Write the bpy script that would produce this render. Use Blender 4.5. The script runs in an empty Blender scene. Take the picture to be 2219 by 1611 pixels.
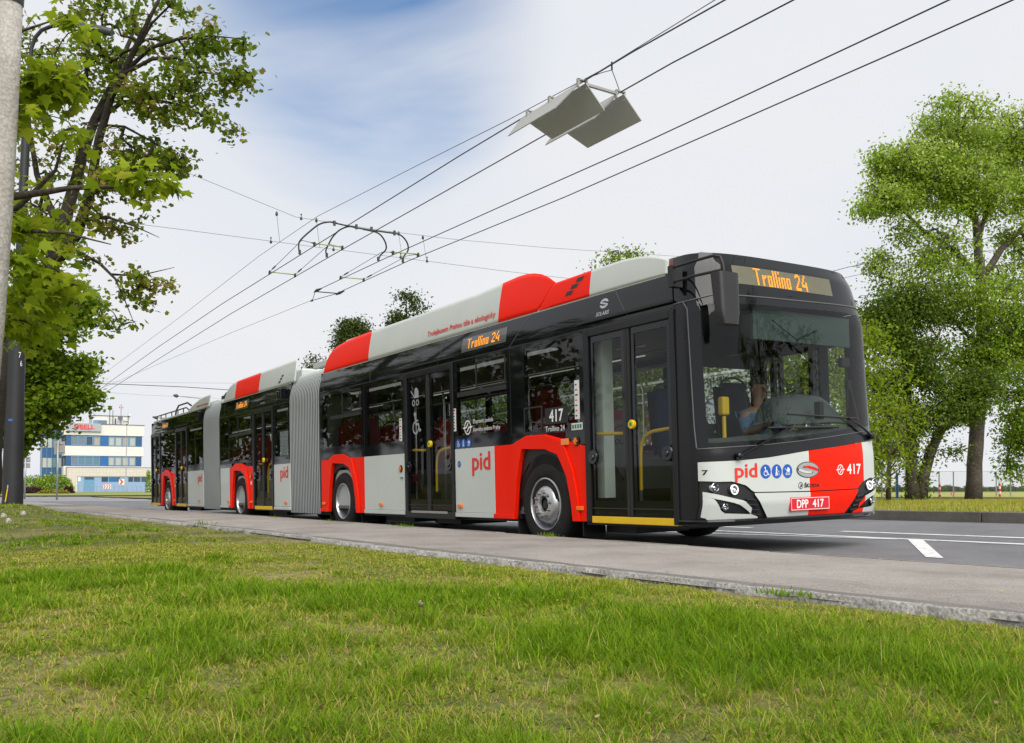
import bpy, bmesh, math, random
import numpy as np
from mathutils import Vector, Matrix
SC = bpy.context.scene
COL = SC.collection
R = math.radians
# ------------------------------------------------------------------ camera
CAM_F, CAM_CX, CAM_CY = 2023.55, 1136.083, 978.714        # in pixels of a 2219 x 1611 frame
CAM_POS = Vector((6.02124, -6.05239, 0.629177))
CAM_R = Vector((0.55289847, 0.83322359, -0.00646071))
CAM_U = Vector((0.03891259, -0.01807432, 0.99907914))
CAM_FW = Vector((-0.83233953, 0.55264073, 0.04241615))
cam = bpy.data.cameras.new('camera')
cam.sensor_width = 36.0; cam.sensor_fit = 'HORIZONTAL'
cam.lens = CAM_F/2219*36
cam.shift_x = (1109.5-CAM_CX)/2219
cam.shift_y = (CAM_CY-805.5)/2219
cam.clip_start = 0.05; cam.clip_end = 6000
camo = bpy.data.objects.new('camera', cam); COL.objects.link(camo)
M3 = Matrix((CAM_R, CAM_U, -CAM_FW)).transposed()
camo.matrix_world = Matrix.Translation(CAM_POS) @ M3.to_4x4()
SC.camera = camo
def at(px, py, d):
    """world point seen at a place of the photograph at the given depth"""
    return CAM_POS + (CAM_FW + CAM_R*((px-CAM_CX)/CAM_F) - CAM_U*((py-CAM_CY)/CAM_F))*d
# ------------------------------------------------------------------ world and sun
SUN_EL = 44.0
SUN_AZ = -12.0          # azimuth from +X towards +Y
world = bpy.data.worlds.new("World"); SC.world = world; world.use_nodes = True
wt = world.node_tree; wt.nodes.clear()
def wn(t, **k):
    n = wt.nodes.new(t)
    for a, b in k.items(): setattr(n, a, b)
    return n
w_out = wn('ShaderNodeOutputWorld'); w_bg = wn('ShaderNodeBackground')
sky = wn('ShaderNodeTexSky'); sky.sky_type = 'NISHITA'; sky.sun_disc = False
sky.sun_elevation = R(SUN_EL); sky.sun_rotation = R(90-SUN_AZ)
sky.air_density = 1.0; sky.dust_density = 1.0; sky.ozone_density = 1.2
w_tc = wn('ShaderNodeTexCoord')
w_map = wn('ShaderNodeMapping'); w_map.inputs['Scale'].default_value = (1.0, 1.0, 2.6)
w_map.inputs['Rotation'].default_value = (0.2, 0.1, 0.5)
w_noise = wn('ShaderNodeTexNoise'); w_noise.inputs['Scale'].default_value = 1.9
w_noise.inputs['Detail'].default_value = 5; w_noise.inputs['Roughness'].default_value = 0.52
w_noise.inputs['Distortion'].default_value = 0.5
wt.links.new(w_tc.outputs['Generated'], w_map.inputs['Vector']); wt.links.new(w_map.outputs[0], w_noise.inputs['Vector'])
# an opening in the cloud sheet, towards one part of the sky
def dirdot(px, py, lo, hi):
    d = (at(px, py, 1.0)-CAM_POS).normalized()
    dt = wn('ShaderNodeVectorMath', operation='DOT_PRODUCT'); dt.inputs[1].default_value = d
    wt.links.new(w_tc.outputs['Generated'], dt.inputs[0])
    mr = wn('ShaderNodeMapRange'); mr.interpolation_type = 'SMOOTHSTEP'
    mr.inputs['From Min'].default_value = lo; mr.inputs['From Max'].default_value = hi
    wt.links.new(dt.outputs['Value'], mr.inputs['Value'])
    return mr.outputs[0]
op1 = dirdot(775, 40, 0.978, 1.001)
op2 = dirdot(700, 190, 0.965, 1.0)
mx = wn('ShaderNodeMath', operation='MULTIPLY'); mx.inputs[1].default_value = 0.10; wt.links.new(op2, mx.inputs[0])
ad = wn('ShaderNodeMath', operation='MAXIMUM'); wt.links.new(op1, ad.inputs[0]); wt.links.new(mx.outputs[0], ad.inputs[1])
nr = wn('ShaderNodeMapRange'); nr.inputs['From Min'].default_value = 0.40; nr.inputs['From Max'].default_value = 0.58
nr.inputs['To Min'].default_value = 0.36; nr.inputs['To Max'].default_value = 1.0
wt.links.new(w_noise.outputs['Fac'], nr.inputs['Value'])
mu = wn('ShaderNodeMath', operation='MULTIPLY'); wt.links.new(ad.outputs[0], mu.inputs[0]); wt.links.new(nr.outputs[0], mu.inputs[1])
clear_ = wn('ShaderNodeMath', operation='ADD'); clear_.use_clamp = True; clear_.inputs[1].default_value = 0.0
wt.links.new(mu.outputs[0], clear_.inputs[0])
# cloud brightness, softly mottled
cr = wn('ShaderNodeMapRange'); cr.inputs['From Min'].default_value = 0.3; cr.inputs['From Max'].default_value = 0.7
cr.inputs['To Min'].default_value = 0.0; cr.inputs['To Max'].default_value = 1.0
wt.links.new(w_noise.outputs['Fac'], cr.inputs['Value'])
cm = wn('ShaderNodeMix'); cm.data_type = 'RGBA'
cm.inputs['A'].default_value = (7.35, 7.6, 8.1, 1); cm.inputs['B'].default_value = (8.0, 8.05, 8.2, 1)
wt.links.new(cr.outputs[0], cm.inputs['Factor'])
fm = wn('ShaderNodeMix'); fm.data_type = 'RGBA'
wt.links.new(clear_.outputs[0], fm.inputs['Factor'])
w_hs = wn('ShaderNodeHueSaturation'); w_hs.inputs['Saturation'].default_value = 1.45; w_hs.inputs['Value'].default_value = 1.35
wt.links.new(sky.outputs[0], w_hs.inputs['Color'])
wt.links.new(cm.outputs['Result'], fm.inputs['A']); wt.links.new(w_hs.outputs[0], fm.inputs['B'])
w_bg.inputs['Strength'].default_value = 0.1
wt.links.new(fm.outputs['Result'], w_bg.inputs['Color']); wt.links.new(w_bg.outputs[0], w_out.inputs[0])
sl = bpy.data.lights.new('sun', 'SUN'); sl.energy = 3.6; sl.angle = R(60); sl.color = (1.0, 0.96, 0.9)
so = bpy.data.objects.new('sun', sl); COL.objects.link(so)
sdir = Vector((math.cos(R(SUN_EL))*math.cos(R(SUN_AZ)), math.cos(R(SUN_EL))*math.sin(R(SUN_AZ)), math.sin(R(SUN_EL))))
so.rotation_euler = (-sdir).to_track_quat('-Z', 'Y').to_euler()
SC.view_settings.view_transform = 'Standard'; SC.view_settings.look = 'None'
SC.view_settings.exposure = 0.12; SC.view_settings.gamma = 1.0
try:
    SC.cycles.max_bounces = 10; SC.cycles.transparent_max_bounces = 24; SC.cycles.transmission_bounces = 8
    SC.cycles.caustics_reflective = False; SC.cycles.caustics_refractive = False
except Exception: pass
# ------------------------------------------------------------------ materials
MATS = {}
def nd(nt, t, **k):
    n = nt.nodes.new(t)
    for a, b in k.items(): setattr(n, a, b)
    return n
def mat(name, col, rough=0.5, metal=0.0, coat=0.0, var=0.0, vscale=4.0, bump=0.0, bscale=60.0, spec=0.5, emit=None, estr=0.0, col2=None, trans=0.0, dirt=0.0):
    if name in MATS: return MATS[name]
    m = bpy.data.materials.new(name); m.use_nodes = True; nt = m.node_tree
    b = nt.nodes['Principled BSDF']; out = nt.nodes['Material Output']
    b.inputs['Base Color'].default_value = (*col, 1); b.inputs['Roughness'].default_value = rough
    b.inputs['Metallic'].default_value = metal; b.inputs['Coat Weight'].default_value = coat
    b.inputs['Coat Roughness'].default_value = 0.03
    b.inputs['Specular IOR Level'].default_value = spec
    tc = nd(nt, 'ShaderNodeTexCoord')
    if var > 0 or col2:
        no = nd(nt, 'ShaderNodeTexNoise'); no.inputs['Scale'].default_value = vscale; no.inputs['Detail'].default_value = 6
        no.inputs['Roughness'].default_value = 0.6
        nt.links.new(tc.outputs['Object'], no.inputs['Vector'])
        mr = nd(nt, 'ShaderNodeMapRange'); mr.inputs['From Min'].default_value = 0.32; mr.inputs['From Max'].default_value = 0.68
        nt.links.new(no.outputs['Fac'], mr.inputs['Value'])
        mi = nd(nt, 'ShaderNodeMix'); mi.data_type = 'RGBA'
        c2 = col2 if col2 else tuple(min(1, c*(1+var)) for c in col)
        c1 = col if col2 else tuple(c*(1-var) for c in col)
        mi.inputs['A'].default_value = (*c1, 1); mi.inputs['B'].default_value = (*c2, 1)
        nt.links.new(mr.outputs[0], mi.inputs['Factor']); nt.links.new(mi.outputs['Result'], b.inputs['Base Color'])
        if rough < 0.5 and not col2:
            rr = nd(nt, 'ShaderNodeMapRange'); rr.inputs['To Min'].default_value = rough*0.85; rr.inputs['To Max'].default_value = rough*1.25
            nt.links.new(no.outputs['Fac'], rr.inputs['Value']); nt.links.new(rr.outputs[0], b.inputs['Roughness'])
    if bump > 0:
        n2 = nd(nt, 'ShaderNodeTexNoise'); n2.inputs['Scale'].default_value = bscale; n2.inputs['Detail'].default_value = 5
        nt.links.new(tc.outputs['Object'], n2.inputs['Vector'])
        bp = nd(nt, 'ShaderNodeBump'); bp.inputs['Strength'].default_value = bump; bp.inputs['Distance'].default_value = 0.02
        nt.links.new(n2.outputs['Fac'], bp.inputs['Height']); nt.links.new(bp.outputs[0], b.inputs['Normal'])
    if emit:
        b.inputs['Emission Color'].default_value = (*emit, 1); b.inputs['Emission Strength'].default_value = estr
    MATS[name] = m
    return m
def glassmat(name, tint, ior=1.5, rough=0.0, boost=1.0):
    if name in MATS: return MATS[name]
    m = bpy.data.materials.new(name); m.use_nodes = True; nt = m.node_tree; nt.nodes.clear()
    o = nd(nt, 'ShaderNodeOutputMaterial'); mixs = nd(nt, 'ShaderNodeMixShader')
    t = nd(nt, 'ShaderNodeBsdfTransparent'); t.inputs['Color'].default_value = (*tint, 1)
    g = nd(nt, 'ShaderNodeBsdfGlossy'); g.inputs['Roughness'].default_value = rough; g.inputs['Color'].default_value = (1, 1, 1, 1)
    f = nd(nt, 'ShaderNodeFresnel'); f.inputs['IOR'].default_value = ior
    mu_ = nd(nt, 'ShaderNodeMath', operation='MULTIPLY'); mu_.use_clamp = True; mu_.inputs[1].default_value = boost
    nt.links.new(f.outputs[0], mu_.inputs[0]); nt.links.new(mu_.outputs[0], mixs.inputs[0])
    nt.links.new(t.outputs[0], mixs.inputs[1]); nt.links.new(g.outputs[0], mixs.inputs[2]); nt.links.new(mixs.outputs[0], o.inputs[0])
    MATS[name] = m
    return m
def leafmat(name, c1, c2, trans=0.45, rough=0.5, tcol=None, clump=None):
    """per-leaf colour from the mesh attribute 'tone' plus light passing through the leaf"""
    m = bpy.data.materials.new(name); m.use_nodes = True; nt = m.node_tree
    b = nt.nodes['Principled BSDF']; o = nt.nodes['Material Output']
    at_ = nd(nt, 'ShaderNodeAttribute', attribute_name='tone')
    mi = nd(nt, 'ShaderNodeMix'); mi.data_type = 'RGBA'
    mi.inputs['A'].default_value = (*c1, 1); mi.inputs['B'].default_value = (*c2, 1)
    nt.links.new(at_.outputs['Fac'], mi.inputs['Factor'])
    nt.links.new(mi.outputs['Result'], b.inputs['Base Color']); b.inputs['Roughness'].default_value = rough
    b.inputs['Specular IOR Level'].default_value = 0.35
    tr = nd(nt, 'ShaderNodeBsdfTranslucent')
    mm = nd(nt, 'ShaderNodeMix'); mm.data_type = 'RGBA'; mm.blend_type = 'MULTIPLY'; mm.inputs['Factor'].default_value = 1
    mm.inputs['B'].default_value = (*(tcol or (1.6, 1.7, 0.7)), 1)
    nt.links.new(mi.outputs['Result'], mm.inputs['A']); nt.links.new(mm.outputs['Result'], tr.inputs['Color'])
    ms = nd(nt, 'ShaderNodeMixShader'); ms.inputs[0].default_value = trans
    nt.links.new(b.outputs[0], ms.inputs[1]); nt.links.new(tr.outputs[0], ms.inputs[2]); nt.links.new(ms.outputs[0], o.inputs[0])
    return m
WHITE = mat('bus_white_paint', (0.53, 0.565, 0.535), 0.32, spec=.35, coat=0.15, var=0.03, vscale=1.2)
REDP = mat('bus_red_paint', (0.88, 0.014, 0.001), 0.35, spec=.12, coat=0.04, var=0.04, vscale=1.2)
BLK = mat('bus_black_gloss', (0.004, 0.0045, 0.006), 0.05, spec=0.42)
DGR = mat('bus_dark_grey_paint', (0.011, 0.0115, 0.0135), 0.27, spec=.30, coat=0.04, var=0.05)
BLKM = mat('black_plastic', (0.013, 0.013, 0.014), 0.45, var=0.1)
RUB = mat('tyre_rubber', (0.016, 0.0155, 0.015), 0.8, spec=.25, var=0.2, vscale=9, bump=0.15, bscale=40)
RIM = mat('wheel_silver', (0.52, 0.53, 0.55), 0.32, metal=0.75, var=0.12, vscale=9)
NUT = mat('nut_steel', (0.35, 0.34, 0.32), 0.3, metal=0.9)
YEL = mat('yellow_paint', (0.80, 0.50, 0.01), 0.4, var=0.05)
ORA = mat('orange_reflector', (0.85, 0.20, 0.01), 0.2, coat=0.6)
BELG = mat('bellows_grey_fabric', (0.33, 0.355, 0.355), 0.6, var=0.06, vscale=2.0, bump=0.05, bscale=90)
INT = mat('interior_light_grey', (0.36, 0.39, 0.38), 0.5, var=0.05)
INTD = mat('interior_dark_grey', (0.05, 0.055, 0.06), 0.6, var=0.1)
CEIL = mat('interior_ceiling', (0.07, 0.075, 0.08), 0.5)
FLR = mat('interior_floor', (0.10, 0.105, 0.11), 0.6, var=0.3, vscale=60)
SRED = mat('seat_red_cloth', (0.42, 0.015, 0.02), 0.8, var=0.1, vscale=30)
SBLU = mat('seat_blue_cloth', (0.015, 0.05, 0.16), 0.8, var=0.1, vscale=30)
POLE = mat('handrail_steel', (0.62, 0.6, 0.55), 0.25, metal=0.9)
GL_S = glassmat('side_window_glass', (0.40, 0.44, 0.42), boost=.8)
GL_D = glassmat('door_glass', (0.74, 0.78, 0.76), boost=.5)
GL_B = glassmat('far_window_glass', (0.85, 0.88, 0.86), boost=.6)
GL_F = glassmat('windscreen_glass', (0.74, 0.81, 0.77), boost=.6)
GL_L = glassmat('lamp_glass', (0.9, 0.92, 0.95))
LED = mat('led_amber', (0.5, 0.15, 0.0), 0.5, emit=(1.0, 0.36, 0.03), estr=1.0)
LEDP = mat('led_panel', (0.125, 0.122, 0.078), 0.35, var=0.1, vscale=20)
LEDS = mat('led_panel_side', (0.07, 0.075, 0.07), 0.2, coat=0.6)
LAMPW = mat('lamp_white', (0.9, 0.9, 0.9), 0.2, emit=(1, 1, 0.95), estr=.55)
CHR = mat('reflector_chrome', (0.45, 0.47, 0.5), 0.16, metal=1.0, var=.3, vscale=60)
TXR = mat('lettering_red', (0.72, 0.03, 0.02), 0.4)
TXW = mat('lettering_white', (0.8, 0.8, 0.8), 0.4)
TXK = mat('lettering_black', (0.01, 0.01, 0.012), 0.4)
TXB = mat('pictogram_blue', (0.01, 0.09, 0.42), 0.4)
TXG = mat('pictogram_grey', (0.30, 0.31, 0.32), 0.5)
TXS = mat('emblem_silver', (0.5, 0.52, 0.54), 0.25, metal=0.6)
STK = mat('sticker_white', (0.7, 0.7, 0.68), 0.5)
# ------------------------------------------------------------------ mesh helpers
class MB:
    def __init__(s): s.v = []; s.f = []; s.m = []
    def add(s, vs, fs, mi=0):
        o = len(s.v); s.v.extend([tuple(map(float, q)) for q in vs])
        for f in fs: s.f.append(tuple(i+o for i in f)); s.m.append(mi)
        return s
    def box(s, x0, x1, y0, y1, z0, z1, mi=0):
        v = [(x0, y0, z0), (x1, y0, z0), (x1, y1, z0), (x0, y1, z0), (x0, y0, z1), (x1, y0, z1), (x1, y1, z1), (x0, y1, z1)]
        return s.add(v, [(0, 3, 2, 1), (4, 5, 6, 7), (0, 1, 5, 4), (1, 2, 6, 5), (2, 3, 7, 6), (3, 0, 4, 7)], mi)
    def prism(s, poly, y0, y1, mi=0, fn=None):
        """(x, z) polygon extruded along y"""
        a = sum(poly[i][0]*poly[(i+1) % len(poly)][1]-poly[(i+1) % len(poly)][0]*poly[i][1] for i in range(len(poly)))
        if a < 0: poly = poly[::-1]
        n = len(poly); v = [(x, y0, z) for x, z in poly]+[(x, y1, z) for x, z in poly]
        f = [tuple(range(n)), tuple(range(2*n-1, n-1, -1))]+[(i, i+n, (i+1) % n+n, (i+1) % n) for i in range(n)]
        if fn: v = [fn(*q) for q in v]
        return s.add(v, f, mi)
    def tube(s, pts, r, n=8, mi=0, caps=True):
        pts = [Vector(p) for p in pts]; m = len(pts)
        rs = r if isinstance(r, (list, tuple)) else [r]*m
        ring = []; ref = None
        for i, p in enumerate(pts):
            t = (pts[min(i+1, m-1)]-pts[max(i-1, 0)])
            if t.length < 1e-9: t = Vector((0, 0, 1))
            t.normalize()
            if ref is None:
                ref = Vector((0, 0, 1)) if abs(t.z) < 0.9 else Vector((1, 0, 0))
            a = t.cross(ref)
            if a.length < 1e-4: ref = Vector((1, 0.3, 0)); a = t.cross(ref)
            a.normalize(); b = t.cross(a)
            ref = a.cross(t)
            ring.append([p+a*(math.cos(2*math.pi*k/n)*rs[i])+b*(math.sin(2*math.pi*k/n)*rs[i]) for k in range(n)])
        v = [q for rg in ring for q in rg]; f = []
        for i in range(m-1):
            for k in range(n):
                k2 = (k+1) % n
                f.append((i*n+k, (i+1)*n+k, (i+1)*n+k2, i*n+k2))
        if caps: f.append(tuple(range(n))); f.append(tuple(range((m-1)*n+n-1, (m-1)*n-1, -1)))
        return s.add(v, f, mi)
    def lathe(s, prof, n=32, c=(0, 0, 0), axis='y', mi=0, a0=0.0, a1=2*math.pi):
        """prof: (radius, along) pairs"""
        full = abs(a1-a0-2*math.pi) < 1e-6; cols = n if full else n+1; v = []
        for r, h in prof:
            for k in range(cols):
                a = a0+(a1-a0)*k/n; p, q = r*math.cos(a), r*math.sin(a)
                v.append({'y': (c[0]+p, c[1]+h, c[2]+q), 'z': (c[0]+p, c[1]+q, c[2]+h), 'x': (c[0]+h, c[1]+p, c[2]+q)}[axis])
        f = []
        for i in range(len(prof)-1):
            for k in range(n):
                k2 = (k+1) % cols
                f.append((i*cols+k, (i+1)*cols+k, (i+1)*cols+k2, i*cols+k2))
        return s.add(v, f, mi)
    def grid(s, fn, nu, nv, mi=0, mfn=None):
        v = [fn(i/nu, j/nv) for j in range(nv+1) for i in range(nu+1)]
        o = len(s.v); s.v.extend([tuple(map(float, q)) for q in v])
        for j in range(nv):
            for i in range(nu):
                a = j*(nu+1)+i
                s.f.append((a+o, a+1+o, a+nu+2+o, a+nu+1+o)); s.m.append(mfn((i+.5)/nu, (j+.5)/nv) if mfn else mi)
        return s
    def build(s, name, mats, parent=None, smooth=False, bevel=0.0, autosmooth=None, loc=None):
        me = bpy.data.meshes.new(name); me.from_pydata(s.v, [], s.f)
        if not isinstance(mats, (list, tuple)): mats = [mats]
        for m in mats: me.materials.append(m)
        if len(mats) > 1: me.polygons.foreach_set('material_index', s.m)
        me.polygons.foreach_set('use_smooth', [bool(smooth)]*len(me.polygons))
        me.validate(); me.update()
        if smooth and autosmooth is not None:
            try: me.set_sharp_from_angle(angle=R(autosmooth))
            except Exception: pass
        o = bpy.data.objects.new(name, me); COL.objects.link(o)
        if parent: o.parent = parent
        if loc: o.location = loc
        if bevel > 0:
            b = o.modifiers.new('bevel', 'BEVEL'); b.width = bevel; b.segments = 2; b.limit_method = 'ANGLE'; b.angle_limit = R(40)
        return o
def thing(name, label, cat, loc=(0, 0, 0), rot=(0, 0, 0), group=None):
    o = bpy.data.objects.new(name, None); COL.objects.link(o); o.location = loc; o.rotation_euler = rot
    o.empty_display_size = 0.2
    return tag(o, label, cat, group)
def tag(o, label=None, cat=None, group=None, kind=None):
    if label: o['label'] = label
    if cat: o['category'] = cat
    if group: o['group'] = group
    if kind: o['kind'] = kind
    return o
_tx = {}
def textgeo(s, res=3):
    """triangles of a line of text, normalised to its bounding box (0..1, 0..1) plus aspect"""
    if s in _tx: return _tx[s]
    cu = bpy.data.curves.new('t', 'FONT'); cu.body = s; cu.resolution_u = res; cu.fill_mode = 'FRONT'
    ob = bpy.data.objects.new('t', cu); COL.objects.link(ob)
    dg = bpy.context.evaluated_depsgraph_get(); dg.update()
    me = bpy.data.meshes.new_from_object(ob.evaluated_get(dg))
    v = np.array([q.co[:2] for q in me.vertices]); f = [tuple(p.vertices) for p in me.polygons]
    bpy.data.objects.remove(ob); bpy.data.meshes.remove(me); bpy.data.curves.remove(cu)
    lo, hi = v.min(0), v.max(0); v = (v-lo)/(hi-lo)
    _tx[s] = (v, f, (hi-lo)[0]/(hi-lo)[1])
    return _tx[s]
class Decal:
    """flat marks laid on a surface; mp(u, v, lift) gives the 3D point"""
    def __init__(s, mp): s.mp = mp; s.mb = MB()
    def text(s, st, u0, u1, v0, v1, mi=0, lift=0.004, shear=0.0, bold=0.0):
        v, f, a = textgeo(st)
        w, h = u1-u0, v1-v0
        for dx, dz, l in ([(0, 0, 0)] if not bold else [(0, 0, 0), (bold, 0, .0004), (-bold, 0, .0008), (0, bold*.6, .0012), (0, -bold*.6, .0016)]):
            s.mb.add([s.mp(u0+q[0]*w+q[1]*h*shear+dx, v0+q[1]*h+dz, lift+l) for q in v], f, mi)
        return s
    def poly(s, pts, mi=0, lift=0.004):
        s.mb.add([s.mp(u, v, lift) for u, v in pts], [tuple(range(len(pts)))], mi); return s
    def rect(s, u0, u1, v0, v1, mi=0, lift=0.004): return s.poly([(u0, v0), (u1, v0), (u1, v1), (u0, v1)], mi, lift)
    def disc(s, u, v, r, mi=0, lift=0.004, n=24, rx=None):
        return s.poly([(u+(rx or r)*math.cos(2*math.pi*k/n), v+r*math.sin(2*math.pi*k/n)) for k in range(n)], mi, lift)
    def arc(s, u, v, r, w, a0, a1, mi=0, lift=0.004, n=20, rx=None):
        rx = rx or r; P = []
        for k in range(n+1):
            a = R(a0+(a1-a0)*k/n)
            P.append(((u+(rx-w/2)*math.cos(a), v+(r-w/2)*math.sin(a)), (u+(rx+w/2)*math.cos(a), v+(r+w/2)*math.sin(a))))
        for k in range(n): s.poly([P[k][0], P[k][1], P[k+1][1], P[k+1][0]], mi, lift)
        return s
    def line(s, pts, w, mi=0, lift=0.004):
        for i, ((a, b), (c, d)) in enumerate(zip(pts[:-1], pts[1:])):
            L = math.hypot(c-a, d-b) or 1; nx, ny = -(d-b)/L*w/2, (c-a)/L*w/2
            ex, ey = (c-a)/L*w*.3, (d-b)/L*w*.3
            s.poly([(a+nx-ex, b+ny-ey), (a-nx-ex, b-ny-ey), (c-nx+ex, d-ny+ey), (c+nx+ex, d+ny+ey)], mi, lift+i*.0002)
        return s
    def build(s, name, mats, parent): return s.mb.build(name, mats, parent)
def wheelchair(D, u, v, r, mi, l):
    D.disc(u-.12*r, v+.58*r, .15*r, mi, l); D.line([(u-.1*r, v+.4*r), (u-.02*r, v-.05*r), (u+.35*r, v-.08*r), (u+.5*r, v-.5*r), (u+.65*r, v-.45*r)], .15*r, mi, l)
    D.line([(u-.1*r, v+.2*r), (u+.3*r, v+.15*r)], .1*r, mi, l+.001); D.arc(u-.05*r, v-.28*r, .38*r, .11*r, 110, 350, mi, l)
def walker(D, u, v, r, mi, l):
    D.disc(u-.05*r, v+.62*r, .15*r, mi, l); D.line([(u-.1*r, v+.4*r), (u-.15*r, v-.05*r), (u-.25*r, v-.65*r)], .22*r, mi, l)
    D.line([(u-.1*r, v-.05*r), (u+.12*r, v-.62*r)], .16*r, mi, l+.001); D.line([(u-.02*r, v+.3*r), (u+.25*r, v+.02*r), (u+.4*r, v-.02*r), (u+.4*r, v-.65*r)], .08*r, mi, l+.002)
def pram(D, u, v, r, mi, l):
    D.poly([(u-.1*r, v+.05*r), (u-.05*r, v+.55*r), (u+.25*r, v+.6*r), (u+.5*r, v+.35*r), (u+.5*r, v-.1*r), (u-.15*r, v-.1*r)], mi, l)
    D.line([(u-.6*r, v+.4*r), (u-.3*r, v+.15*r), (u-.1*r, v-.05*r)], .1*r, mi, l+.001); D.arc(u-.25*r, v-.42*r, .17*r, .09*r, 0, 360, mi, l); D.arc(u+.32*r, v-.42*r, .17*r, .09*r, 0, 360, mi, l)
def operator_emblem(D, u, v, r, mi, l):
    """ring with two leaf-shaped halves crossing it"""
    D.arc(u, v, r*.9, r*.17, 0, 360, mi, l, 28, rx=r*.8)
    D.line([(u-r*1.15, v-.05*r), (u-.35*r, v+.02*r), (u+.15*r, v+.55*r)], .2*r, mi, l+.001)
    D.line([(u+r*1.15, v+.05*r), (u+.35*r, v-.02*r), (u-.15*r, v-.55*r)], .2*r, mi, l+.001)
def maker_emblem(D, u, v, rx, rz, mi, mi2, l):
    """oval badge cut by a slanting S-shaped band"""
    D.disc(u, v, rz, mi, l, 32, rx=rx)
    for q in (1, -1):
        D.poly([(u+q*rx*a, v+q*rz*b) for a, b in ((1.02, -.22), (1.0, .10), (.62, .30), (.05, .50), (-.42, .44), (-.48, .26), (-.1, .26), (.45, .02))], mi2, l+.002)
PIX = {'T': ["11111", "00100", "00100", "00100", "00100", "00100", "00100", "00100", "00100", "00100", "00100", "00100"],
 'r': ["000", "000", "000", "000", "101", "111", "110", "100", "100", "100", "100", "100"],
 'o': ["000", "000", "000", "000", "111", "101", "101", "101", "101", "101", "101", "111"],
 'l': ["1"]*12, 'i': ["1", "1", "0", "0", "1", "1", "1", "1", "1", "1", "1", "1"],
 'n': ["000", "000", "000", "000", "111", "101", "101", "101", "101", "101", "101", "101"],
 '2': ["0110", "1111", "1001", "0001", "0001", "0010", "0010", "0100", "0100", "1000", "1111", "1111"],
 '4': ["0010", "0010", "0100", "0100", "0100", "1001", "1001", "1111", "1111", "0001", "0001", "0001"], ' ': ["00"]*12}
def ledtext(D, st, u0, u1, v0, v1, mi=0, lift=0.004):
    cols = []
    for ch in st:
        g = PIX[ch]
        for c in range(len(g[0])): cols.append([g[r][c] for r in range(12)])
        cols.append(['0']*12)
    n = len(cols); cw = (u1-u0)/n; ch_ = (v1-v0)/12
    for i, c in enumerate(cols):
        for j in range(12):
            if c[j] == '1':
                D.rect(u0+i*cw-.04*cw, u0+(i+1)*cw+.04*cw, v1-(j+.93)*ch_, v1-(j+.05)*ch_, mi, lift)
# ================================================================== TROLLEYBUS
# bus frame: X forward, the kerb side is the plane y = 0 (looking towards -y), z up from the road under the wheels
TILT = 0.018762                      # the road falls towards the kerb
W = 2.52
bus = thing('trolleybus', 'long double-articulated trolleybus in red, light grey and black, standing at the kerb', 'trolleybus', rot=(TILT, 0, 0))
TB = Matrix.Rotation(TILT, 4, 'X')
ZK = [0.0, .33, .5, .95, 1.2, 2.3, 2.75, 2.92, 3.1]; XK = [-.08, -.03, .02, .02, -.01, -.06, -.15, -.22, -.4]
FA, FN, YM = .40, 3.6, 1.26
def yc(z): return float(np.interp(z, [2.33, 2.70, 2.86], [0, .06, .13]))
def FXu(u, z): return float(np.interp(z, ZK, XK))-FA*(1-max(0.0, 1-abs(u)**FN)**(1/FN))
def FXY(Y, z):
    h = YM-yc(z); return FXu(max(-1, min(1, (Y-YM)/h)), z)
def FP(Y, z, off=0.0):
    e = .004; x = FXY(Y, z)
    dy = (FXY(min(Y+e, 2.519), z)-FXY(max(Y-e, .001), z))/(min(Y+e, 2.519)-max(Y-e, .001)); dz = (FXY(Y, z+e)-FXY(Y, z-e))/(2*e)
    n = Vector((1, -dy, -dz)).normalized(); return (x+n.x*off, Y+n.y*off, z+n.z*off)
def ys(t): return YM-YM*math.cos(math.pi*t)
def yinv(Y): return math.acos(max(-1, min(1, (YM-Y)/YM)))/math.pi
def fpatch(mb, Y0, Y1, zb, zt, off=0.0, nu=40, nv=8, mi=0, mfn=None):
    t0, t1 = yinv(Y0), yinv(Y1)
    zb_ = zb if callable(zb) else (lambda y: zb); zt_ = zt if callable(zt) else (lambda y: zt)
    def fn(a, b):
        Y = ys(t0+(t1-t0)*a); z = zb_(Y)+(zt_(Y)-zb_(Y))*b
        c = yc(z); Yq = YM+(Y-YM)*(YM-c)/YM if z > 2.33 else Y
        return FP(Yq, z, off)
    mb.grid(fn, nu, nv, mi, (lambda a, b: mfn(ys(t0+(t1-t0)*a), 0)) if mfn else None)
def chain(pts): xs = [p[0] for p in pts]; zs = [p[1] for p in pts]; return lambda y: float(np.interp(y, xs, zs))
def mir(pts): return [(2*1.247-y, z) for y, z in pts][::-1]
def sd(u, v, l): return (u, -l, v)
def P_(name, mb, m, parent=bus, **k): return mb.build(name, m, parent, **k)
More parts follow.
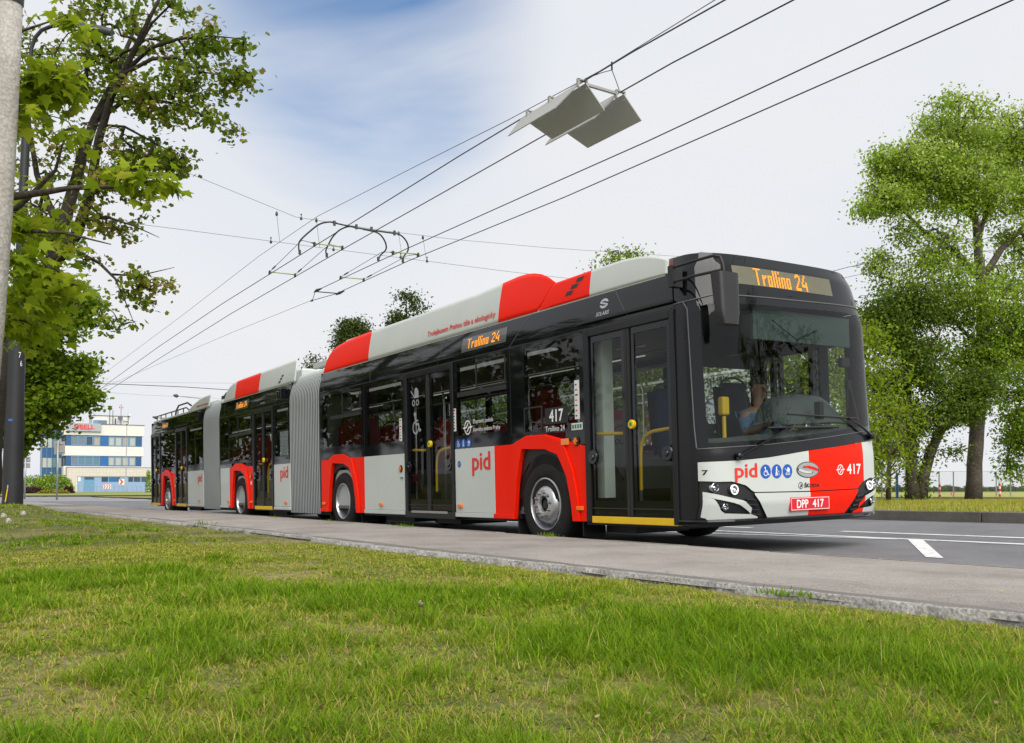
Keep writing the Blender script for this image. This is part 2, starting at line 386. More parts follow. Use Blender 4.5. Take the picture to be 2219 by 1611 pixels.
# ---- lower side panels with the wheel arches
def arch_in(xc): return [(xc+a, b) for a, b in ((-.56, .30), (-.50, .70), (-.43, .97), (-.37, 1.12), (.10, 1.10), (.34, 1.03), (.50, .79), (.57, .52), (.60, .30))]
def arch_red(xc, xl, xr, zl=1.185, zr=1.185):
    out = [(xl, .30), (xl, zl), (xc-.59, 1.19), (xc-.30, 1.275), (xc+.10, 1.27), (xc+.45, 1.19), (xr, zr), (xr, .30)]
    return out+arch_in(xc)[::-1]
def arch_flare(xc):
    o = [(xc-.62, .30), (xc-.60, 1.17), (xc-.30, 1.262), (xc+.10, 1.258), (xc+.44, 1.175), (xc+.62, .85), (xc+.70, .55), (xc+.72, .30)]
    return o+arch_in(xc)[::-1]
def liner(xc, wc):
    P = arch_in(xc); arc_ = []
    for k in range(25):
        a = R(-22+224*k/24); arc_.append((wc+.57*math.cos(a), .48+.57*math.sin(a)))
    return P+[q for q in arc_ if q[1] > .30]
def side_lower(name, boxes, arches, flip=False):
    mb = MB()
    for x0, x1, z1, mi in boxes:
        mb.prism([(x0, .36), (x0, z1-.02), (x0+.001, z1), (x1-.001, z1), (x1, z1-.02), (x1, .36)], 0, .035, mi)
        mb.prism([(x0, .30), (x0, .357), (x1, .357), (x1, .30)], -.012, .035, mi)
    for xc, wc, xl, xr, zl, zr in arches:
        mb.prism(arch_red(xc, xl, xr, zl, zr), .001, .035, 1)
        mb.prism(arch_flare(xc), -.022, .0, 1)
        mb.prism([(xl, .30), (xl, .355), (xc-.57, .355), (xc-.56, .30)], -.03, -.001 if 0 else -.0225, 1)
    if flip: mb.v = [(x, W-y, z) for x, y, z in mb.v]; mb.f = [f[::-1] for f in mb.f]
    return P_(name, mb, [WHITE, REDP], bevel=0.008)
side_lower('side_panel', [(-7.62, -6.18, 1.185, 0), (-4.71, -3.73, 1.185, 0)],
           [(-8.53, -8.60, -9.45, -7.62, 1.18, 1.185), (-2.72, -2.70, -3.73, -1.88, 1.185, 1.10)])
side_lower('side_panel', [(-15.66, -14.94, 1.19, 0), (-11.94, -11.02, 1.18, 0)], [(-14.17, -14.27, -14.94, -13.24, 1.18, 1.18)])
side_lower('side_panel', [(-18.63, -17.12, 1.19, 0)], [(-20.82, -20.92, -21.62, -19.87, 1.18, 1.18)])
# far side: plain panels
for a, b in ((-9.45, -.45), (-15.66, -11.02), (-22.75, -17.1)):
    mb = MB(); mb.box(a, b, W-.03, W, .30, 1.12)
    P_('side_panel', mb, WHITE)['label'] = 'light grey panel of the far side'
# wheel houses
mb = MB()
for xc, wc in ((-2.72, -2.70), (-8.53, -8.60), (-14.17, -14.27), (-20.82, -20.92)):
    mb.prism(liner(xc, wc), .036, .05)
    mb.lathe([(.575, .04), (.575, .75), (.01, .75)], 30, (wc, 0, .48), 'y', a0=R(-18), a1=R(198))
P_('wheel_arch_liner', mb, BLKM)
# ---- wheels
def make_wheel(x, y, s, convex, dual=False):
    """s = -1: outer face towards the kerb side"""
    f = lambda prof: [(r, s*h) for r, h in prof]
    w = .275
    ty = MB()
    prof = [(.300, -.0), (.315, -.022), (.335, -.030), (.395, -.036), (.440, -.030), (.462, -.014), (.474, .006), (.480, .03), (.480, .055), (.470, .058), (.470, .070), (.480, .073), (.480, .125), (.470, .128), (.470, .142), (.480, .145), (.480, .20), (.470, .203), (.470, .213), (.480, .216), (.478, .25), (.462, .285), (.40, .30), (.30, .27)]
    prof = [(r, -h if s < 0 else h) for r, h in prof]
    prof = [(r, (h if s > 0 else -h)) for r, h in prof]
    ty.lathe([(r, h) for r, h in prof] if s < 0 else [(r, -h) for r, h in prof], 64, (x, y, .48), 'y')
    for k in range(2):
        pass
    if dual: ty.lathe([(r, h+.33) if s < 0 else (r, -h-.33) for r, h in prof], 40, (x, y, .48), 'y')
    o = P_('wheel', ty, RUB, smooth=True, autosmooth=40)
    g = lambda pr: [(r, h) if s < 0 else (r, -h) for r, h in pr]
    rm = MB()
    # rim flange and barrel
    rm.lathe(g([(.302, -.004), (.300, -.026), (.288, -.030), (.280, -.018), (.274, .01), (.268, .05), (.262, .09)]), 56, (x, y, .48), 'y')
    if convex:
        rm.lathe(g([(.262, .09), (.25, .075), (.232, .035), (.215, .0), (.195, -.035), (.172, -.052), (.100, -.056), (.092, -.05), (.085, -.02)]), 56, (x, y, .48), 'y')
    else:
        rm.lathe(g([(.262, .09), (.25, .13), (.22, .165), (.185, .17), (.17, .15), (.12, .148), (.10, .12)]), 56, (x, y, .48), 'y')
    r_ = rm.build('rim', RIM, o, smooth=True, autosmooth=35)
    hl = MB()
    for k in range(10):      # hand holes
        a = 2*math.pi*(k+.5)/10; rr = .236; d = -.004 if convex else .148
        hx, hz = x+rr*math.cos(a), .48+rr*math.sin(a); yy = y+(d+.036 if convex else d-.004)*(-s if s > 0 else 1)*(1)
        nn = 12; pr = []
        ax = Vector((math.cos(a), 0, math.sin(a))); tx_ = Vector((-math.sin(a), 0, math.cos(a))); sl_ = Vector((0, (-.55 if convex else .25)*(1 if s < 0 else -1), 0))
        for q in range(nn):
            th = 2*math.pi*q/nn
            pr.append(Vector((hx, yy-.004*(1 if s < 0 else -1), hz))+(ax*.6+ -sl_*.6)*(.023*math.cos(th)) * 1.2+tx_*(.026*math.sin(th)))
        hl.add(pr, [tuple(range(nn))])
    hl.build('hand_hole', TXK, o)
    nt = MB()
    for k in range(10):
        a = 2*math.pi*k/10+.15; rr = .137
        d0 = -.052 if convex else .15
        c = (x+rr*math.cos(a), y, .48+rr*math.sin(a))
        nt.lathe(g([(.022, d0+.004), (.022, d0-.008), (.015, d0-.010), (.015, d0-.030), (.008, d0-.036), (.0005, d0-.036)]), 10, c, 'y')
    nt.lathe(g([(.085, -.03 if convex else .13), (.084, -.04 if convex else .12), (.07, -.035 if convex else .118), (.0005, -.03 if convex else .115)]) if not convex else g([(.086, .03), (.05, .028), (.0005, .026)]), 24, (x, y, .48), 'y')
    nt.build('wheel_nut', NUT, o, smooth=False)
    hb = MB(); hb.lathe(g([(.086, .0 if convex else .13), (.0005, .005 if convex else .12)]), 24, (x, y, .48), 'y')
    hb.lathe(g([(.05, .004 if convex else .12), (.05, -.02 if convex else .10), (.042, -.028 if convex else .09), (.0005, -.03 if convex else .09)]), 20, (x, y, .48), 'y')
    hb.build('hub', BLKM, o)
    return o
make_wheel(-2.70, .055, -1, True); make_wheel(-8.60, .065, -1, False, True); make_wheel(-14.27, .065, -1, False, True); make_wheel(-20.92, .055, -1, True)
for wx in (-2.70, -8.60, -14.27, -20.92):
    mb = MB(); q = [(.30, .05), (.45, .03), (.478, .0), (.48, -.1), (.48, -.2), (.46, -.27), (.2, -.28), (.001, -.28)]
    mb.lathe([(.001, 0)]+q, 40, (wx, W-.06, .48), 'y')
    if wx < -5 and wx > -20: mb.lathe([(.001, -.33)]+[(r, h-.33) for r, h in q], 40, (wx, W-.06, .48), 'y')
    P_('wheel', mb, RUB, smooth=True, autosmooth=40)
mb = MB()                                # mud flaps behind wheels
for wx in (-2.70, -8.60): mb.box(wx-.62, wx-.60, .06, .40, .10, .6)
for wx in (-2.70, -8.60, -20.92): mb.box(wx+.60, wx+.62, .10, .40, .14, .6)
P_('mud_flap', mb, BLKM)
# ---- underframe
mb = MB()
for a, b in ((-9.4, -9.1), (-7.9, -3.4), (-2.05, -.5), (-15.6, -14.9), (-13.5, -11.1), (-22.6, -21.5), (-20.2, -17.2)): mb.box(a, b, .12, W-.12, .26, .42)
for a, b in ((-7.6, -6.6), (-5.9, -5.2), (-2.0, -1.5), (-13.3, -12.2), (-19.9, -18.7)): mb.box(a, b, .35, 1.1, .17, .27)
for wx in (-2.70, -8.60, -14.27, -20.92): mb.box(wx-.16, wx+.16, .4, W-.4, .30, .62)
P_('underframe', mb, BLKM)
# ---- black window band, window panes
def band(name, x0, x1, ops, y=0.0, t=.05, z0=1.182, z1=2.335, sgn=1, m=BLK, glass=GL_S, low=None):
    """black glazed band with openings; every pane is its own part"""
    mb = MB(); Y0, Y1 = (y, y+t) if sgn > 0 else (y-t, y)
    cx_ = x0
    for a, b, c, d in sorted(ops):
        if a > cx_+1e-4: mb.box(cx_, a, Y0, Y1, z0, z1)
        mb.box(a, b, Y0, Y1, z0, c); mb.box(a, b, Y0, Y1, d, z1); cx_ = b
    if cx_ < x1-1e-4: mb.box(cx_, x1, Y0, Y1, z0, z1)
    o = P_(name, mb, m)
    for a, b, c, d in ops:
        g = MB(); yy = y+.006 if sgn > 0 else y-.006
        g.add([(a, yy, c), (b, yy, c), (b, yy, d), (a, yy, d)], [(0, 1, 2, 3) if sgn > 0 else (3, 2, 1, 0)])
        P_('window', g, glass)
    return o
band('window_band', -9.47, -6.17, [(-9.36, -7.70, 1.40, 2.29), (-7.50, -6.27, 1.37, 2.28)], z0=1.187)
band('window_band', -4.72, -3.34, [(-4.62, -3.42, 1.36, 2.30)], z0=1.187)
band('window_band', -3.33, -1.885, [(-3.03, -1.97, 1.32, 2.30)], z0=1.278)
mb = MB(); mb.box(-2.24, -1.885, .002, .03, 1.13, 1.277); mb.box(-3.335, -3.05, .003, .03, 1.19, 1.277); mb.box(-9.47, -8.9, .003, .03, 1.19, 1.2); P_('window_band', mb, BLK)
band('window_band', -15.68, -13.23, [(-15.60, -15.00, 1.36, 2.27), (-14.90, -13.34, 1.33, 2.30)], z0=1.277)
mb = MB(); mb.box(-15.68, -14.78, .002, .03, 1.192, 1.276); mb.box(-13.72, -13.24, .002, .03, 1.185, 1.276); P_('window_band', mb, BLK)
band('window_band', -11.94, -11.02, [(-11.84, -11.10, 1.34, 2.28)], z0=1.182)
band('window_band', -21.62, -19.87, [(-21.52, -19.97, 1.34, 2.28)], z0=1.277)
mb = MB(); mb.box(-21.62, -21.43, .002, .03, 1.19, 1.276); mb.box(-20.37, -19.87, .002, .03, 1.185, 1.276); P_('window_band', mb, BLK)
band('window_band', -18.63, -17.12, [(-18.53, -17.22, 1.34, 2.28)], z0=1.192)
for a, b, n in ((-9.45, -1.75, 5), (-15.66, -11.02, 3), (-22.7, -17.1, 3)):
    w = (b-a)/n
    band('window_band', a, b, [(a+i*w+.07, a+(i+1)*w-.07, 1.20, 2.24) for i in range(n)], y=W, sgn=-1, z0=1.121, glass=GL_B)
band('window_band', -1.74, -.42, [(-1.60, -.90, 1.15, 2.16), (-.86, -.46, 1.15, 2.14)], y=W, sgn=-1, z0=1.121, glass=GL_B)
# frames of tilting vents and seams on the windows
mb = MB()
def frame(x0, x1, z0, z1, w=.018, y=-.004):
    mb.box(x0, x1, y, .008, z0, z0+w); mb.box(x0, x1, y, .008, z1-w, z1); mb.box(x0, x0+w, y, .008, z0+w, z1-w); mb.box(x1-w, x1, y, .008, z0+w, z1-w)
for a, b in ((-4.62, -3.42), (-9.0, -7.72), (-14.9, -13.34)):
    mb.box(a, b, -.003, .010, 1.86, 1.92); frame(a+(b-a)*.40, b-.02, 1.93, 2.285)
frame(-3.05, -2.68, 1.29, 1.60)
P_('window_vent_frame', mb, BLKM)
mb = MB()
for x in (-3.335, -7.6, -14.95): mb.box(x-.004, x+.004, -.001, .01, 1.28, 2.33)
P_('panel_gap', mb, TXK)
# ---- black coving above the windows, roof and roof fairings
def cove(x0, x1, front=False, far=False):
    mb = MB(); nx = max(4, int((x1-x0)/.25))
    def fn(a, b):
        z = 2.34+b*.36; y = .001+.060*b**1.6
        xe = FXu(1, z)+.0 if front else x1
        x = x0+(xe-x0)*a
        return (x, W-y if far else y, z)
    mb.grid(fn, nx, 8)
    if far: mb.f = [f[::-1] for f in mb.f]
    return P_('coving', mb, BLK if not far else DGR, smooth=True)
cove(-9.47, 0, True); cove(-15.68, -11.0); cove(-22.78, -17.1)
cove(-9.47, 0, True, far=True); cove(-15.68, -11.0, far=True); cove(-22.78, -17.1, far=True)
D = Decal(lambda u, v, l: (u, .001+.060*((v-2.34)/.36)**1.6-l, v))
def seam(D, x, dx=.0, w=.010, mi=0):
    for k in range(6):
        a, b = k/6, (k+1)/6
        D.poly([(x+dx*a, 2.342+.355*a), (x+w+dx*a, 2.342+.355*a), (x+w+dx*b, 2.342+.355*b), (x+dx*b, 2.342+.355*b)], mi, .0025)
for x, dx in ((-9.3, -.06), (-7.35, -.06), (-5.15, .14), (-3.35, .42), (-1.12, -.28), (-13.3, -.05), (-15.3, -.05), (-11.9, .35), (-21.7, 0), (-18.7, .2)): seam(D, x, dx)
D.build('coving_seam', mat('seam_grey', (.10, .105, .11), .5), bus)
mb = MB()       # rain gutter under the coving
for a, b in ((-9.47, -.50), (-15.68, -11.0), (-22.78, -17.1)): mb.box(a, b, -.006, .01, 2.334, 2.348)
mb.box(-1.93, -.48, -.035, .0, 2.40, 2.425); mb.box(-6.22, -4.68, -.035, .0, 2.395, 2.415); mb.box(-13.27, -11.9, -.035, .0, 2.395, 2.415); mb.box(-19.9, -18.6, -.03, .0, 2.39, 2.41)
P_('gutter', mb, BLKM)
mb = MB()
for a, b in ((-9.45, -.62), (-15.66, -11.02), (-22.75, -17.1)): mb.box(a, b, .058, W-.058, 2.66, 2.74)
P_('roof', mb, WHITE, bevel=.02)
def fairing(x0, x1, zt, stripes, zb=lambda x: 2.702, n=90, ytop=.13, name='roof_fairing', far=False, frontcap=False):
    mb = MB(); xs_ = sorted(set([x0+(x1-x0)*i/n for i in range(n+1)]+[s for s in stripes if x0 < s < x1]))
    nx = len(xs_)-1
    def fn(a, b):
        x = xs_[int(round(a*nx))]; lo = zb(x); hi = max(zt(x), lo+.002); z = lo+(hi-lo)*b
        h = max(0, (z-2.70))/.48; y = .052+(ytop-.052)*h**1.5
        return (x, W-y if far else y, z)
    def mf(a, b):
        x = xs_[int(a*nx)]+1e-4; k = sum(1 for s in stripes if s < x); return (stripes_first+k) % 2
    stripes_first = 0 if stripes is None or not stripes or not red_first else 1
    mb.grid(fn, nx, 10, 0, mf)
    if far: mb.f = [f[::-1] for f in mb.f]
    o = P_(name, mb, [WHITE, REDP], smooth=True, autosmooth=30)
    s = o.modifiers.new('solid', 'SOLIDIFY'); s.thickness = .02; s.offset = -1
    return o
seamz = lambda x: 2.72+(x+2.77)/.27*.26
zA = lambda x: float(np.interp(x, [-9.42, -9.35, -9.25, -9.1, -8.85, -8.5, -8.0, -4.2, -3.6, -3.3, -3.1, -2.95, -2.8, -2.65, -2.5], [2.71, 2.84, 2.97, 3.07, 3.125, 3.155, 3.17, 3.17, 3.20, 3.215, 3.205, 3.18, 3.14, 3.075, 2.985]))
zB = lambda x: float(np.interp(x, [-2.765, -2.5, -2.3, -1.6, -1.3, -1.05, -.85, -.7, -.62], [2.722, 2.972, 2.975, 2.985, 2.985, 2.965, 2.925, 2.875, 2.84]))
for far in (False, True):
    red_first = True
    fairing(-9.42, -2.5, zA, [-7.52, -3.66], zb=lambda x: max(2.702, seamz(x)+.004) if x > -2.78 else 2.702, far=far)
    fairing(-2.775, -.60, lambda x: min(zB(x), seamz(x)-.006) if x < -2.5 else zB(x), [-1.82], n=50, far=far)
    red_first = False
    zC = lambda x: float(np.interp(x, [-15.52, -15.42, -15.3, -15.15, -14.95, -14.6, -11.0, -10.86, -10.84], [2.70, 2.82, 2.94, 3.02, 3.07, 3.10, 3.13, 3.12, 2.95]))
    fairing(-15.52, -10.84, zC, [-14.65, -12.98], far=far)
    zD = lambda x: float(np.interp(x, [-18.85, -18.6, -18.2, -17.7, -17.3, -16.75], [2.70, 2.78, 2.88, 2.955, 2.985, 2.99]))
    fairing(-18.85, -16.75, zD, [], far=far)
# front roof dome behind the destination box
mb = MB()
def dome(a, b):
    u = -1+2*a; x0 = FXu(u, 2.86); h = YM-.13
    x = x0+(-1.5-x0)*b; z = 2.862+.075*math.sin(b*math.pi*.5)*(1-abs(u)**4)
    return (x, YM+u*h, z)
mb.grid(dome, 24, 10); P_('front_roof', mb, WHITE, smooth=True)
# roof-top housings
mb = MB(); mb.box(-9.15, -5.3, .35, W-.35, 2.74, 3.27); mb.box(-4.8, -3.4, .5, W-.5, 2.74, 3.1); mb.box(-15.2, -11.4, .4, W-.4, 2.74, 3.04); mb.box(-18.4, -17.2, .4, W-.4, 2.74, 2.93)
o = P_('roof_housing', mb, WHITE, bevel=.04)
mb = MB(); mb.box(-10.86, -9.75, .42, .50, 2.95, 3.06); mb.box(-10.2, -9.55, .55, W-.5, 2.93, 3.13); mb.box(-9.76, -9.70, .5, W-.5, 2.86, 3.16)
for y in (.8, 1.3): mb.tube([(-10.7, y, 2.9), (-10.2, y, 3.02), (-9.7, y, 2.95)], .03, 8)
P_('roof_equipment', mb, WHITE, bevel=.01)
mb = MB()
mb.tube([(-16.9, .4, 2.85), (-16.5, .4, 3.0), (-16.1, .4, 3.02), (-15.5, .4, 2.92)], .03, 8); mb.tube([(-16.8, .9, 2.85), (-16.4, .9, 3.05), (-15.9, .9, 3.05), (-15.5, .9, 2.92)], .03, 8)
mb.box(-16.75, -16.45, .35, .6, 2.86, 2.96)
mb.tube([(-22.7, .15, 2.76), (-22.7, .15, 2.88), (-19.3, .15, 2.88), (-18.9, .15, 2.76)], .018, 6)
for x in (-22.2, -21.6, -20.9, -20.2, -19.6): mb.tube([(x, .15, 2.72), (x, .15, 2.88)], .014, 6)
mb.tube([(-22.5, .6, 2.74), (-22.3, .6, 3.04), (-22.0, .6, 3.16), (-21.0, .6, 3.16), (-20.6, .6, 3.05)], .025, 8)
mb.tube([(-22.9, .9, 3.0), (-22.6, .9, 2.96), (-21.8, .9, 2.92), (-21.0, .9, 2.95)], .022, 8)
mb.tube([(-21.1, 1.0, 2.74), (-21.1, 1.0, 3.26)], .04, 8)
mb.tube([(-20.6+.14*math.cos(a*.6), 1.0, 3.03+.14*math.sin(a*.6)) for a in range(11)], .02, 6)
P_('roof_pole_gear', mb, BLKM)
mb = MB(); mb.box(-21.5, -19.2, .5, W-.5, 2.74, 2.86)
P_('trolley_pole_base', mb, INT, bevel=.03)
for y in (1.0, 1.55):
    mb = MB(); mb.tube([(-20.9, y, 3.0), (-18.8, y, 3.02), (-15.9, y, 3.12)], [.035, .03, .025], 8); P_('trolley_pole', mb, BLKM)
# ---- bellows
def bellows(x0, x1, n):
    mb = MB(); prof = []
    for t in np.linspace(0, 1, 14): prof.append((.03+.0*t, .27+t*2.0))
    for k in range(1, 9):
        a = k/8*math.pi/2; prof.append((.03+.30*(1-math.cos(a)), 2.30+.53*math.sin(a)))
    m = len(prof)
    full = prof+[(W-y, z) for y, z in prof[::-1]]
    K = n*8; v = []; dd_ = []
    for i in range(K+1):
        ph = (i/8) % 1.0; d = .030-.15*max(0, 1-abs(ph-.5)/.40)
        dd_.append(d)
        for (y, z) in full:
            cy_, cz_ = W/2, 1.5; L = math.hypot((y-cy_)/1.2, (z-cz_)/1.4)
            v.append((x0+(x1-x0)*i/K, y-(y-cy_)/1.2/L*d*-1 * 1.0, z+(z-cz_)/1.4/L*d*1.0))
    M = len(full); f = []
    for i in range(K):
        for j in range(M-1): f.append((i*M+j, (i+1)*M+j, (i+1)*M+j+1, i*M+j+1))
    o_ = len(mb.v); mb.v.extend(v)
    for i in range(K):
        for j in range(M-1): mb.f.append((i*M+j, (i+1)*M+j, (i+1)*M+j+1, i*M+j+1)); mb.m.append(1 if (dd_[i]+dd_[i+1])/2 < .014 else 0)  # faces down in the folds get a darker colour: painted shade between pleats
    return P_('bellows', mb, [BELG, mat('bellows_fold_shade', (.085, .09, .09), .8)], smooth=True, autosmooth=25)
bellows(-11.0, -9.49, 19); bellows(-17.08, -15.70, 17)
mb = MB()
for x in (-11.02, -9.48, -17.1, -15.69): mb.box(x-.02, x+.02, .012, .06, .28, 2.34); mb.box(x-.02, x+.02, .05, W-.1, 2.34, 2.70)
for x0, x1 in ((-11.0, -9.49), (-17.08, -15.70)): mb.box(x0, x1, .3, W-.3, .22, .4)
P_('bellows_frame', mb, BLKM)
# ---- rear end
mb = MB(); mb.box(-22.84, -22.80, .02, W-.02, .36, 2.68); mb.box(-22.80, -22.77, .0, .03, .36, 2.34); P_('rear_wall', mb, DGR, bevel=.02)
# ---- doors
def door(x0, x1, step='yellow', plain=False):
    fr = MB(); zt = 2.335; w = .085; xm = (x0+x1)/2
    fr.box(x0, x0+w, -.018, .06, .30, zt); fr.box(x1-w*.8, x1, -.018, .06, .30, zt)
    fr.box(x0+w, x1-w*.8, -.016, .06, 2.255, zt)
    o = P_('door', fr, DGR, bevel=.008)
    zb = .375
    for (a, b) in ((x0+w+.004, xm-.045), (xm+.045, x1-w*.8-.004)):
        lf = MB(); e = .055
        lf.box(a, a+e, .008, .035, zb, 2.25); lf.box(b-e, b, .008, .035, zb, 2.25); lf.box(a+e, b-e, .008, .035, zb, .525); lf.box(a+e, b-e, .008, .035, 2.19, 2.25)
        L = lf.build('door_leaf', BLK, o)
        g = MB(); g.add([(a+e, .014, .525), (b-e, .014, .525), (b-e, .014, 2.19), (a+e, .014, 2.19)], [(0, 1, 2, 3)]); g.build('pane', GL_D, o)
    gk = MB(); gk.box(xm-.043, xm-.003, -.006, .04, zb, 2.25); gk.box(xm+.003, xm+.043, -.006, .04, zb, 2.25); gk.box(x0+w, x1-w*.8, -.004, .03, .44, .452); gk.build('gasket', BLKM, o)
    hr = MB(); a, b = x0+w+.03, xm-.07
    hr.tube([(a, .07, 1.225), (b, .07, 1.205)], .018, 8)
    a2, b2 = xm+.085, x1-.10
    hr.tube([(b2, .07, 1.225), (a2+.20, .07, 1.205), (a2+.09, .07, 1.17), (a2+.03, .07, 1.10), (a2+.005, .07, 1.0), (a2, .07, .63)], .018, 8)
    hr.build('handrail', YEL, o, smooth=True)
    bt = MB(); bt.lathe([(.001, -.035), (.04, -.035), (.046, -.028), (.046, .0)], 24, (xm+.07, 0, 1.285), 'y'); bo = bt.build('door_button', YEL, o)
    bg = MB(); bg.lathe([(.0005, -.038), (.020, -.038), (.021, -.034)], 18, (xm+.07, 0, 1.285), 'y'); bg.build('button_face', mat('button_green', (.02, .28, .05), .4), o)
    kn = MB()
    for kx in (x0+.14, x1-.13):
        kn.lathe([(.0005, -.045), (.025, -.045), (.03, -.035), (.035, -.03), (.07, -.03), (.078, -.02), (.078, .0)], 24, (kx, 0, .98), 'y')
    kn.build('emergency_knob', BLK, o)
    if step == 'yellow':
        s = MB(); s.box(x0+.09, x1-.02, -.012, .08, .292, .362); s.build('door_sill', YEL, o, bevel=.004)
    else:
        s = MB(); s.box(x0, x1, -.022, .08, .262, .355); s.build('door_sill', BLKM, o, bevel=.006)
        s = MB()
        for k in range(34): s.box(x0+.22+k*.031, x0+.24+k*.031, -.028, -.02, .335, .365)
        s.build('ramp_tread', mat('tread_metal', (.45, .45, .43), .4, metal=.5), o)
    return o
d1 = door(-1.875, -.46); d2 = door(-6.17, -4.72, 'ramp'); d3 = door(-13.22, -11.95); d4 = door(-19.86, -18.64); d5 = door(-22.78, -21.63)
# pictograms on the second door pane and over it
D = Decal(lambda u, v, l: (u, .013-l, v))
pram(D, -5.85, 1.98, .21, 0, .002); wheelchair(D, -5.84, 1.60, .22, 0, .002)
D.build('door_pictogram', TXG, d2)
# ---- side lettering and small marks
def pid(x0, x1, z0, z1, parent=bus, surf=sd):
    D = Decal(surf); D.text('pid', x0, x1, z0, z1, bold=(x1-x0)*.018); return D.build('operator_lettering', TXR, parent)
pid(-4.26, -3.83, .83, 1.125); pid(-11.55, -11.13, .84, 1.13); pid(-17.62, -17.24, .84, 1.11)
def side_round_icons(x, z, r=.058, parent=bus, surf=sd, step=.14, name='access_pictogram'):
    D = Decal(surf)
    for k in range(3): D.disc(x+k*step, z, r, 0, .003)
    wheelchair(D, x, z, r*.9, 1, .0045); walker(D, x+step, z, r*.9, 1, .0045); pram(D, x+2*step, z, r*.9, 1, .0045)
    return D.build(name, [TXB, TXW], parent)
side_round_icons(-4.61, 1.25, .062, step=.135)
D = Decal(sd); D.disc(-4.60, .985, .043, 0, .003); D.text('<', -4.615, -4.59, .965, 1.005, 1, .005); D.build('request_button', [TXB, TXW], bus)
D = Decal(sd); operator_emblem(D, -4.36, 1.45, .095, 0, .004)
D.text('Dopravní podnik', -4.22, -3.735, 1.475, 1.545); D.text('hlavního města Prahy', -4.22, -3.575, 1.375, 1.445); D.build('operator_name', TXW, bus)
D = Decal(sd); D.rect(-2.62, -2.18, 1.375, 1.56, 1, .003); D.text('417', -2.53, -2.27, 1.40, 1.535, 0, .006, bold=.004); D.text('Trollino 24', -2.61, -2.245, 1.295, 1.355, 0, .006); D.build('fleet_number', [TXW, TXK], bus)
D = Decal(sd)
for x, z0, z1 in ((-2.01, 1.40, 1.82), (-6.30, 1.37, 1.70), (-4.70, 1.42, 1.72)):
    D.rect(x-.045, x+.045, z0, z1, 0, .004)
    rnd = random.Random(int(x*10))
    for k in range(7): D.rect(x-.03, x+.025-rnd.random()*.03, z0+.03+k*(z1-z0)/7.5, z0+.045+k*(z1-z0)/7.5, 1+(k % 2), .006)
D.rect(-2.12, -1.92, 1.285, 1.36, 0, .004)
for k in range(4): D.rect(-2.105+.045*k, -2.075+.045*k, 1.30, 1.345, 3, .006)
D.rect(-6.34, -6.25, .80, .86, 0, .004)
for k in range(3): D.rect(-6.335+.03*k, -6.315+.03*k, .81, .85, 3, .006)
D.rect(-13.42, -13.32, .80, .87, 0, .004); D.rect(-19.98, -19.9, .80, .87, 0, .004)
D.build('sticker', [STK, TXK, TXR, mat('sticker_green', (.02, .16, .08), .5)], bus)
mb = MB()
for x in (-2.17, -6.32, -13.37, -19.94):
    z = 1.165 if x > -3 else .965
    mb.lathe([(.0005, -.012), (.05, -.012), (.056, -.006), (.056, .0)], 20, (x+.13 if x > -3 else x, 0, z), 'y')
P_('valve_cap', mb, BLK)
mb = MB()
for x, z in ((-2.04, 1.165), (-6.32, .965), (-13.37, .965), (-19.94, .965)): mb.box(x-.012, x+.012, -.03, -.012, z-.035, z+.035); mb.box(x-.03, x+.03, -.028, -.013, z-.01, z+.01)
P_('valve_handle', mb, mat('valve_red_yellow', (.8, .2, .02), .4))
mb = MB()
mb.box(-2.30, -2.17, -.025, 0, 1.13, 1.20)
for x in (-1.99, -4.58, -7.0, -9.32, -11.25, -13.35, -15.0+.0, -17.5, -20.0): mb.box(x-.055, x+.055, -.028, 0, .42, .462)
P_('side_marker_lamp', mb, ORA, bevel=.005)
# side destination displays
DC = lambda u, v, l: (u, .001+.060*(max(0, (v-2.34))/.36)**1.6-l, v)
def sidedisp(x0, x1, z0, z1, t0, t1):
    D = Decal(DC)
    for k in range(4): D.rect(x0, x1, z0+(z1-z0)*k/4, z0+(z1-z0)*(k+1)/4, 0, .003)
    p = D.build('destination_display', LEDS, bus)
    D = Decal(DC); ledtext(D, 'Trollino 24', t0, t1, z0+.035, z1-.025, 0, .007); D.build('led_lettering', LED, p)
sidedisp(-4.5, -3.42, 2.43, 2.615, -4.36, -3.56); sidedisp(-14.5, -13.55, 2.43, 2.61, -14.43, -13.65); sidedisp(-21.5, -20.75, 2.43, 2.60, -21.45, -20.8)
D = Decal(DC); maker_emblem(D, -1.545, 2.575, .072, .052, 0, 1, .003); D.text('SOLARIS', -1.66, -1.45, 2.45, 2.49, 0, .004, shear=.25, bold=.002); D.build('maker_emblem', [mat('emblem_grey', (.42, .45, .5), .4), BLK], bus)
D = Decal(DC); D.text('SOLARIS', -12.75, -12.45, 2.43, 2.46, 0, .004, shear=.2); D.build('maker_lettering', mat('emblem_grey', (.42, .45, .5), .4), bus)
DF = lambda u, v, l: (u, .052+.078*(max(0, v-2.70)/.48)**1.5-l, v)
D = Decal(DF); D.text('Trolejbusem Prahou tiše a ekologicky', -5.53, -3.73, 2.765, 2.86, 0, .004, shear=.0, bold=.002); D.build('slogan', TXR, bus)
D = Decal(DF); D.text('Trolejbusem Prahou tiše a ekologicky', -17.9, -16.85, 2.755, 2.815, 0, .004, bold=.002); D.build('slogan', TXR, bus)
D = Decal(DF)
for k in range(3):
    x, z = -2.25+.09*k, 2.80+.062*k; D.poly([(x-.02, z-.022), (x+.10, z-.022), (x+.14, z+.022), (x+.02, z+.022)], 0, .004)
    x, z = -11.75+.07*k, 2.78+.055*k; D.poly([(x-.02, z-.018), (x+.09, z-.018), (x+.12, z+.018), (x+.01, z+.018)], 0, .004)
D.build('air_vent', TXK, bus)
mb = MB()
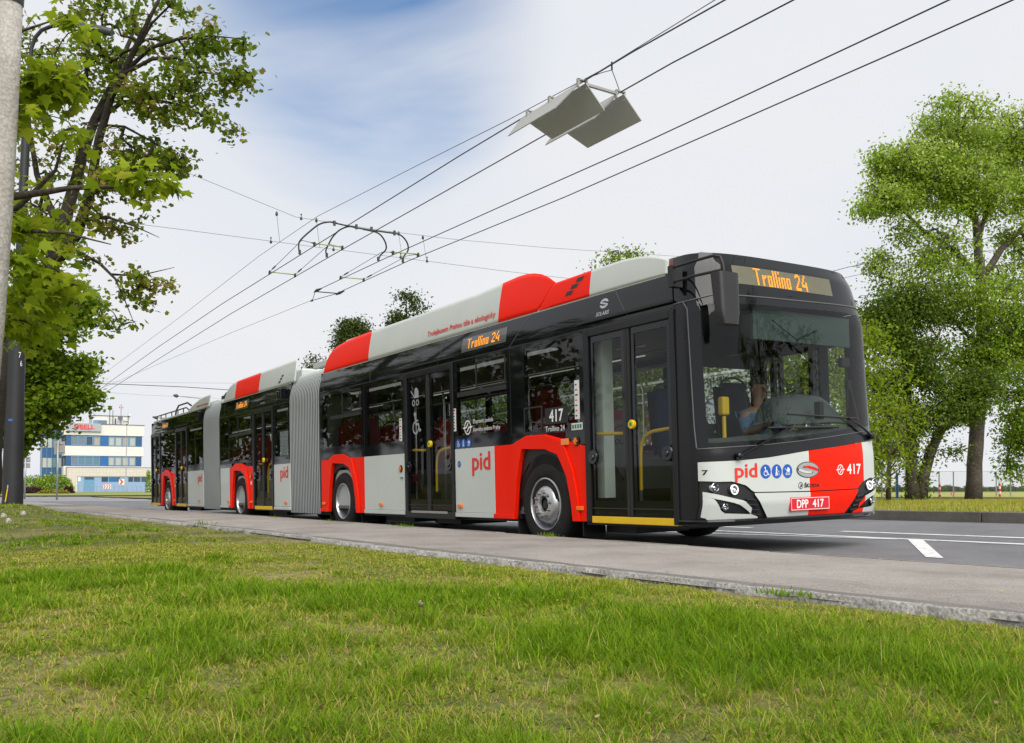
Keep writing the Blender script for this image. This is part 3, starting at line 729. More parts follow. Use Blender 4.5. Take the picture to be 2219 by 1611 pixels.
for x in (-11.3, -17.25): mb.box(x-.09, x+.09, -.10, .02, 2.42, 2.62); mb.box(x-.05, x+.07, -.13, -.10, 2.45, 2.56)
P_('side_camera', mb, BLK, bevel=.02)
# ---- front end
zwb = chain([(0, 1.005), (.13, 1.01), (.33, 1.02), (.71, 1.04), (1.15, 1.075), (1.62, 1.12), (2.17, 1.18), (2.52, 1.215)])
zwt = chain([(0, 2.37), (.19, 2.425), (.5, 2.437), (1.3, 2.455), (2.26, 2.48), (2.52, 2.46)])
zwl = chain([(0, .885), (.35, .895), (.70, .92), (1.23, .98), (1.67, 1.02), (2.14, 1.07), (2.52, 1.10)])
# side pillar in front of the first door
mb = MB()
mb.grid(lambda a, b: ((-.46+(FXu(-1, .33+b*2.01)+.46)*a), 0.0, .33+b*2.01), 3, 24)
mb.grid(lambda a, b: ((-.46+(FXu(-1, .33+b*2.01)+.46)*a), W, .33+b*2.01), 3, 24)
fpatch(mb, 0, .012, .33, lambda y: zwt(y), 0, 6, 24); fpatch(mb, 2.505, 2.52, 1.11, lambda y: zwt(y), 0, 6, 24)
P_('corner_pillar', mb, DGR, smooth=True, autosmooth=50)
mb = MB()
fpatch(mb, 0.012, 2.52, zwl, zwb, .0, 70, 6)
P_('scuttle_panel', mb, DGR, smooth=True)
mb = MB()
fpatch(mb, 0, 2.52, lambda y: zwt(y)+.012, 2.86, 0, 80, 14)
P_('header_panel', mb, BLK, smooth=True)
# windscreen: ceramic border and clear glass
e_ = .035
mb = MB()
fpatch(mb, .013, .075, zwb, zwt, 0, 8, 30); fpatch(mb, 2.38, 2.505, zwb, zwt, 0, 10, 30)
fpatch(mb, .075, 2.38, zwb, lambda y: zwb(y)+.045, 0, 60, 3); fpatch(mb, .075, 2.38, lambda y: zwt(y)-.07, zwt, 0, 60, 3)
P_('windscreen_border', mb, BLK, smooth=True)
mb = MB(); fpatch(mb, .075, 2.38, lambda y: zwb(y)+.045, lambda y: zwt(y)-.07, 0, 70, 36); P_('windscreen', mb, GL_F, smooth=True)
mb = MB()
mb.tube([FP(ys(t), zwt(ys(t))+.006, .003) for t in np.linspace(0.02, .98, 60)], .006, 6)
mb.tube([FP(ys(t), zwb(ys(t))-.002, .003) for t in np.linspace(0.05, .98, 60)], .004, 6)
mb.tube([FP(.013, z, .003) for z in np.linspace(1.01, 2.38, 20)], .006, 6)
P_('windscreen_seal', mb, mat('seal_grey', (.12, .12, .12), .35))
# white and red nose
def redf(y, _): return 1 if 1.247 < y < 2.125 else 0
RL = 1.247
up_b = chain([(.012, .71), (.12, .70), (.26, .70), (.41, .66), (.49, .598), (1.247, .590), (1.995, .598), (2.08, .66), (2.235, .70), (2.52, .715)])
mb = MB(); 
for a, b, mi in ((.014, RL, 0), (RL, 2.12, 1), (2.12, 2.515, 0)): fpatch(mb, a, b, up_b, lambda y: zwl(y)-.004, .006, 40, 8, mi)
P_('nose_panel', mb, [WHITE, REDP], smooth=True)
low_t = chain([(.495, .588), (1.247, .580), (1.99, .588)])
def lowb(y): return .36
mb = MB()
for a, b, mi in ((.50, RL, 0), (RL, 1.995, 1)):
    fpatch(mb, a, b, lambda y: max(.36, .575-(y-.50)*1.15, .575-(1.995-y)*1.15) if min(y-.50, 1.995-y) < .19 else .36, low_t, .012, 44, 8, mi)
P_('bumper_panel', mb, [WHITE, REDP], smooth=True)
mb = MB(); fpatch(mb, .0, 2.52, .295, .70, -.012, 60, 8); P_('bumper_core', mb, BLKM, smooth=True)
mb = MB()
lips = [FP(ys(t), .335, .0) for t in np.linspace(.0, 1, 60)]
mb.tube([(-.46, -.01, .335)]+[(x+.02, y, z) for x, y, z in lips], .022, 8); P_('bumper_lip', mb, BLK)
def cluster(m_):
    f = (lambda p: p) if not m_ else mir
    # white angular trim around the fog lamp
    mb = MB()
    top = f([(.03, .610), (.21, .560), (.38, .520), (.47, .455), (.56, .372)]); inn = f([(.03, .575), (.10, .545), (.33, .490), (.44, .425), (.47, .40)])
    T, I = chain(top), chain(inn)
    a0, a1 = (.03, .47) if not m_ else (2*1.247-.47, 2*1.247-.03)
    red = lambda y, _: 1 if (m_ and y < 2.12) else 0
    fpatch(mb, a0, a1, I, T, .016, 24, 3, 0, red)
    lo = chain(f([(.06, .36), (.11, .352), (.56, .36)])); hi = chain(f([(.06, .50), (.14, .455), (.19, .415), (.44, .40), (.47, .40), (.56, .372)]))
    b0, b1 = (.06, .56) if not m_ else (2*1.247-.56, 2*1.247-.06)
    fpatch(mb, b0, b1, lo, hi, .016, 24, 3, 0, red)
    c0, c1 = (.03, .15) if not m_ else (2*1.247-.15, 2*1.247-.03)
    sl = chain(f([(.03, .38), (.10, .352), (.15, .352)])); sh = chain(f([(.03, .58), (.10, .54), (.15, .455)]))
    fpatch(mb, c0, c1, sl, sh, .015, 8, 6, 0, red)
    P_('headlamp_trim', mb, [WHITE, REDP], smooth=True)
    # louvres
    mb = MB()
    for k in range(4):
        y0 = .40+.025*k; z = .53-.045*k
        pts = f([(y0, z), (y0+.12, z-.012)])
        mb.tube([FP(y, zz, .004) for y, zz in pts], .010, 6)
    P_('bumper_louvre', mb, DGR)
    for y, z, r, lit in ((.10, .645, .042, 0), (.27, .625, .045, 1), (.19, .468, .032, 0)):
        Y = y if not m_ else 2*1.247-y
        p = Vector(FP(Y, z, .0)); 
        h = MB(); h.lathe([(r*1.12, -.02), (r*1.12, .012), (r, .016), (r*.93, .006), (r*.55, -.015), (r*.5, .004), (r*.30, .012), (.0005, .013)], 26, (0, 0, 0), 'x')
        o = h.build('headlamp', CHR, bus, smooth=True, autosmooth=30, loc=p)
        if lit:
            q = MB(); q.lathe([(r*1.02, .014), (r*1.02, .022), (r*.84, .022), (r*.84, .014)], 26, (0, 0, 0), 'x'); q.lathe([(r*.22, .013), (r*.18, .02), (.0005, .021)], 20, (0, 0, 0), 'x')
            q.build('light_ring', LAMPW, o)
cluster(False); cluster(True)
# marks on the front
FD = lambda u, v, l: FP(u, v, l)
D = Decal(lambda u, v, l: FP(u, v, l+.006)); D.text('pid', .29, .535, .695, .862, 0, .003, bold=.005); D.build('operator_lettering', TXR, bus)
side_round_icons(.645, .785, .066, surf=lambda u, v, l: FP(u, v, l+.006), step=.145)
D = Decal(lambda u, v, l: FP(u, v, l+.006)); D.text('7', .03, .058, .765, .808, 0, .003, bold=.002); D.text('ŠKODA', 1.165, 1.385, .625, .672, 0, .003, shear=.12, bold=.0025)
D.arc(1.115, .645, .030, .006, 0, 360, 0, .003); D.poly([(1.105, .628), (1.118, .662), (1.128, .655), (1.122, .645), (1.135, .655), (1.13, .635), (1.12, .628)], 0, .003); D.build('front_marking', TXK, bus)
D = Decal(lambda u, v, l: FP(u, v, l+.006)); operator_emblem(D, 1.715, .79, .053, 0, .003); D.text('417', 1.82, 2.055, .745, .845, 0, .003, bold=.004); D.build('fleet_number', TXW, bus)
D = Decal(lambda u, v, l: FP(u, v, l+.008)); D.disc(1.225, .795, .078, 1, .001, 32, rx=.165); D.disc(1.225, .795, .070, 0, .003, 32, rx=.152)
for q_, mi_ in ((1, 3), (-1, 2)):
    for sc_, m2_, l_ in ((1.0, 1, .0045), (.86, mi_, .006)):
        D.poly([(1.225+q_*.152*(.35+(a-.35)*sc_), .795+q_*.070*(.22+(b-.22)*sc_)) for a, b in ((.98, -.26), (.98, .10), (.62, .36), (.05, .56), (-.42, .50), (-.50, .26), (-.1, .24), (.45, .0))], m2_, l_)
D.build('maker_emblem', [TXS, mat('emblem_edge', (.10, .10, .11), .2, metal=.5), WHITE, REDP], bus)
mb = MB(); x_ = FXY(1.245, .47)+.014
mb.box(x_-.005, x_+.010, .955, 1.525, .405, .535); pl = P_('licence_plate', mb, mat('plate_red', (.62, .01, .02), .35), bevel=.004)
D = Decal(lambda u, v, l: (x_+.010+l, u, v))
for a, b, c, d in ((.965, 1.515, .412, .417), (.965, 1.515, .523, .528), (.965, .970, .417, .523), (1.510, 1.515, .417, .523)): D.rect(a, b, c, d, 0, .001)
D.text('DPP', 1.045, 1.205, .432, .508, 0, .001, bold=.003); D.text('417', 1.27, 1.43, .432, .508, 0, .001, bold=.003); D.build('plate_lettering', TXW, pl)
# destination box
D = Decal(FD)
for i in range(20): D.rect(.47+1.4*i/20, .47+1.4*(i+1)/20, 2.562, 2.742, 0, .003)
p = D.build('destination_display', LEDP, bus)
D = Decal(FD); ledtext(D, 'Trollino 24', .73, 1.50, 2.567, 2.735, 0, .006); D.build('led_lettering', LED, p)
mb = MB()
for y, z in ((.42, 2.53), (2.12, 2.53)): pass
mb.tube([FP(y, z, .002) for y, z in ((.30, 2.50), (.32, 2.80), (.60, 2.825), (2.0, 2.84), (2.22, 2.82), (2.24, 2.515), (1.2, 2.497), (.30, 2.50))], .003, 4)
P_('display_border', mb, DGR)
mb = MB()
for y in (.35, 2.15): mb.box(-.50, -.38, y-.05, y+.05, 2.86, 2.90)
P_('marker_lamp', mb, mat('marker_grey', (.3, .3, .3), .3), bevel=.01)
# wipers
for piv, el, b0, b1 in (((.32, .93), (.97, 1.195), (.70, 1.19), (1.72, 1.215)), ((2.30, 1.125), (1.88, 1.305), (.98, 1.33), (2.02, 1.305))):
    mb = MB(); mb.tube([FP(*piv, .045), FP((piv[0]+el[0])/2, (piv[1]+el[1])/2, .055), FP(*el, .045)], [.016, .011, .008], 8)
    mb.lathe([(.034, -.02), (.034, .03), (.02, .045), (.0005, .047)], 20, FP(*piv, .02), 'x')
    o = P_('wiper', mb, BLK)
    mb = MB(); mb.tube([FP(b0[0]+(b1[0]-b0[0])*t, b0[1]+(b1[1]-b0[1])*t, .03) for t in np.linspace(0, 1, 12)], .010, 6); mb.build('wiper_blade', BLKM, o)
# kerb-side mirror on its bracket
mb = MB()
mb.tube([(-.40, -.03, 2.56), (-.37, -.08, 2.565), (-.1, -.09, 2.565), (.22, -.06, 2.56)], .014, 8)
mb.tube([(-.40, -.03, 2.69), (-.37, -.08, 2.70), (-.1, -.09, 2.70), (.14, -.08, 2.70), (.205, -.06, 2.68), (.225, -.05, 2.62), (.23, -.04, 2.50)], .014, 8)
mb.box(-.43, -.36, -.10, .02, 2.52, 2.72)
mo = P_('mirror', mb, BLKM, smooth=True, autosmooth=40)
mb = MB()
def mh(a, b):
    z = 2.535-.46*b; wd = .125*(1-.10*b)*(1 if b < .8 else 1-(b-.8)*1.1); dp = .072*(1-.25*b)
    th = a*2*math.pi
    cx_, cy_ = math.cos(th), math.sin(th)
    px = abs(cx_)**.45*math.copysign(1, cx_)*dp; py = abs(cy_)**.45*math.copysign(1, cy_)*wd
    return (.21+px+.03*b, -.02+py, z)
mb.grid(mh, 32, 10)
mb.add([mh(k/32, 0) for k in range(32)], [tuple(range(32))]); mb.add([mh(k/32, 1) for k in range(32)], [tuple(range(31, -1, -1))])
mb.build('mirror_housing', mat('mirror_plastic', (.022, .021, .024), .42, var=.1), mo, smooth=True, autosmooth=35, bevel=0)
# ---- interior
mb = MB()
for a, b in ((-9.5, -.45), (-11.0, -9.5), (-15.7, -11.0), (-17.1, -15.7), (-22.78, -17.1)): mb.box(a, b, .06, W-.06, .36, .40)
P_('floor', mb, FLR)
mb = MB()
for a, b in ((-9.45, -.5), (-15.66, -11.02), (-22.75, -17.12)): mb.box(a, b, .07, W-.07, 2.36, 2.40)
P_('ceiling', mb, CEIL)
mb = MB()
for a, b in ((-9.3, -3.2), (-15.5, -11.2), (-22.5, -17.3)): mb.box(a, b, .5, .62, 2.34, 2.358); mb.box(a, b, W-.62, W-.5, 2.34, 2.358)
P_('ceiling_lamp', mb, mat('lamp_strip', (.8, .8, .78), .4, emit=(1, .98, .95), estr=.3))
mb = MB()      # wheel boxes and partitions
for wx in (-2.70, -8.60, -14.27, -20.92):
    for y0, y1 in ((.08, .72), (W-.72, W-.08)): mb.box(wx-.72, wx+(.72 if (wx < -3 or y0 > 1) else .20), y0, y1, .40, 1.0)
mb.box(-9.42, -9.36, .1, .55, .4, 2.3); mb.box(-7.62, -7.56, .08, .5, .42, 1.2)
mb.box(-5.6, -4.9, W-.30, W-.10, .5, 1.15); mb.box(-12.6, -12.1, W-.3, W-.1, .5, 1.15)
P_('interior_panel', mb, INT, bevel=.01)
mb = MB(); mb.box(-1.86, -1.72, .12, .26, .55, 2.30); P_('door_post_cover', mb, mat('post_cover', (.62, .68, .63), .5))
mb = MB(); mb.box(-2.78, -2.08, .90, .93, .78, 1.43)
sp_ = P_('partition', mb, mat('partition_grey', (.42, .46, .46), .45))
D = Decal(lambda u, v, l: (u, .90-l, v)); D.text('SOLARIS', -2.54, -2.14, 1.15, 1.21, 1, .003); D.disc(-2.36, 1.31, .07, 0, .003, rx=.16); D.disc(-2.36, 1.31, .04, 2, .005, rx=.12); D.build('maker_lettering', [TXR, TXK, INT], sp_)
mb = MB(); mb.box(-2.78, -2.08, .88, .90, .755, .785); mb.build('kick_strip', POLE, sp_)
mb = MB(); mb.box(-2.78, -2.08, .89, .95, .40, .75); mb.build('riser', FLR, sp_)
mb = MB()
for x, y in ((-1.2, .75), (-.95, .55), (-3.0, .75), (-4.4, 1.0), (-4.4, W-.5), (-6.0, .35), (-6.8, 1.0), (-7.4, .8), (-8.4, .9), (-12.4, .7), (-13.6, .9), (-15.3, .9), (-11.5, .4), (-18.2, .6), (-19.5, .9), (-21.0, .8), (-5.2, 1.2), (-2.0, 1.5)):
    mb.tube([(x, y, .42), (x, y, 2.0), (x-.06, y, 2.25), (x-.10, y, 2.37)], .017, 8)
for y in (.75, W-.75):
    for a, b in ((-9.3, -1.2), (-15.5, -11.2), (-22.4, -17.3)): mb.tube([(a, y, 2.12), (b, y, 2.12)], .016, 8)
mb.tube([(-.98, .5, 2.3), (-.96, .5, 1.34), (-.86, .5, 1.24), (-.86, .5, .94), (-.95, .5, .84), (-.95, .5, .62)], .016, 8)
mb.tube([(-1.74, .3, 2.13), (-1.24, .3, 2.11)], .016, 8)
P_('interior_handrail', mb, POLE, smooth=True, autosmooth=50)
mb = MB()
for x in np.arange(-9.0, -2.0, .42): mb.tube([(x+.045*math.cos(k*.7), .75, 2.02+.06*math.sin(k*.7)) for k in range(10)], .007, 5)
for x in np.arange(-15.2, -11.5, .45): mb.tube([(x+.045*math.cos(k*.7), .75, 2.02+.06*math.sin(k*.7)) for k in range(10)], .007, 5)
P_('hanging_strap', mb, BLKM)
def seat(x, y, z=.42, cm=SRED, face=1, w=.42, h=.85):
    mb = MB()
    def bk(a, b):
        zz = z+.42+h*b; wd = w/2*(1-.12*abs(b-.45)*2+.0)*(1-.35*max(0, b-.86)/.14)
        return (x-face*(.20+.10*b), y+(a*2-1)*wd, zz)
    mb.grid(bk, 6, 10)
    mb.grid(lambda a, b: (x-face*.27-face*.10*b, y+(a*2-1)*w/2*(1-.1*abs(b-.5)), z+.42+h*.95*b), 6, 10)
    mb.grid(lambda a, b: (x-face*.20+face*.42*b, y+(a*2-1)*w/2, z+.42+.02*math.sin(b*3)), 4, 5)
    mb.box(min(x-face*.2, x+face*.2), max(x-face*.2, x+face*.2), y-w/2+.02, y+w/2-.02, z+.36, z+.415)
    s_ = P_('seat', mb, cm, smooth=True, autosmooth=45)
    so_ = s_.modifiers.new('s', 'SOLIDIFY'); so_.thickness = .03
    hb = MB(); hb.tube([(x-face*.31, y+(w/2-.04)*math.cos(t), z+.42+h*.92+.13*math.sin(t)) for t in np.linspace(0, math.pi, 12)], .014, 6); hb.box(x-.12, x+.12, y-.03, y+.03, z, z+.36); hb.build('seat_grip', BLKM, s_)
for x, y, c in ((-2.95, .48, SRED), (-3.6, W-.40, SRED), (-2.62, W-.45, SBLU), (-4.5, W-.4, SRED), (-8.3, .50, SRED), (-9.0, .5, SRED), (-7.3, .5, SRED), (-6.6, W-.45, SRED), (-7.5, W-.45, SRED), (-8.4, W-.45, SRED), (-5.5, W-.42, SRED),
                (-14.6, .5, SRED), (-13.85, .5, SRED), (-11.4, .5, SRED), (-14.2, W-.45, SRED), (-13.0, W-.4, SRED), (-11.9, W-.42, SRED), (-15.1, W-.45, SRED), (-20.6, .5, SRED), (-21.3, .5, SRED), (-18.0, .5, SRED), (-19.0, W-.42, SRED), (-20.4, W-.45, SRED), (-21.5, W-.45, SRED)):
    raised = min(abs(x-q) for q in (-2.70, -8.60, -14.27, -20.92)) < .8
    seat(x, y, .62 if raised else .42, c)
seat(-1.05, .98, .42, SBLU, face=-1, w=.44, h=.78) if False else None
# driver's area
mb = MB()
mb.grid(lambda a, b: (-.10-.42*b-(.16 if (.06+a*2.4 < .3 or .06+a*2.4 > 2.2) else 0), .08+a*2.36, zwb(.08+a*2.36)+.02+.07*b), 20, 4)
mb.box(-.62, -.52, .30, W-.1, .45, 1.1)
P_('dashboard', mb, mat('dashboard_grey', (.10, .115, .115), .5, var=.1))
mb = MB()
def hood(a, b):
    y = 1.22+1.06*a; e = (1-abs(2*a-1)**4); x = -.24-.42*b
    z = 1.25+(.04+.27*e)*math.sin(min(1, b*1.7)*math.pi/2)+.05*a*e
    return (x, y, z)
mb.grid(hood, 24, 10); P_('instrument_hood', mb, mat('hood_grey', (.075, .09, .09), .42, var=.05), smooth=True)
mb = MB(); mb.lathe([(.225+.016*math.cos(t), .016*math.sin(t)) for t in np.linspace(0, 2*math.pi, 9)], 32, (0, 0, 0), 'z')
sw = P_('steering_wheel', mb, BLKM, smooth=True); sw.location = (-.72, 1.86, 1.43); sw.rotation_euler = (0, R(-55), 0)
mb = MB(); mb.box(-.19, -.16, .73, 2.17, 2.06, 2.36); P_('sun_blind', mb, mat('blind_grey', (.055, .08, .08), .6))
mb = MB(); mb.tube([(-.12, .95, 2.25), (-.12, 1.30, 2.08), (-.12, 1.62, 2.2)], .007, 6); P_('blind_arm', mb, BLKM)
mb = MB()
for a in (-1.42, -.86): mb.box(a-.03, a+.03, W-.12, W-.06, 1.1, 2.2)
mb.box(-1.6, -.84, W-.12, W-.06, 2.12, 2.2); mb.box(-1.33, -1.29, W-.12, W-.06, 1.1, 2.15)
P_('driver_window_frame', mb, BLKM)
mb = MB()
mb.grid(lambda a, b: (-.73+.15*a, W-.16+.012*math.sin(a*50), 1.3+.85*b), 50, 2); P_('curtain', mb, mat('curtain_grey', (.14, .16, .18), .8), smooth=True)
mb = MB(); mb.box(-1.66, -1.62, 1.25, W-.1, .42, 1.35); mb.box(-1.66, -1.62, 1.25, W-.1, 2.0, 2.36); mb.box(-1.66, -1.62, 1.25, 1.32, 1.35, 2.0); P_('cab_wall', mb, INTD)
mb = MB(); mb.box(-.80, -.72, .87, .97, 1.37, 1.56); mb.box(-.78, -.74, .90, .94, .4, 1.37); P_('ticket_validator', mb, YEL, bevel=.02)
seat(-1.25, 1.90, .50, mat('driver_seat_dark', (.03, .032, .038), .8), w=.5, h=.9)
mb = MB(); mb.tube([FP(2.2, 1.28, -.04), FP(2.2, 1.65, -.10)], .008, 6); mb.box(-.20, -.12, 1.62, 1.68, 1.30, 1.48)
mb.box(-.26, -.20, 2.10, 2.22, 1.86, 1.96); mb.box(-.33, -.27, 2.28, 2.34, 1.64, 1.74)
P_('cab_fitting', mb, BLKM, bevel=.01)
# ================================================================== DRIVER
def skinfig(name, joints, edges, m, parent=None, root=0, sub=2):
    me = bpy.data.meshes.new(name); me.from_pydata([j[0] for j in joints], edges, []); me.materials.append(m)
    o = bpy.data.objects.new(name, me); COL.objects.link(o)
    sk = o.modifiers.new('skin', 'SKIN'); sk.use_smooth_shade = True
    for i, j in enumerate(joints):
        sv = me.skin_vertices[0].data[i]; sv.radius = j[1] if isinstance(j[1], tuple) else (j[1], j[1]); sv.use_root = (i == root)
    ss = o.modifiers.new('sub', 'SUBSURF'); ss.levels = sub; ss.render_levels = sub
    if parent: o.parent = parent
    return o
SKIN = mat('skin', (.48, .27, .19), .5, var=.06, vscale=12); SHIRT = mat('shirt_blue', (.14, .28, .50), .8, var=.35, vscale=14); TROU = mat('trousers_dark', (.02, .022, .03), .85)
HAIR = mat('hair_grey_brown', (.06, .045, .035), .7)
drv = thing('person', 'driver in a light blue shirt sitting behind the windscreen, forearms on the wheel', 'person', loc=TB @ Vector((-1.25, 1.90, .92)), rot=(TILT, 0, 0))
# local frame: origin at the seat, x forward, y to the driver's left, z up
J = [((0, 0, .10), .135), ((0, 0, .24), .125), ((.01, 0, .40), (.15, .12)), ((.02, 0, .52), (.14, .10)), ((.04, 0, .60), .055), ((.06, 0, .68), .060), ((.08, 0, .745), (.085, .078)), ((.08, 0, .83), (.088, .078)), ((.07, 0, .895), .055),
     ((.02, .19, .50), .062), ((.14, .26, .30), .050), ((.36, .20, .40), .038), ((.44, .17, .435), .028),
     ((.02, -.19, .50), .062), ((.13, -.27, .29), .050), ((.35, -.21, .37), .038), ((.43, -.18, .405), .028),
     ((.03, .10, .07), .095), ((.42, .14, .10), .075), ((.46, .15, -.34), .05), ((.60, .15, -.40), .04),
     ((.03, -.10, .07), .095), ((.42, -.14, .10), .075), ((.46, -.15, -.34), .05), ((.60, -.15, -.40), .04)]
Ed = [(0, 1), (1, 2), (2, 3), (3, 4), (4, 5), (5, 6), (6, 7), (7, 8), (3, 9), (9, 10), (10, 11), (11, 12), (3, 13), (13, 14), (14, 15), (15, 16), (0, 17), (17, 18), (18, 19), (19, 20), (0, 21), (21, 22), (22, 23), (23, 24)]
skinfig('body', J, Ed, SKIN, drv)
k = lambda j, e: (j[0], tuple(q+e for q in j[1]) if isinstance(j[1], tuple) else j[1]+e)
S_ = [k(J[0], .012), k(J[1], .015), k(J[2], .015), k(J[3], .014), ((.035, 0, .575), .07), k(J[9], .018), ((.10, .235, .37), .066), k(J[13], .018), ((.095, -.24, .365), .066), ((.135, .262, .30), .064), ((.13, -.27, .29), .064)]
skinfig('shirt', S_, [(0, 1), (1, 2), (2, 3), (3, 4), (3, 5), (5, 6), (3, 7), (7, 8), (6, 9), (8, 10)], SHIRT, drv)
skinfig('trousers', [k(J[0], .014), k(J[17], .012), k(J[18], .014), k(J[19], .02), k(J[21], .012), k(J[22], .014), k(J[23], .02)], [(0, 1), (1, 2), (2, 3), (0, 4), (4, 5), (5, 6)], TROU, drv)
mb = MB(); mb.grid(lambda a, b: (.065+.098*math.cos(a*2*math.pi)*math.sin(.05+b*1.35)-.012, .094*math.sin(a*2*math.pi)*math.sin(.05+b*1.35), .815+.112*math.cos(b*1.35)), 20, 8); mb.build('hair', HAIR, drv, smooth=True)
mb = MB(); mb.tube([(.155, 0, .80), (.185, 0, .765), (.165, 0, .755)], [.012, .018, .012], 8)
for s in (-1, 1): mb.tube([(.07, s*.088, .80), (.065, s*.098, .785), (.07, s*.088, .755)], [.008, .014, .008], 6)
mb.build('nose_and_ears', SKIN, drv, smooth=True)
mb = MB()
for s in (-1, 1): mb.lathe([(.0005, .008), (.007, .004), (.008, -.004)], 10, (.158, s*.033, .80), 'x')
mb.build('eye', TXK, drv)
mb = MB(); mb.tube([(.155, -.025, .718), (.165, 0, .716), (.155, .025, .718)], .005, 6); mb.build('mouth', mat('lips', (.30, .10, .09), .5), drv)
for s, w0 in ((1, (.44, .17, .435)), (-1, (.43, -.18, .405))):
    b = Vector(w0)
    jj = [((b.x, b.y, b.z), (.022, .028)), ((b.x+.05, b.y-s*.01, b.z+.008), (.016, .032)), ((b.x+.08, b.y-s*.01, b.z+.004), (.014, .036))]; ee = [(0, 1), (1, 2)]
    skinfig('palm', jj, ee, SKIN, drv, sub=1)
    for q, L in enumerate((.068, .075, .07, .055)):
        y = b.y-s*.01+(q-1.5)*.019*s
        fj = [((b.x+.075, y, b.z+.004), .0095), ((b.x+.075+L*.45, y, b.z+.0), .009), ((b.x+.075+L*.72, y, b.z-.02), .008), ((b.x+.075+L*.62, y, b.z-.042), .007)]
        skinfig('finger', fj, [(0, 1), (1, 2), (2, 3)], SKIN, drv, sub=1)
    fj = [((b.x+.03, b.y-s*.035, b.z), .011), ((b.x+.055, b.y-s*.055, b.z-.012), .010), ((b.x+.08, b.y-s*.052, b.z-.03), .008)]
    skinfig('thumb', fj, [(0, 1), (1, 2)], SKIN, drv, sub=1)
# ================================================================== GROUND
def smooth(x, a, b):
    t = max(0.0, min(1.0, (x-a)/(b-a))); return t*t*(3-2*t)
TT = math.tan(TILT)
def rise(x): return float(np.interp(-x, [45, 75, 100, 150, 200, 400], [0, .12, .25, .62, .80, 1.2]))
def pav(x): return float(np.interp(-x, [-4, -1, 4, 13, 29, 50], [.143, .145, .165, .195, .215, .22]))
def mound(x, y): return .25*smooth(-x, 5, 13)*smooth(-y, 3.0, 4.4)*(1-smooth(-x, 24, 45))
def vergez(x, y): return pav(x)+rise(x)-.012+mound(x, y)+.03*math.sin(x*.9+y*.7)*math.sin(y*1.3-x*.4)*smooth(-y, 3.1, 4.2)
def farz(x, y):
    w = 1-smooth(y, 45, 90); return .28+.005*(min(y, 30)-7)*0-.10*smooth(y, 10, 26)+rise(x)*w-1.05*smooth(y, 70, 380)*(1-smooth(-x, 250, 500))
# materials
def groundmat(name, cols, scale, bump=.3, bscale=40, rough=.95, fine=None):
    m = bpy.data.materials.new(name); m.use_nodes = True; nt = m.node_tree; b = nt.nodes['Principled BSDF']; b.inputs['Roughness'].default_value = rough
    b.inputs['Specular IOR Level'].default_value = .25
    tc = nd(nt, 'ShaderNodeTexCoord'); n1 = nd(nt, 'ShaderNodeTexNoise'); n1.inputs['Scale'].default_value = scale; n1.inputs['Detail'].default_value = 9; n1.inputs['Roughness'].default_value = .68
    nt.links.new(tc.outputs['Object'], n1.inputs['Vector'])
    r = nd(nt, 'ShaderNodeValToRGB'); r.color_ramp.interpolation = 'LINEAR'
    while len(r.color_ramp.elements) < len(cols): r.color_ramp.elements.new(.5)
    for e, (p, c) in zip(r.color_ramp.elements, cols): e.position = p; e.color = (*c, 1)
    nt.links.new(n1.outputs['Fac'], r.inputs[0]); last = r.outputs[0]
    if fine:
        n3 = nd(nt, 'ShaderNodeTexNoise'); n3.inputs['Scale'].default_value = fine[0]; n3.inputs['Detail'].default_value = 3
        nt.links.new(tc.outputs['Object'], n3.inputs['Vector'])
        mr = nd(nt, 'ShaderNodeMapRange'); mr.inputs['From Min'].default_value = .3; mr.inputs['From Max'].default_value = .7; mr.inputs['To Min'].default_value = 1-fine[1]; mr.inputs['To Max'].default_value = 1+fine[1]
        nt.links.new(n3.outputs['Fac'], mr.inputs['Value'])
        hs = nd(nt, 'ShaderNodeHueSaturation'); nt.links.new(mr.outputs[0], hs.inputs['Value']); nt.links.new(last, hs.inputs['Color']); last = hs.outputs[0]
    nt.links.new(last, b.inputs['Base Color'])
    if bump:
        n2 = nd(nt, 'ShaderNodeTexNoise'); n2.inputs['Scale'].default_value = bscale; n2.inputs['Detail'].default_value = 6
        nt.links.new(tc.outputs['Object'], n2.inputs['Vector']); bp = nd(nt, 'ShaderNodeBump'); bp.inputs['Strength'].default_value = bump; bp.inputs['Distance'].default_value = .02
        nt.links.new(n2.outputs['Fac'], bp.inputs['Height']); nt.links.new(bp.outputs[0], b.inputs['Normal'])
    return m
M_GRASS = groundmat('lawn', [(.30, (.06, .07, .016)), (.46, (.10, .11, .028)), (.56, (.18, .15, .06)), (.70, (.26, .20, .11))], .9, .6, 30, fine=(45, .4))
M_FARGR = groundmat('far_lawn', [(.3, (.12, .13, .03)), (.5, (.20, .19, .05)), (.7, (.27, .23, .09))], .6, .5, 30, fine=(30, .35))
M_ROAD = groundmat('asphalt_road', [(.3, (.115, .118, .128)), (.5, (.165, .168, .178)), (.7, (.205, .208, .218))], .6, .35, 180, .85, fine=(220, .38))
M_PAVE = groundmat('asphalt_pavement', [(.28, (.20, .182, .165)), (.48, (.29, .265, .243)), (.72, (.37, .345, .32))], 1.1, .5, 150, .9, fine=(160, .42))
M_KERB = groundmat('kerb_stone', [(.3, (.10, .092, .082)), (.7, (.175, .16, .142))], 2.2, .6, 60, .9, fine=(120, .3))
M_NKERB = groundmat('kerb_concrete', [(.3, (.26, .235, .20)), (.7, (.36, .33, .285))], 2.0, .5, 80, .9, fine=(120, .25))
M_EDGE = groundmat('edging_concrete', [(.3, (.20, .19, .175)), (.55, (.33, .32, .30)), (.8, (.40, .39, .37))], 5, .9, 35, .9, fine=(60, .4))
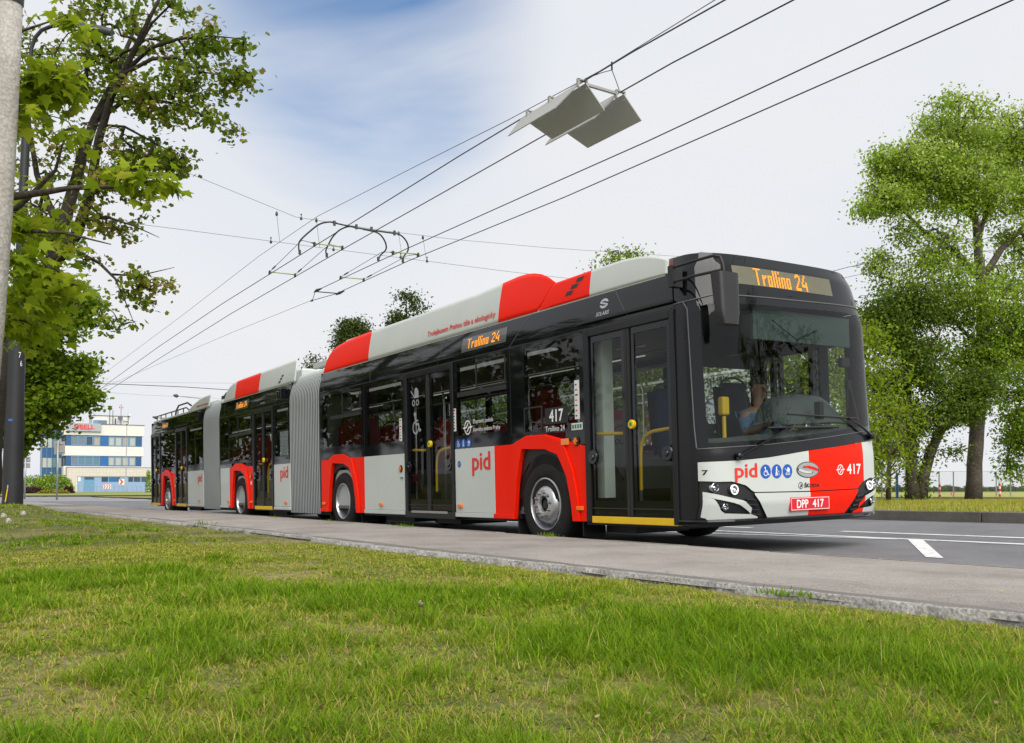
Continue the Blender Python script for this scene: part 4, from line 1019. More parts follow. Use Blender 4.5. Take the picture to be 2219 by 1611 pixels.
M_LINE = groundmat('road_paint', [(.34, (.34, .34, .35)), (.44, (.64, .64, .64)), (.7, (.80, .80, .80))], 9, .2, 120, .7, fine=(90, .15))
M_FIELD = groundmat('field_green', [(.3, (.065, .16, .035)), (.7, (.10, .21, .05))], .05, 0, fine=(2.0, .2))
M_RAPE = groundmat('field_yellow', [(.3, (.22, .24, .05)), (.55, (.36, .36, .07)), (.7, (.20, .26, .06))], .5, 0, fine=(4, .3))
M_SOIL = groundmat('sand_heap', [(.3, (.2, .14, .09)), (.7, (.3, .22, .15))], 1, .5)
def sheet(name, xs, ys_, zf, m, kind='structure', fn=None):
    mb = MB(); nx, ny = len(xs), len(ys_)
    v = [(x, y, zf(x, y)) for y in ys_ for x in xs]
    mb.add(v, [(j*nx+i, j*nx+i+1, (j+1)*nx+i+1, (j+1)*nx+i) for j in range(ny-1) for i in range(nx-1)])
    o = mb.build(name, m, smooth=True)
    tag(o, kind=kind); return o
def lab(o, l, c=None):
    o['label'] = l; o['category'] = c or o.name.replace('_', ' ').split('.')[0]; return o
XS = [-1500, -900, -500, -300, -200, -160, -130, -110, -95, -80, -70, -60, -50]+list(np.arange(-45, 14.1, 1.0))+[20, 30, 60, 150, 400, 1500]
# verge in the foreground
vy = [-1500, -600, -250, -120, -60, -30, -20, -15, -12, -10]+list(np.arange(-9, -3.0, .4))+[-2.95, -2.72, -2.64]
lab(sheet('ground', XS, vy, lambda x, y: vergez(x, y)-(.02 if y > -2.7 else 0), M_GRASS), 'rough lawn in the foreground beside the pavement', 'ground')
fy = [7.14, 7.4, 8, 10, 12, 15, 18, 22, 26, 30, 40, 50, 60, 75, 90, 120, 180, 260, 380, 600, 1000, 1500]
lab(sheet('far_ground', XS, fy, lambda x, y: farz(x, y), M_FARGR), 'dry grass strip beyond the road', 'ground')
lab(sheet('yellow_field', [-600, -300, -200, -120, -80, -50, -20, 20, 100, 400], [34.5, 40, 48, 60, 75, 90], lambda x, y: farz(x, y)+.03, M_RAPE), 'yellow flowering strip beyond the fence', 'field')
lab(sheet('green_field', [-900, -600, -300, -200, -120, -50, 50, 300], [90.2, 120, 180, 260, 380, 500], lambda x, y: farz(x, y)+.05, M_FIELD), 'flat green crop field reaching the horizon', 'field')
# road
def roadz(x, y):
    k_ = smooth(-x, 35, 60); return (TT*y)*(1-k_)+k_*(rise(x)+.17)
lab(sheet('road', [-80, -70, -60, -55, -50, -45, -40, -35]+list(range(-30, 41, 2))+[80, 200], [-.34, 1, 3, 5, 6.95], roadz, M_ROAD), 'grey asphalt road with white lines', 'road')
# junction beyond the rear of the bus
P1, P2, P3, P4 = [at(px, 1070, d) for px, d in ((-500, 54), (420, 54), (420, 79), (-500, 79))]
mb = MB()
def jn(a, b):
    p = (P1*(1-a)+P2*a)*(1-b)+(P4*(1-a)+P3*a)*b
    zz = roadz(p.x, p.y)+.012 if b < .02 else (rise(p.x)+.19)
    return (p.x, p.y, zz)
mb.grid(jn, 10, 8); o = mb.build('junction', groundmat('asphalt_pale', [(.3, (.20, .205, .215)), (.7, (.26, .265, .275))], .4, 0, fine=(20, .15))); tag(o, kind='structure'); lab(o, 'pale asphalt of the junction behind the bus', 'road')
mb = MB()
def jk(a, b):
    p = P4*(1-a)+P3*a; q = p+(CAM_FW*Vector((1, 1, 0))).normalized()*b*.3; return (q.x, q.y, rise(p.x)+.20+.16*(1 if b > .01 else 0))
mb.grid(jk, 10, 2); o = mb.build('far_kerb', M_KERB); tag(o, kind='structure'); lab(o, 'kerb of the grass strip in front of the office building', 'kerb')
mb = MB()
P5, P6 = [at(px, 1070, d) for px, d in ((420, 152), (-700, 152))]
def js(a, b):
    p = (P4*(1-a)+P3*a)*(1-b)+(P6*(1-a)+P5*a)*b; return (p.x, p.y, rise(p.x)+.36-(.36-.28)*b)
mb.grid(js, 10, 10); o = mb.build('grass_strip', groundmat('lawn_pale', [(.3, (.17, .21, .05)), (.7, (.26, .27, .09))], .3, 0, fine=(5, .2))); tag(o, kind='structure'); lab(o, 'mown grass strip in front of the office building', 'grass')
# pavement with its kerb stone, and rough edging
PX = [-50, -45, -40, -35]+list(np.arange(-32, 12.1, .5))+[20, 40]
mb = MB(); n = len(PX)
v = [(x, -2.66+.015*math.sin(x*2.1), pav(x)-.002) for x in PX]+[(x, -1.5, pav(x)+.012) for x in PX]+[(x, -.44, pav(x)) for x in PX]
mb.add(v, [(i, i+1, n+i+1, n+i) for i in range(n-1)]+[(n+i, n+i+1, 2*n+i+1, 2*n+i) for i in range(n-1)])
o = mb.build('pavement', M_PAVE, smooth=True); tag(o, kind='structure'); lab(o, 'worn asphalt pavement between the lawn and the kerb', 'pavement')
mb = MB(); x = -50
rnd = random.Random(4)
while x < 12:
    z0, z1 = pav(x), pav(x+.98); h = rnd.uniform(-.004, .004)
    mb.add([(x, -.445, z0-.2), (x+.99, -.445, z1-.2), (x+.99, -.31, z1-.25), (x, -.31, z0-.25), (x, -.445, z0+.004+h), (x+.99, -.445, z1+.004+h), (x+.99, -.325, z1-.004+h), (x, -.325, z0-.004+h)],
           [(4, 5, 6, 7), (3, 7, 6, 2), (0, 4, 7, 3), (1, 2, 6, 5)]); x += 1.0
o = mb.build('kerb', M_NKERB, bevel=.006); tag(o, kind='structure'); lab(o, 'low concrete kerb along the near side of the road', 'kerb')
mb = MB(); rnd = random.Random(8)
ex = list(np.arange(-34, 10, .045)); A = []; B = []; na = np.array([rnd.random() for _ in range(4000)])
def nz(x, s, k=0):
    q = x*s+1000+k*37.7; i = int(math.floor(q)); t = q-i; t = t*t*(3-2*t); return (na[i % 4000]*(1-t)+na[(i+1) % 4000]*t)
def edgef(a, b):
    x = ex[int(round(a*(len(ex)-1)))]
    y0 = -2.62-.05*nz(x, 1.3)+.035*nz(x, 5, 1)+.02*nz(x, 14, 8); w = .035+.05*nz(x, 1.0, 2)+.05*nz(x, 6, 3)*nz(x, .8, 11)
    z = pav(x)+.012+.012*math.sin(b*math.pi)+(.007*nz(x, 9, 4+int(b*5))-.003)-(.05 if b > .95 else 0)
    return (x+.0, y0-w*b, z)
mb.grid(edgef, len(ex)-1, 6); o = mb.build('edging', M_EDGE, smooth=True); tag(o, kind='structure'); lab(o, 'pale crumbling concrete edging between pavement and lawn', 'edging')
# far kerb of the road: long stones
mb = MB(); ex2 = list(np.arange(-30, 11, .12))
mb.grid(lambda a, b: ((x_ := ex2[int(round(a*(len(ex2)-1)))]), -2.60+b*(.14+.10*nz(x_, .7, 21)+.03*nz(x_, 4, 22)), pav(x_)+.0005+b*.0025+.004), len(ex2)-1, 2)
o = mb.build('pavement_strip', groundmat('asphalt_dark_strip', [(.3, (.15, .14, .13)), (.7, (.21, .195, .18))], 1.5, .6, 120, .9, fine=(140, .4))); tag(o, kind='structure'); lab(o, 'darker patched strip of asphalt along the edging', 'pavement')
mb = MB(); rnd = random.Random(77)
def crack(x, y, a, L, w):
    P = []; t = 0
    while t < L: P.append((x, y)); a += rnd.uniform(-.45, .45); x += .06*math.cos(a); y += .06*math.sin(a); t += .06
    for (x0, y0), (x1, y1) in zip(P[:-1], P[1:]):
        if not (-2.55 < y1 < -.5): break
        ww = w*rnd.uniform(.4, 1.3); z = pav(x0)+.0165
        mb.add([(x0, y0-ww, z), (x1, y1-ww, z), (x1, y1+ww, z), (x0, y0+ww, z)], [(0, 1, 2, 3)])
for k_ in range(16): crack(rnd.uniform(-14, 4), rnd.uniform(-2.3, -.6), rnd.choice((0, 3.14, 1.5, .5)), rnd.uniform(.4, 2.2), .003)
crack(-12, -.60, 0, 14, .005); crack(1.2, -.75, 0, 3, .004)
o = mb.build('crack', mat('crack_dark', (.05, .045, .04), .95)); tag(o, 'thin dark cracks wandering over the pavement', 'crack', kind='stuff')
kb = 0; x = -40.0; fk = MB()
while x < 30:
    L = 2.4
    fk.box(x, x+L-.02, 6.94, 7.12, .0, .285); x += L
o = fk.build('road_kerb', M_KERB, bevel=.012); tag(o, kind='structure'); lab(o, 'high dark stone kerb along the far side of the road', 'kerb')
# road markings (4 mm above the asphalt)
def mark(name, pts, l):
    mb = MB(); mb.add([(x, y, roadz(x, y)+.005) for x, y in pts], [tuple(range(len(pts)))]); o = mb.build(name, M_LINE); tag(o, kind='structure'); lab(o, l, 'road marking'); return o
def stripe(x0, y0, x1, y1, w):
    a = Vector((x1-x0, y1-y0)).normalized(); n_ = Vector((-a.y, a.x))*w/2; return [(x0-n_.x, y0-n_.y), (x1-n_.x, y1-n_.y), (x1+n_.x, y1+n_.y), (x0+n_.x, y0+n_.y)]
mark('lane_line', stripe(-30, 3.30, 12, 3.30, .13), 'long white line running out from under the bus, nearest the kerb')
mark('centre_line', stripe(-1.85, 4.12, 12, 4.40, .13), 'white line behind the long one, nearer the far kerb')
mark('dash_line', stripe(-9, 4.12, -3.4, 4.12, .13), 'short white dash seen under the front of the bus')
mark('bay_line', stripe(-4.5, 2.6, -.40, 3.24, .10), 'thin slanting white line of the bus bay')
mb_ = mark('bay_hatch', [(-.29, 3.24), (-.10, 3.24), (1.30, 1.40), (1.13, 1.40)], 'broad slanting white hatch stroke of the bus bay')
for i, (a, b, d0, w) in enumerate(((250, 330, 60, .5), (215, 300, 66, .5), (230, 320, 72, .5))):
    mb = MB(); q = [at(a, 1080, d0), at(b, 1080, d0), at(b, 1080, d0+1.6), at(a, 1080, d0+1.6)]
    mb.add([(p.x, p.y, max(roadz(p.x, p.y)+.012, rise(p.x)+.19)+.02) for p in q], [(0, 1, 2, 3)]); o = mb.build('junction_marking', M_LINE); tag(o, kind='structure'); lab(o, ('nearest', 'middle', 'farthest')[i]+' white stripe on the junction behind the bus', 'road marking')
# ================================================================== GRASS
def scatter_mesh(name, tv, tf, pos, rot, scl, tone, m, parent=None, smooth_=False):
    """many copies of a small template baked into ONE mesh; rot (N,3,3)"""
    tv = np.asarray(tv, float); N, k = len(pos), len(tv)
    V = np.einsum('nij,kj->nki', rot, tv)*scl[:, None, None] if scl.ndim == 1 else np.einsum('nij,nkj->nki', rot, tv[None]*scl[:, None, :])
    V = (V+pos[:, None, :]).reshape(-1, 3)
    return raw_mesh(name, V, [tf], N, k, np.repeat(tone, k), m, parent, smooth_)
def raw_mesh(name, V, tfs, N, k, tone, m, parent, smooth_):
    tf = tfs[0]; ln = [len(f) for f in tf]; idx = np.concatenate([np.array(f) for f in tf])
    L = (idx[None, :]+(np.arange(N)*k)[:, None]).reshape(-1)
    tot = np.tile(np.array(ln), N); st = np.concatenate([[0], np.cumsum(tot)[:-1]])
    me = bpy.data.meshes.new(name); me.vertices.add(len(V)); me.vertices.foreach_set('co', V.astype(np.float32).ravel())
    me.loops.add(len(L)); me.loops.foreach_set('vertex_index', L.astype(np.int32))
    me.polygons.add(len(tot)); me.polygons.foreach_set('loop_start', st.astype(np.int32)); me.polygons.foreach_set('loop_total', tot.astype(np.int32))
    if smooth_: me.polygons.foreach_set('use_smooth', np.ones(len(tot), bool))
    a = me.attributes.new('tone', 'FLOAT', 'POINT'); a.data.foreach_set('value', tone.astype(np.float32))
    me.materials.append(m); me.update(calc_edges=True)
    o = bpy.data.objects.new(name, me); COL.objects.link(o)
    if parent: o.parent = parent
    return o
L_MAPLE = ([(0, 0, 0), (.26, .10, .02), (.52, .06, -.03), (.34, .30, .02), (.50, .58, -.02), (.20, .56, .03), (0, .98, -.04), (-.20, .56, .03), (-.50, .58, -.02), (-.34, .30, .02), (-.52, .06, -.03), (-.26, .10, .02), (0, .38, .05)],
           [(0, 1, 12), (1, 2, 3, 12), (3, 4, 5, 12), (5, 6, 12), (6, 7, 12), (7, 8, 9, 12), (9, 10, 11, 12), (11, 0, 12)])
L_STAR = ([(0, 0, 0), (.50, .12, -.05), (.30, .34, .03), (.46, .66, -.06), (0, 1.0, -.08), (-.46, .66, -.06), (-.30, .34, .03), (-.50, .12, -.05)], [(0, 1, 2, 6, 7), (2, 3, 4), (4, 5, 6), (2, 4, 6)])
L_OVAL = ([(0, 0, 0), (.30, .38, .03), (.12, .80, 0), (0, 1, -.05), (-.12, .80, 0), (-.30, .38, .03)], [(0, 1, 2, 3, 4, 5)])
def rndrot(n, r_, droop=.5):
    """leaves face mostly upwards and hang a little"""
    az = r_.random(n)*2*math.pi; el = r_.normal(-droop, .5, n); roll = r_.normal(0, .6, n)
    ca, sa, ce, se, cr_, sr = np.cos(az), np.sin(az), np.cos(el), np.sin(el), np.cos(roll), np.sin(roll)
    Y = np.stack([ca*ce, sa*ce, se], 1); Z0 = np.stack([-ca*se, -sa*se, ce], 1); X0 = np.cross(Y, Z0)
    X = X0*cr_[:, None]+Z0*sr[:, None]; Z = -X0*sr[:, None]+Z0*cr_[:, None]
    return np.stack([X, Y, Z], 2)
rng = np.random.default_rng(11)
_g = rng.random((64, 64))
def vn(x, y, s):
    X = x*s; Y = y*s; i = np.floor(X).astype(int); j = np.floor(Y).astype(int); fx = X-i; fy_ = Y-j
    fx = fx*fx*(3-2*fx); fy_ = fy_*fy_*(3-2*fy_)
    g = lambda a, b: _g[a % 64, b % 64]
    return (g(i, j)*(1-fx)+g(i+1, j)*fx)*(1-fy_)+(g(i, j+1)*(1-fx)+g(i+1, j+1)*fx)*fy_
def fbm(x, y, s): return .5*vn(x, y, s)+.3*vn(x+7.3, y+2.1, s*2.3)+.2*vn(x+1.7, y+9.2, s*5.1)
def vz_np(x, y): return np.array([vergez(a, b) for a, b in zip(x, y)])
def rotz_tilt(az, tilt, n):
    ca, sa, ct, st_ = np.cos(az), np.sin(az), np.cos(tilt), np.sin(tilt)
    M = np.zeros((n, 3, 3))      # columns: blade side, blade bend direction, blade up
    M[:, 0, 0] = -sa; M[:, 1, 0] = ca
    M[:, 0, 1] = ca*ct; M[:, 1, 1] = sa*ct; M[:, 2, 1] = -st_
    M[:, 0, 2] = ca*st_; M[:, 1, 2] = sa*st_; M[:, 2, 2] = ct
    return M
def grass(name, N, dmin, dmax, hs, ws, seed, label, m, power=1.6):
    """tufts of blades leaning outward from shared centres, mixed with single blades; planted in a wide fan"""
    r_ = np.random.default_rng(seed); p = 2-power
    def pts(M):
        u = r_.random(M); d = (dmin**p+u*(dmax**p-dmin**p))**(1/p); ang = R(146.4)+(r_.random(M)-.5)*R(74)
        return CAM_POS.x+d*np.cos(ang), CAM_POS.y+d*np.sin(ang), d
    T = N//9; tx, ty, td = pts(T); tsz = r_.random(T)**2
    k_ = r_.integers(0, T, int(N*1.6)); n0 = len(k_)
    rad_ = (.008+.028*tsz[k_])*np.clip(td[k_]/4, .6, 2)
    a_ = r_.random(n0)*2*math.pi; rr = np.sqrt(r_.random(n0))
    x = tx[k_]+rad_*rr*np.cos(a_); y = ty[k_]+rad_*rr*np.sin(a_); az = a_+r_.normal(0, .5, n0); tilt = .10+.75*rr*r_.random(n0)+np.abs(r_.normal(0, .22, n0)); hm = .55+.75*tsz[k_]
    x2, y2, _ = pts(int(N*1.1)); n2 = len(x2)
    x = np.concatenate([x, x2]); y = np.concatenate([y, y2]); az = np.concatenate([az, r_.random(n2)*6.283]); tilt = np.concatenate([tilt, .25+np.abs(r_.normal(0, .75, n2))]); hm = np.concatenate([hm, .35+.35*r_.random(n2)])
    tk = np.concatenate([r_.random(T)[k_], r_.random(n2)])
    cov = fbm(x, y, 1.6); fine = fbm(x+3, y+8, 4.5)
    ok = (y < -2.69-.10*vn(x, x*0, 2.0)-.10*vn(x, x*0+3, 7.0)) & (r_.random(len(x)) < .50+.60*np.clip((cov*.5+fine*.6-.30)*3.0, 0, 1))
    q = np.flatnonzero(ok); r_.shuffle(q); q = q[:N]
    x, y, az, tilt, hm, tk, fine = x[q], y[q], az[q], tilt[q], hm[q], tk[q], fine[q]; n = len(x); d = np.hypot(x-CAM_POS.x, y-CAM_POS.y)
    lush = np.clip((fbm(x+20, y+5, .75)-.42)*3.4+(fine-.5)*1.7-.04+.40*np.exp(-(np.abs(d-3.3)/1.9)**3), 0, 1)
    lush *= np.clip((-2.75-y)/.9, .10, 1)
    dry = np.clip(1-lush+(tk-.5)*.5, 0, 1)
    h = (hs[0]+(hs[1]-hs[0])*lush*(.35+.65*r_.random(n)))*hm
    w = ws*(.55+.9*r_.random(n))*np.clip(d/3.6, .7, 3.0)
    tilt = np.clip(tilt+.35*(dry > .7)*r_.random(n), 0, 1.5)
    z = vz_np(x, y); pos = np.stack([x, y, z-.004], 1); scl = np.stack([w, h, h], 1)
    tone = np.where(r_.random(n) < dry**1.3*.60, .58+.42*r_.random(n), .02+.30*tk+.20*r_.random(n)+.14*dry); tone = np.clip(tone, 0, 1)
    tv = [(-.5, 0, 0), (.5, 0, 0), (-.42, .06, .45), (.42, .06, .45), (-.25, .22, .80), (.25, .22, .80), (0, .52, 1.0)]
    tf = [(0, 1, 3, 2), (2, 3, 5, 4), (4, 5, 6)]
    o = scatter_mesh(name, tv, tf, pos, rotz_tilt(az, tilt, n), scl, tone, m, smooth_=True)
    tag(o, label, 'grass', kind='stuff'); return o
def rampleaf(name, stops, trans=.35, rough=.55):
    m = bpy.data.materials.new(name); m.use_nodes = True; nt = m.node_tree; b = nt.nodes['Principled BSDF']; o = nt.nodes['Material Output']
    a_ = nd(nt, 'ShaderNodeAttribute', attribute_name='tone'); r = nd(nt, 'ShaderNodeValToRGB')
    while len(r.color_ramp.elements) < len(stops): r.color_ramp.elements.new(.5)
    for e, (p, c) in zip(r.color_ramp.elements, stops): e.position = p; e.color = (*c, 1)
    nt.links.new(a_.outputs['Fac'], r.inputs[0]); nt.links.new(r.outputs[0], b.inputs['Base Color']); b.inputs['Roughness'].default_value = rough; b.inputs['Specular IOR Level'].default_value = .12
    tr = nd(nt, 'ShaderNodeBsdfTranslucent'); nt.links.new(r.outputs[0], tr.inputs['Color']); ms = nd(nt, 'ShaderNodeMixShader'); ms.inputs[0].default_value = trans
    nt.links.new(b.outputs[0], ms.inputs[1]); nt.links.new(tr.outputs[0], ms.inputs[2]); nt.links.new(ms.outputs[0], o.inputs[0]); return m
M_BLADE = rampleaf('grass_blade', [(0, (.055, .135, .003)), (.25, (.13, .25, .004)), (.5, (.25, .36, .010)), (.68, (.38, .35, .05)), (1.0, (.52, .41, .15))])
grass('grass', 480000, 1.3, 9.0, (.026, .115), .0027, 1, 'mixed green and dry grass blades of the near lawn', M_BLADE, power=.9)
grass('grass', 200000, 5.5, 26.0, (.024, .085), .0026, 2, 'shorter grass of the lawn farther left towards the lamp post', M_BLADE, power=1.1)
# coarse strip of grass behind the far kerb
r_ = np.random.default_rng(5); n = 60000
x = -36+r_.random(n)**.8*48; y = 7.13+r_.random(n)**1.3*20; z = np.array([farz(a, b) for a, b in zip(x, y)])
o = scatter_mesh('grass', [(-.5, 0, 0), (.5, 0, 0), (0, .3, 1)], [(0, 1, 2)], np.stack([x, y, z], 1), rotz_tilt(r_.random(n)*6.28, np.abs(r_.normal(0, .4, n)), n), np.stack([.012+.01*r_.random(n), .05+.07*r_.random(n), .05+.07*r_.random(n)], 1), np.clip(.45+.45*r_.random(n), 0, 1), M_BLADE)
tag(o, 'dry yellowish grass behind the far stone kerb', 'grass', kind='stuff')
# fallen bits on the pavement
mb = MB(); rnd = random.Random(3)
for k_ in range(420):
    x = rnd.uniform(-14, 5); y = rnd.uniform(-2.6, -.5) if rnd.random() < .7 else rnd.uniform(-2.6, -2.3); a = rnd.uniform(0, 6.28); L = rnd.uniform(.004, .016); w = L*rnd.uniform(.2, .6)
    z = pav(x)+.015
    mb.add([(x-L*math.cos(a), y-L*math.sin(a), z), (x+w*math.sin(a), y-w*math.cos(a), z+.003), (x+L*math.cos(a), y+L*math.sin(a), z+.002), (x-w*math.sin(a), y+w*math.cos(a), z+.001)], [(0, 1, 2, 3)], k_ % 3)
o = mb.build('leaf_litter', [mat('litter_brown', (.10, .05, .03), .9), mat('litter_straw', (.42, .34, .16), .9), mat('litter_green', (.16, .2, .03), .9)]); tag(o, 'brown and straw-coloured crumbs scattered over the pavement', 'litter', kind='stuff')
# flat broad-leaved weeds, clover and dead leaves in the lawn
r_ = np.random.default_rng(44); n = 7000; d = 1.6+r_.random(n)**1.1*8; a_ = R(146.4)+(r_.random(n)-.5)*R(74); c_ = r_.integers(0, n, n)//6
x = CAM_POS.x+d[c_]*np.cos(a_[c_])+r_.normal(0, .035, n); y = CAM_POS.y+d[c_]*np.sin(a_[c_])+r_.normal(0, .035, n); ok = y < -2.85; x, y = x[ok], y[ok]; n = len(x)
o = scatter_mesh('clover', L_OVAL[0], L_OVAL[1], np.stack([x, y, vz_np(x, y)+.012+.03*r_.random(n)], 1), rndrot(n, r_, .0), np.repeat((.007+.012*r_.random(n))[:, None], 3, 1), .02+.42*r_.random(n), M_BLADE); tag(o, 'small round and broad weed leaves mixed into the near lawn', 'weeds', kind='stuff')
n = 650; d = 1.6+r_.random(n)*7; a_ = R(146.4)+(r_.random(n)-.5)*R(74); x = CAM_POS.x+d*np.cos(a_); y = CAM_POS.y+d*np.sin(a_); ok = y < -2.8; x, y = x[ok], y[ok]; n = len(x)
o = scatter_mesh('dead_leaf', L_OVAL[0], L_OVAL[1], np.stack([x, y, vz_np(x, y)+.02+.02*r_.random(n)], 1), rndrot(n, r_, .0), np.repeat((.007+.011*r_.random(n))[:, None], 3, 1), r_.random(n), rampleaf('dead_leaf_brown', [(0, (.05, .03, .02)), (.5, (.16, .09, .05)), (1, (.34, .25, .15))], .1)); tag(o, 'small brown dead leaves caught in the near lawn', 'leaf litter', kind='stuff')
# weeds along the kerb and edging
def tuft(x, y, z, r, n_, seed, label, hh=.06):
    r_ = np.random.default_rng(seed); pos = np.stack([x+r_.normal(0, r, n_), y+r_.normal(0, r*.4, n_), np.full(n_, z)], 1)
    o = scatter_mesh('weed_tuft', [(-.5, 0, 0), (.5, 0, 0), (-.4, .1, .5), (.4, .1, .5), (0, .4, 1)], [(0, 1, 3, 2), (2, 3, 4)], pos, rotz_tilt(r_.random(n_)*6.28, np.abs(r_.normal(0, .6, n_)), n_), np.stack([.006+.006*r_.random(n_), hh*(.4+.6*r_.random(n_)), hh*(.4+.6*r_.random(n_))], 1), .1+.35*r_.random(n_), M_BLADE)
    tag(o, label, 'weed')
tuft(-1.95, -.46, .155, .10, 60, 1, 'small weed tuft at the kerb beside the front wheel'); tuft(-5.3, -.46, .165, .16, 90, 2, 'weed tuft at the kerb under the second door')
tuft(-8.0, -.46, .175, .07, 60, 3, 'low weeds at the kerb by the second wheel', .04); tuft(-10.6, -.46, .185, .08, 60, 4, 'weeds at the kerb under the front bellows', .04)
tuft(3.12, -2.70, .15, .09, 70, 5, 'grass tuft growing over the edging in the right foreground', .045); tuft(-7.2, -2.62, .18, .13, 40, 6, 'taller grass stalks at the lawn edge left of the bus wheels', .14)
# dandelions
for i, (px, py, d, h, l) in enumerate(((8, 1118, 6.5, .15, 'leftmost dandelion clock on the lawn by the lamp post'), (50, 1113, 6.5, .14, 'dandelion clock right of the others on the lawn'), (18, 1129, 6.2, .10, 'low half-blown dandelion clock under the leftmost one'), (912, 1308, 3.4, .14, 'greenish dandelion head on a reddish stalk in the middle of the lawn'))):
    p = at(px, py, d); gz_ = vergez(p.x, p.y)
    t = thing('dandelion', l, 'dandelion', (p.x, p.y, gz_))
    hh = max(p.z-gz_, .05)
    mb = MB(); mb.tube([(0, 0, 0), (.004, .003, hh*.6), (0, 0, hh)], .0022, 5); mb.build('stalk', mat('stalk_reddish', (.22, .10, .05), .6) if i == 3 else mat('stalk_green', (.14, .2, .04), .6), t)
    mb = MB(); r2 = random.Random(i)
    rr = .019 if i < 3 else .012
    for k_ in range(90):
        q = Vector((r2.gauss(0, 1), r2.gauss(0, 1), r2.gauss(0, 1))).normalized(); tmb = q*rr; s_ = q.orthogonal().normalized()*.0028; u_ = q.cross(s_)
        mb.add([tmb-s_-u_, tmb+s_-u_, tmb+s_+u_, tmb-s_+u_], [(0, 1, 2, 3)]); mb.add([q*.003-s_*.1, q*.003+s_*.1, tmb+s_*.1, tmb-s_*.1], [(0, 1, 2, 3)])
    mb.build('seed_head', mat('seed_fluff', (.55, .53, .47), .9) if i < 3 else mat('bud_olive', (.22, .22, .10), .9), t, loc=(0, 0, hh))
# ================================================================== TREES
BARK = groundmat('bark', [(.3, (.045, .036, .028)), (.55, (.085, .070, .055)), (.75, (.13, .11, .09))], 3.0, .9, 14, fine=(25, .35))
BARKD = groundmat('dark_bark', [(.3, (.022, .018, .014)), (.6, (.045, .038, .030)), (.8, (.07, .06, .05))], 3.0, .9, 14, fine=(25, .35))
BARKP = groundmat('poplar_bark', [(.3, (.050, .042, .034)), (.6, (.10, .085, .070)), (.8, (.17, .15, .13))], 2.5, 1.0, 10, fine=(18, .4))
LF_MAPLE = rampleaf('maple_leaf', [(0, (.075, .14, .012)), (.35, (.14, .22, .016)), (.7, (.21, .27, .022)), (1, (.30, .22, .06))], .45)
LF_NEAR = rampleaf('near_maple_leaf', [(0, (.13, .20, .010)), (.4, (.24, .34, .014)), (.75, (.36, .44, .022)), (1, (.45, .45, .05))], .5)
LF_DENSE = rampleaf('dense_maple_leaf', [(0, (.055, .11, .010)), (.5, (.12, .19, .014)), (1, (.20, .25, .025))], .42)
LF_MID = rampleaf('mid_maple_leaf', [(0, (.08, .16, .010)), (.5, (.17, .27, .015)), (1, (.28, .34, .03))], .48)
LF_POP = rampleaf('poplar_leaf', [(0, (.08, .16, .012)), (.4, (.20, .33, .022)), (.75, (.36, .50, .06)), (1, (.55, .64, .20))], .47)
LF_POPD = rampleaf('darker_poplar_leaf', [(0, (.055, .11, .014)), (.5, (.12, .20, .02)), (1, (.22, .28, .05))], .42)  # darker leaf tones for the forked tree
LF_YOUNG = rampleaf('young_leaf', [(0, (.10, .17, .010)), (.5, (.22, .32, .014)), (1, (.36, .42, .04))], .5)
LF_DARK = rampleaf('dark_leaf', [(0, (.035, .06, .014)), (.5, (.07, .11, .022)), (1, (.14, .15, .045))], .32)
LF_PURP = rampleaf('purple_leaf', [(0, (.035, .012, .02)), (.5, (.07, .025, .035)), (1, (.11, .05, .05))], .2)
LF_YEL = rampleaf('yellow_leaf', [(0, (.16, .16, .02)), (.5, (.30, .27, .03)), (1, (.42, .34, .06))], .3)
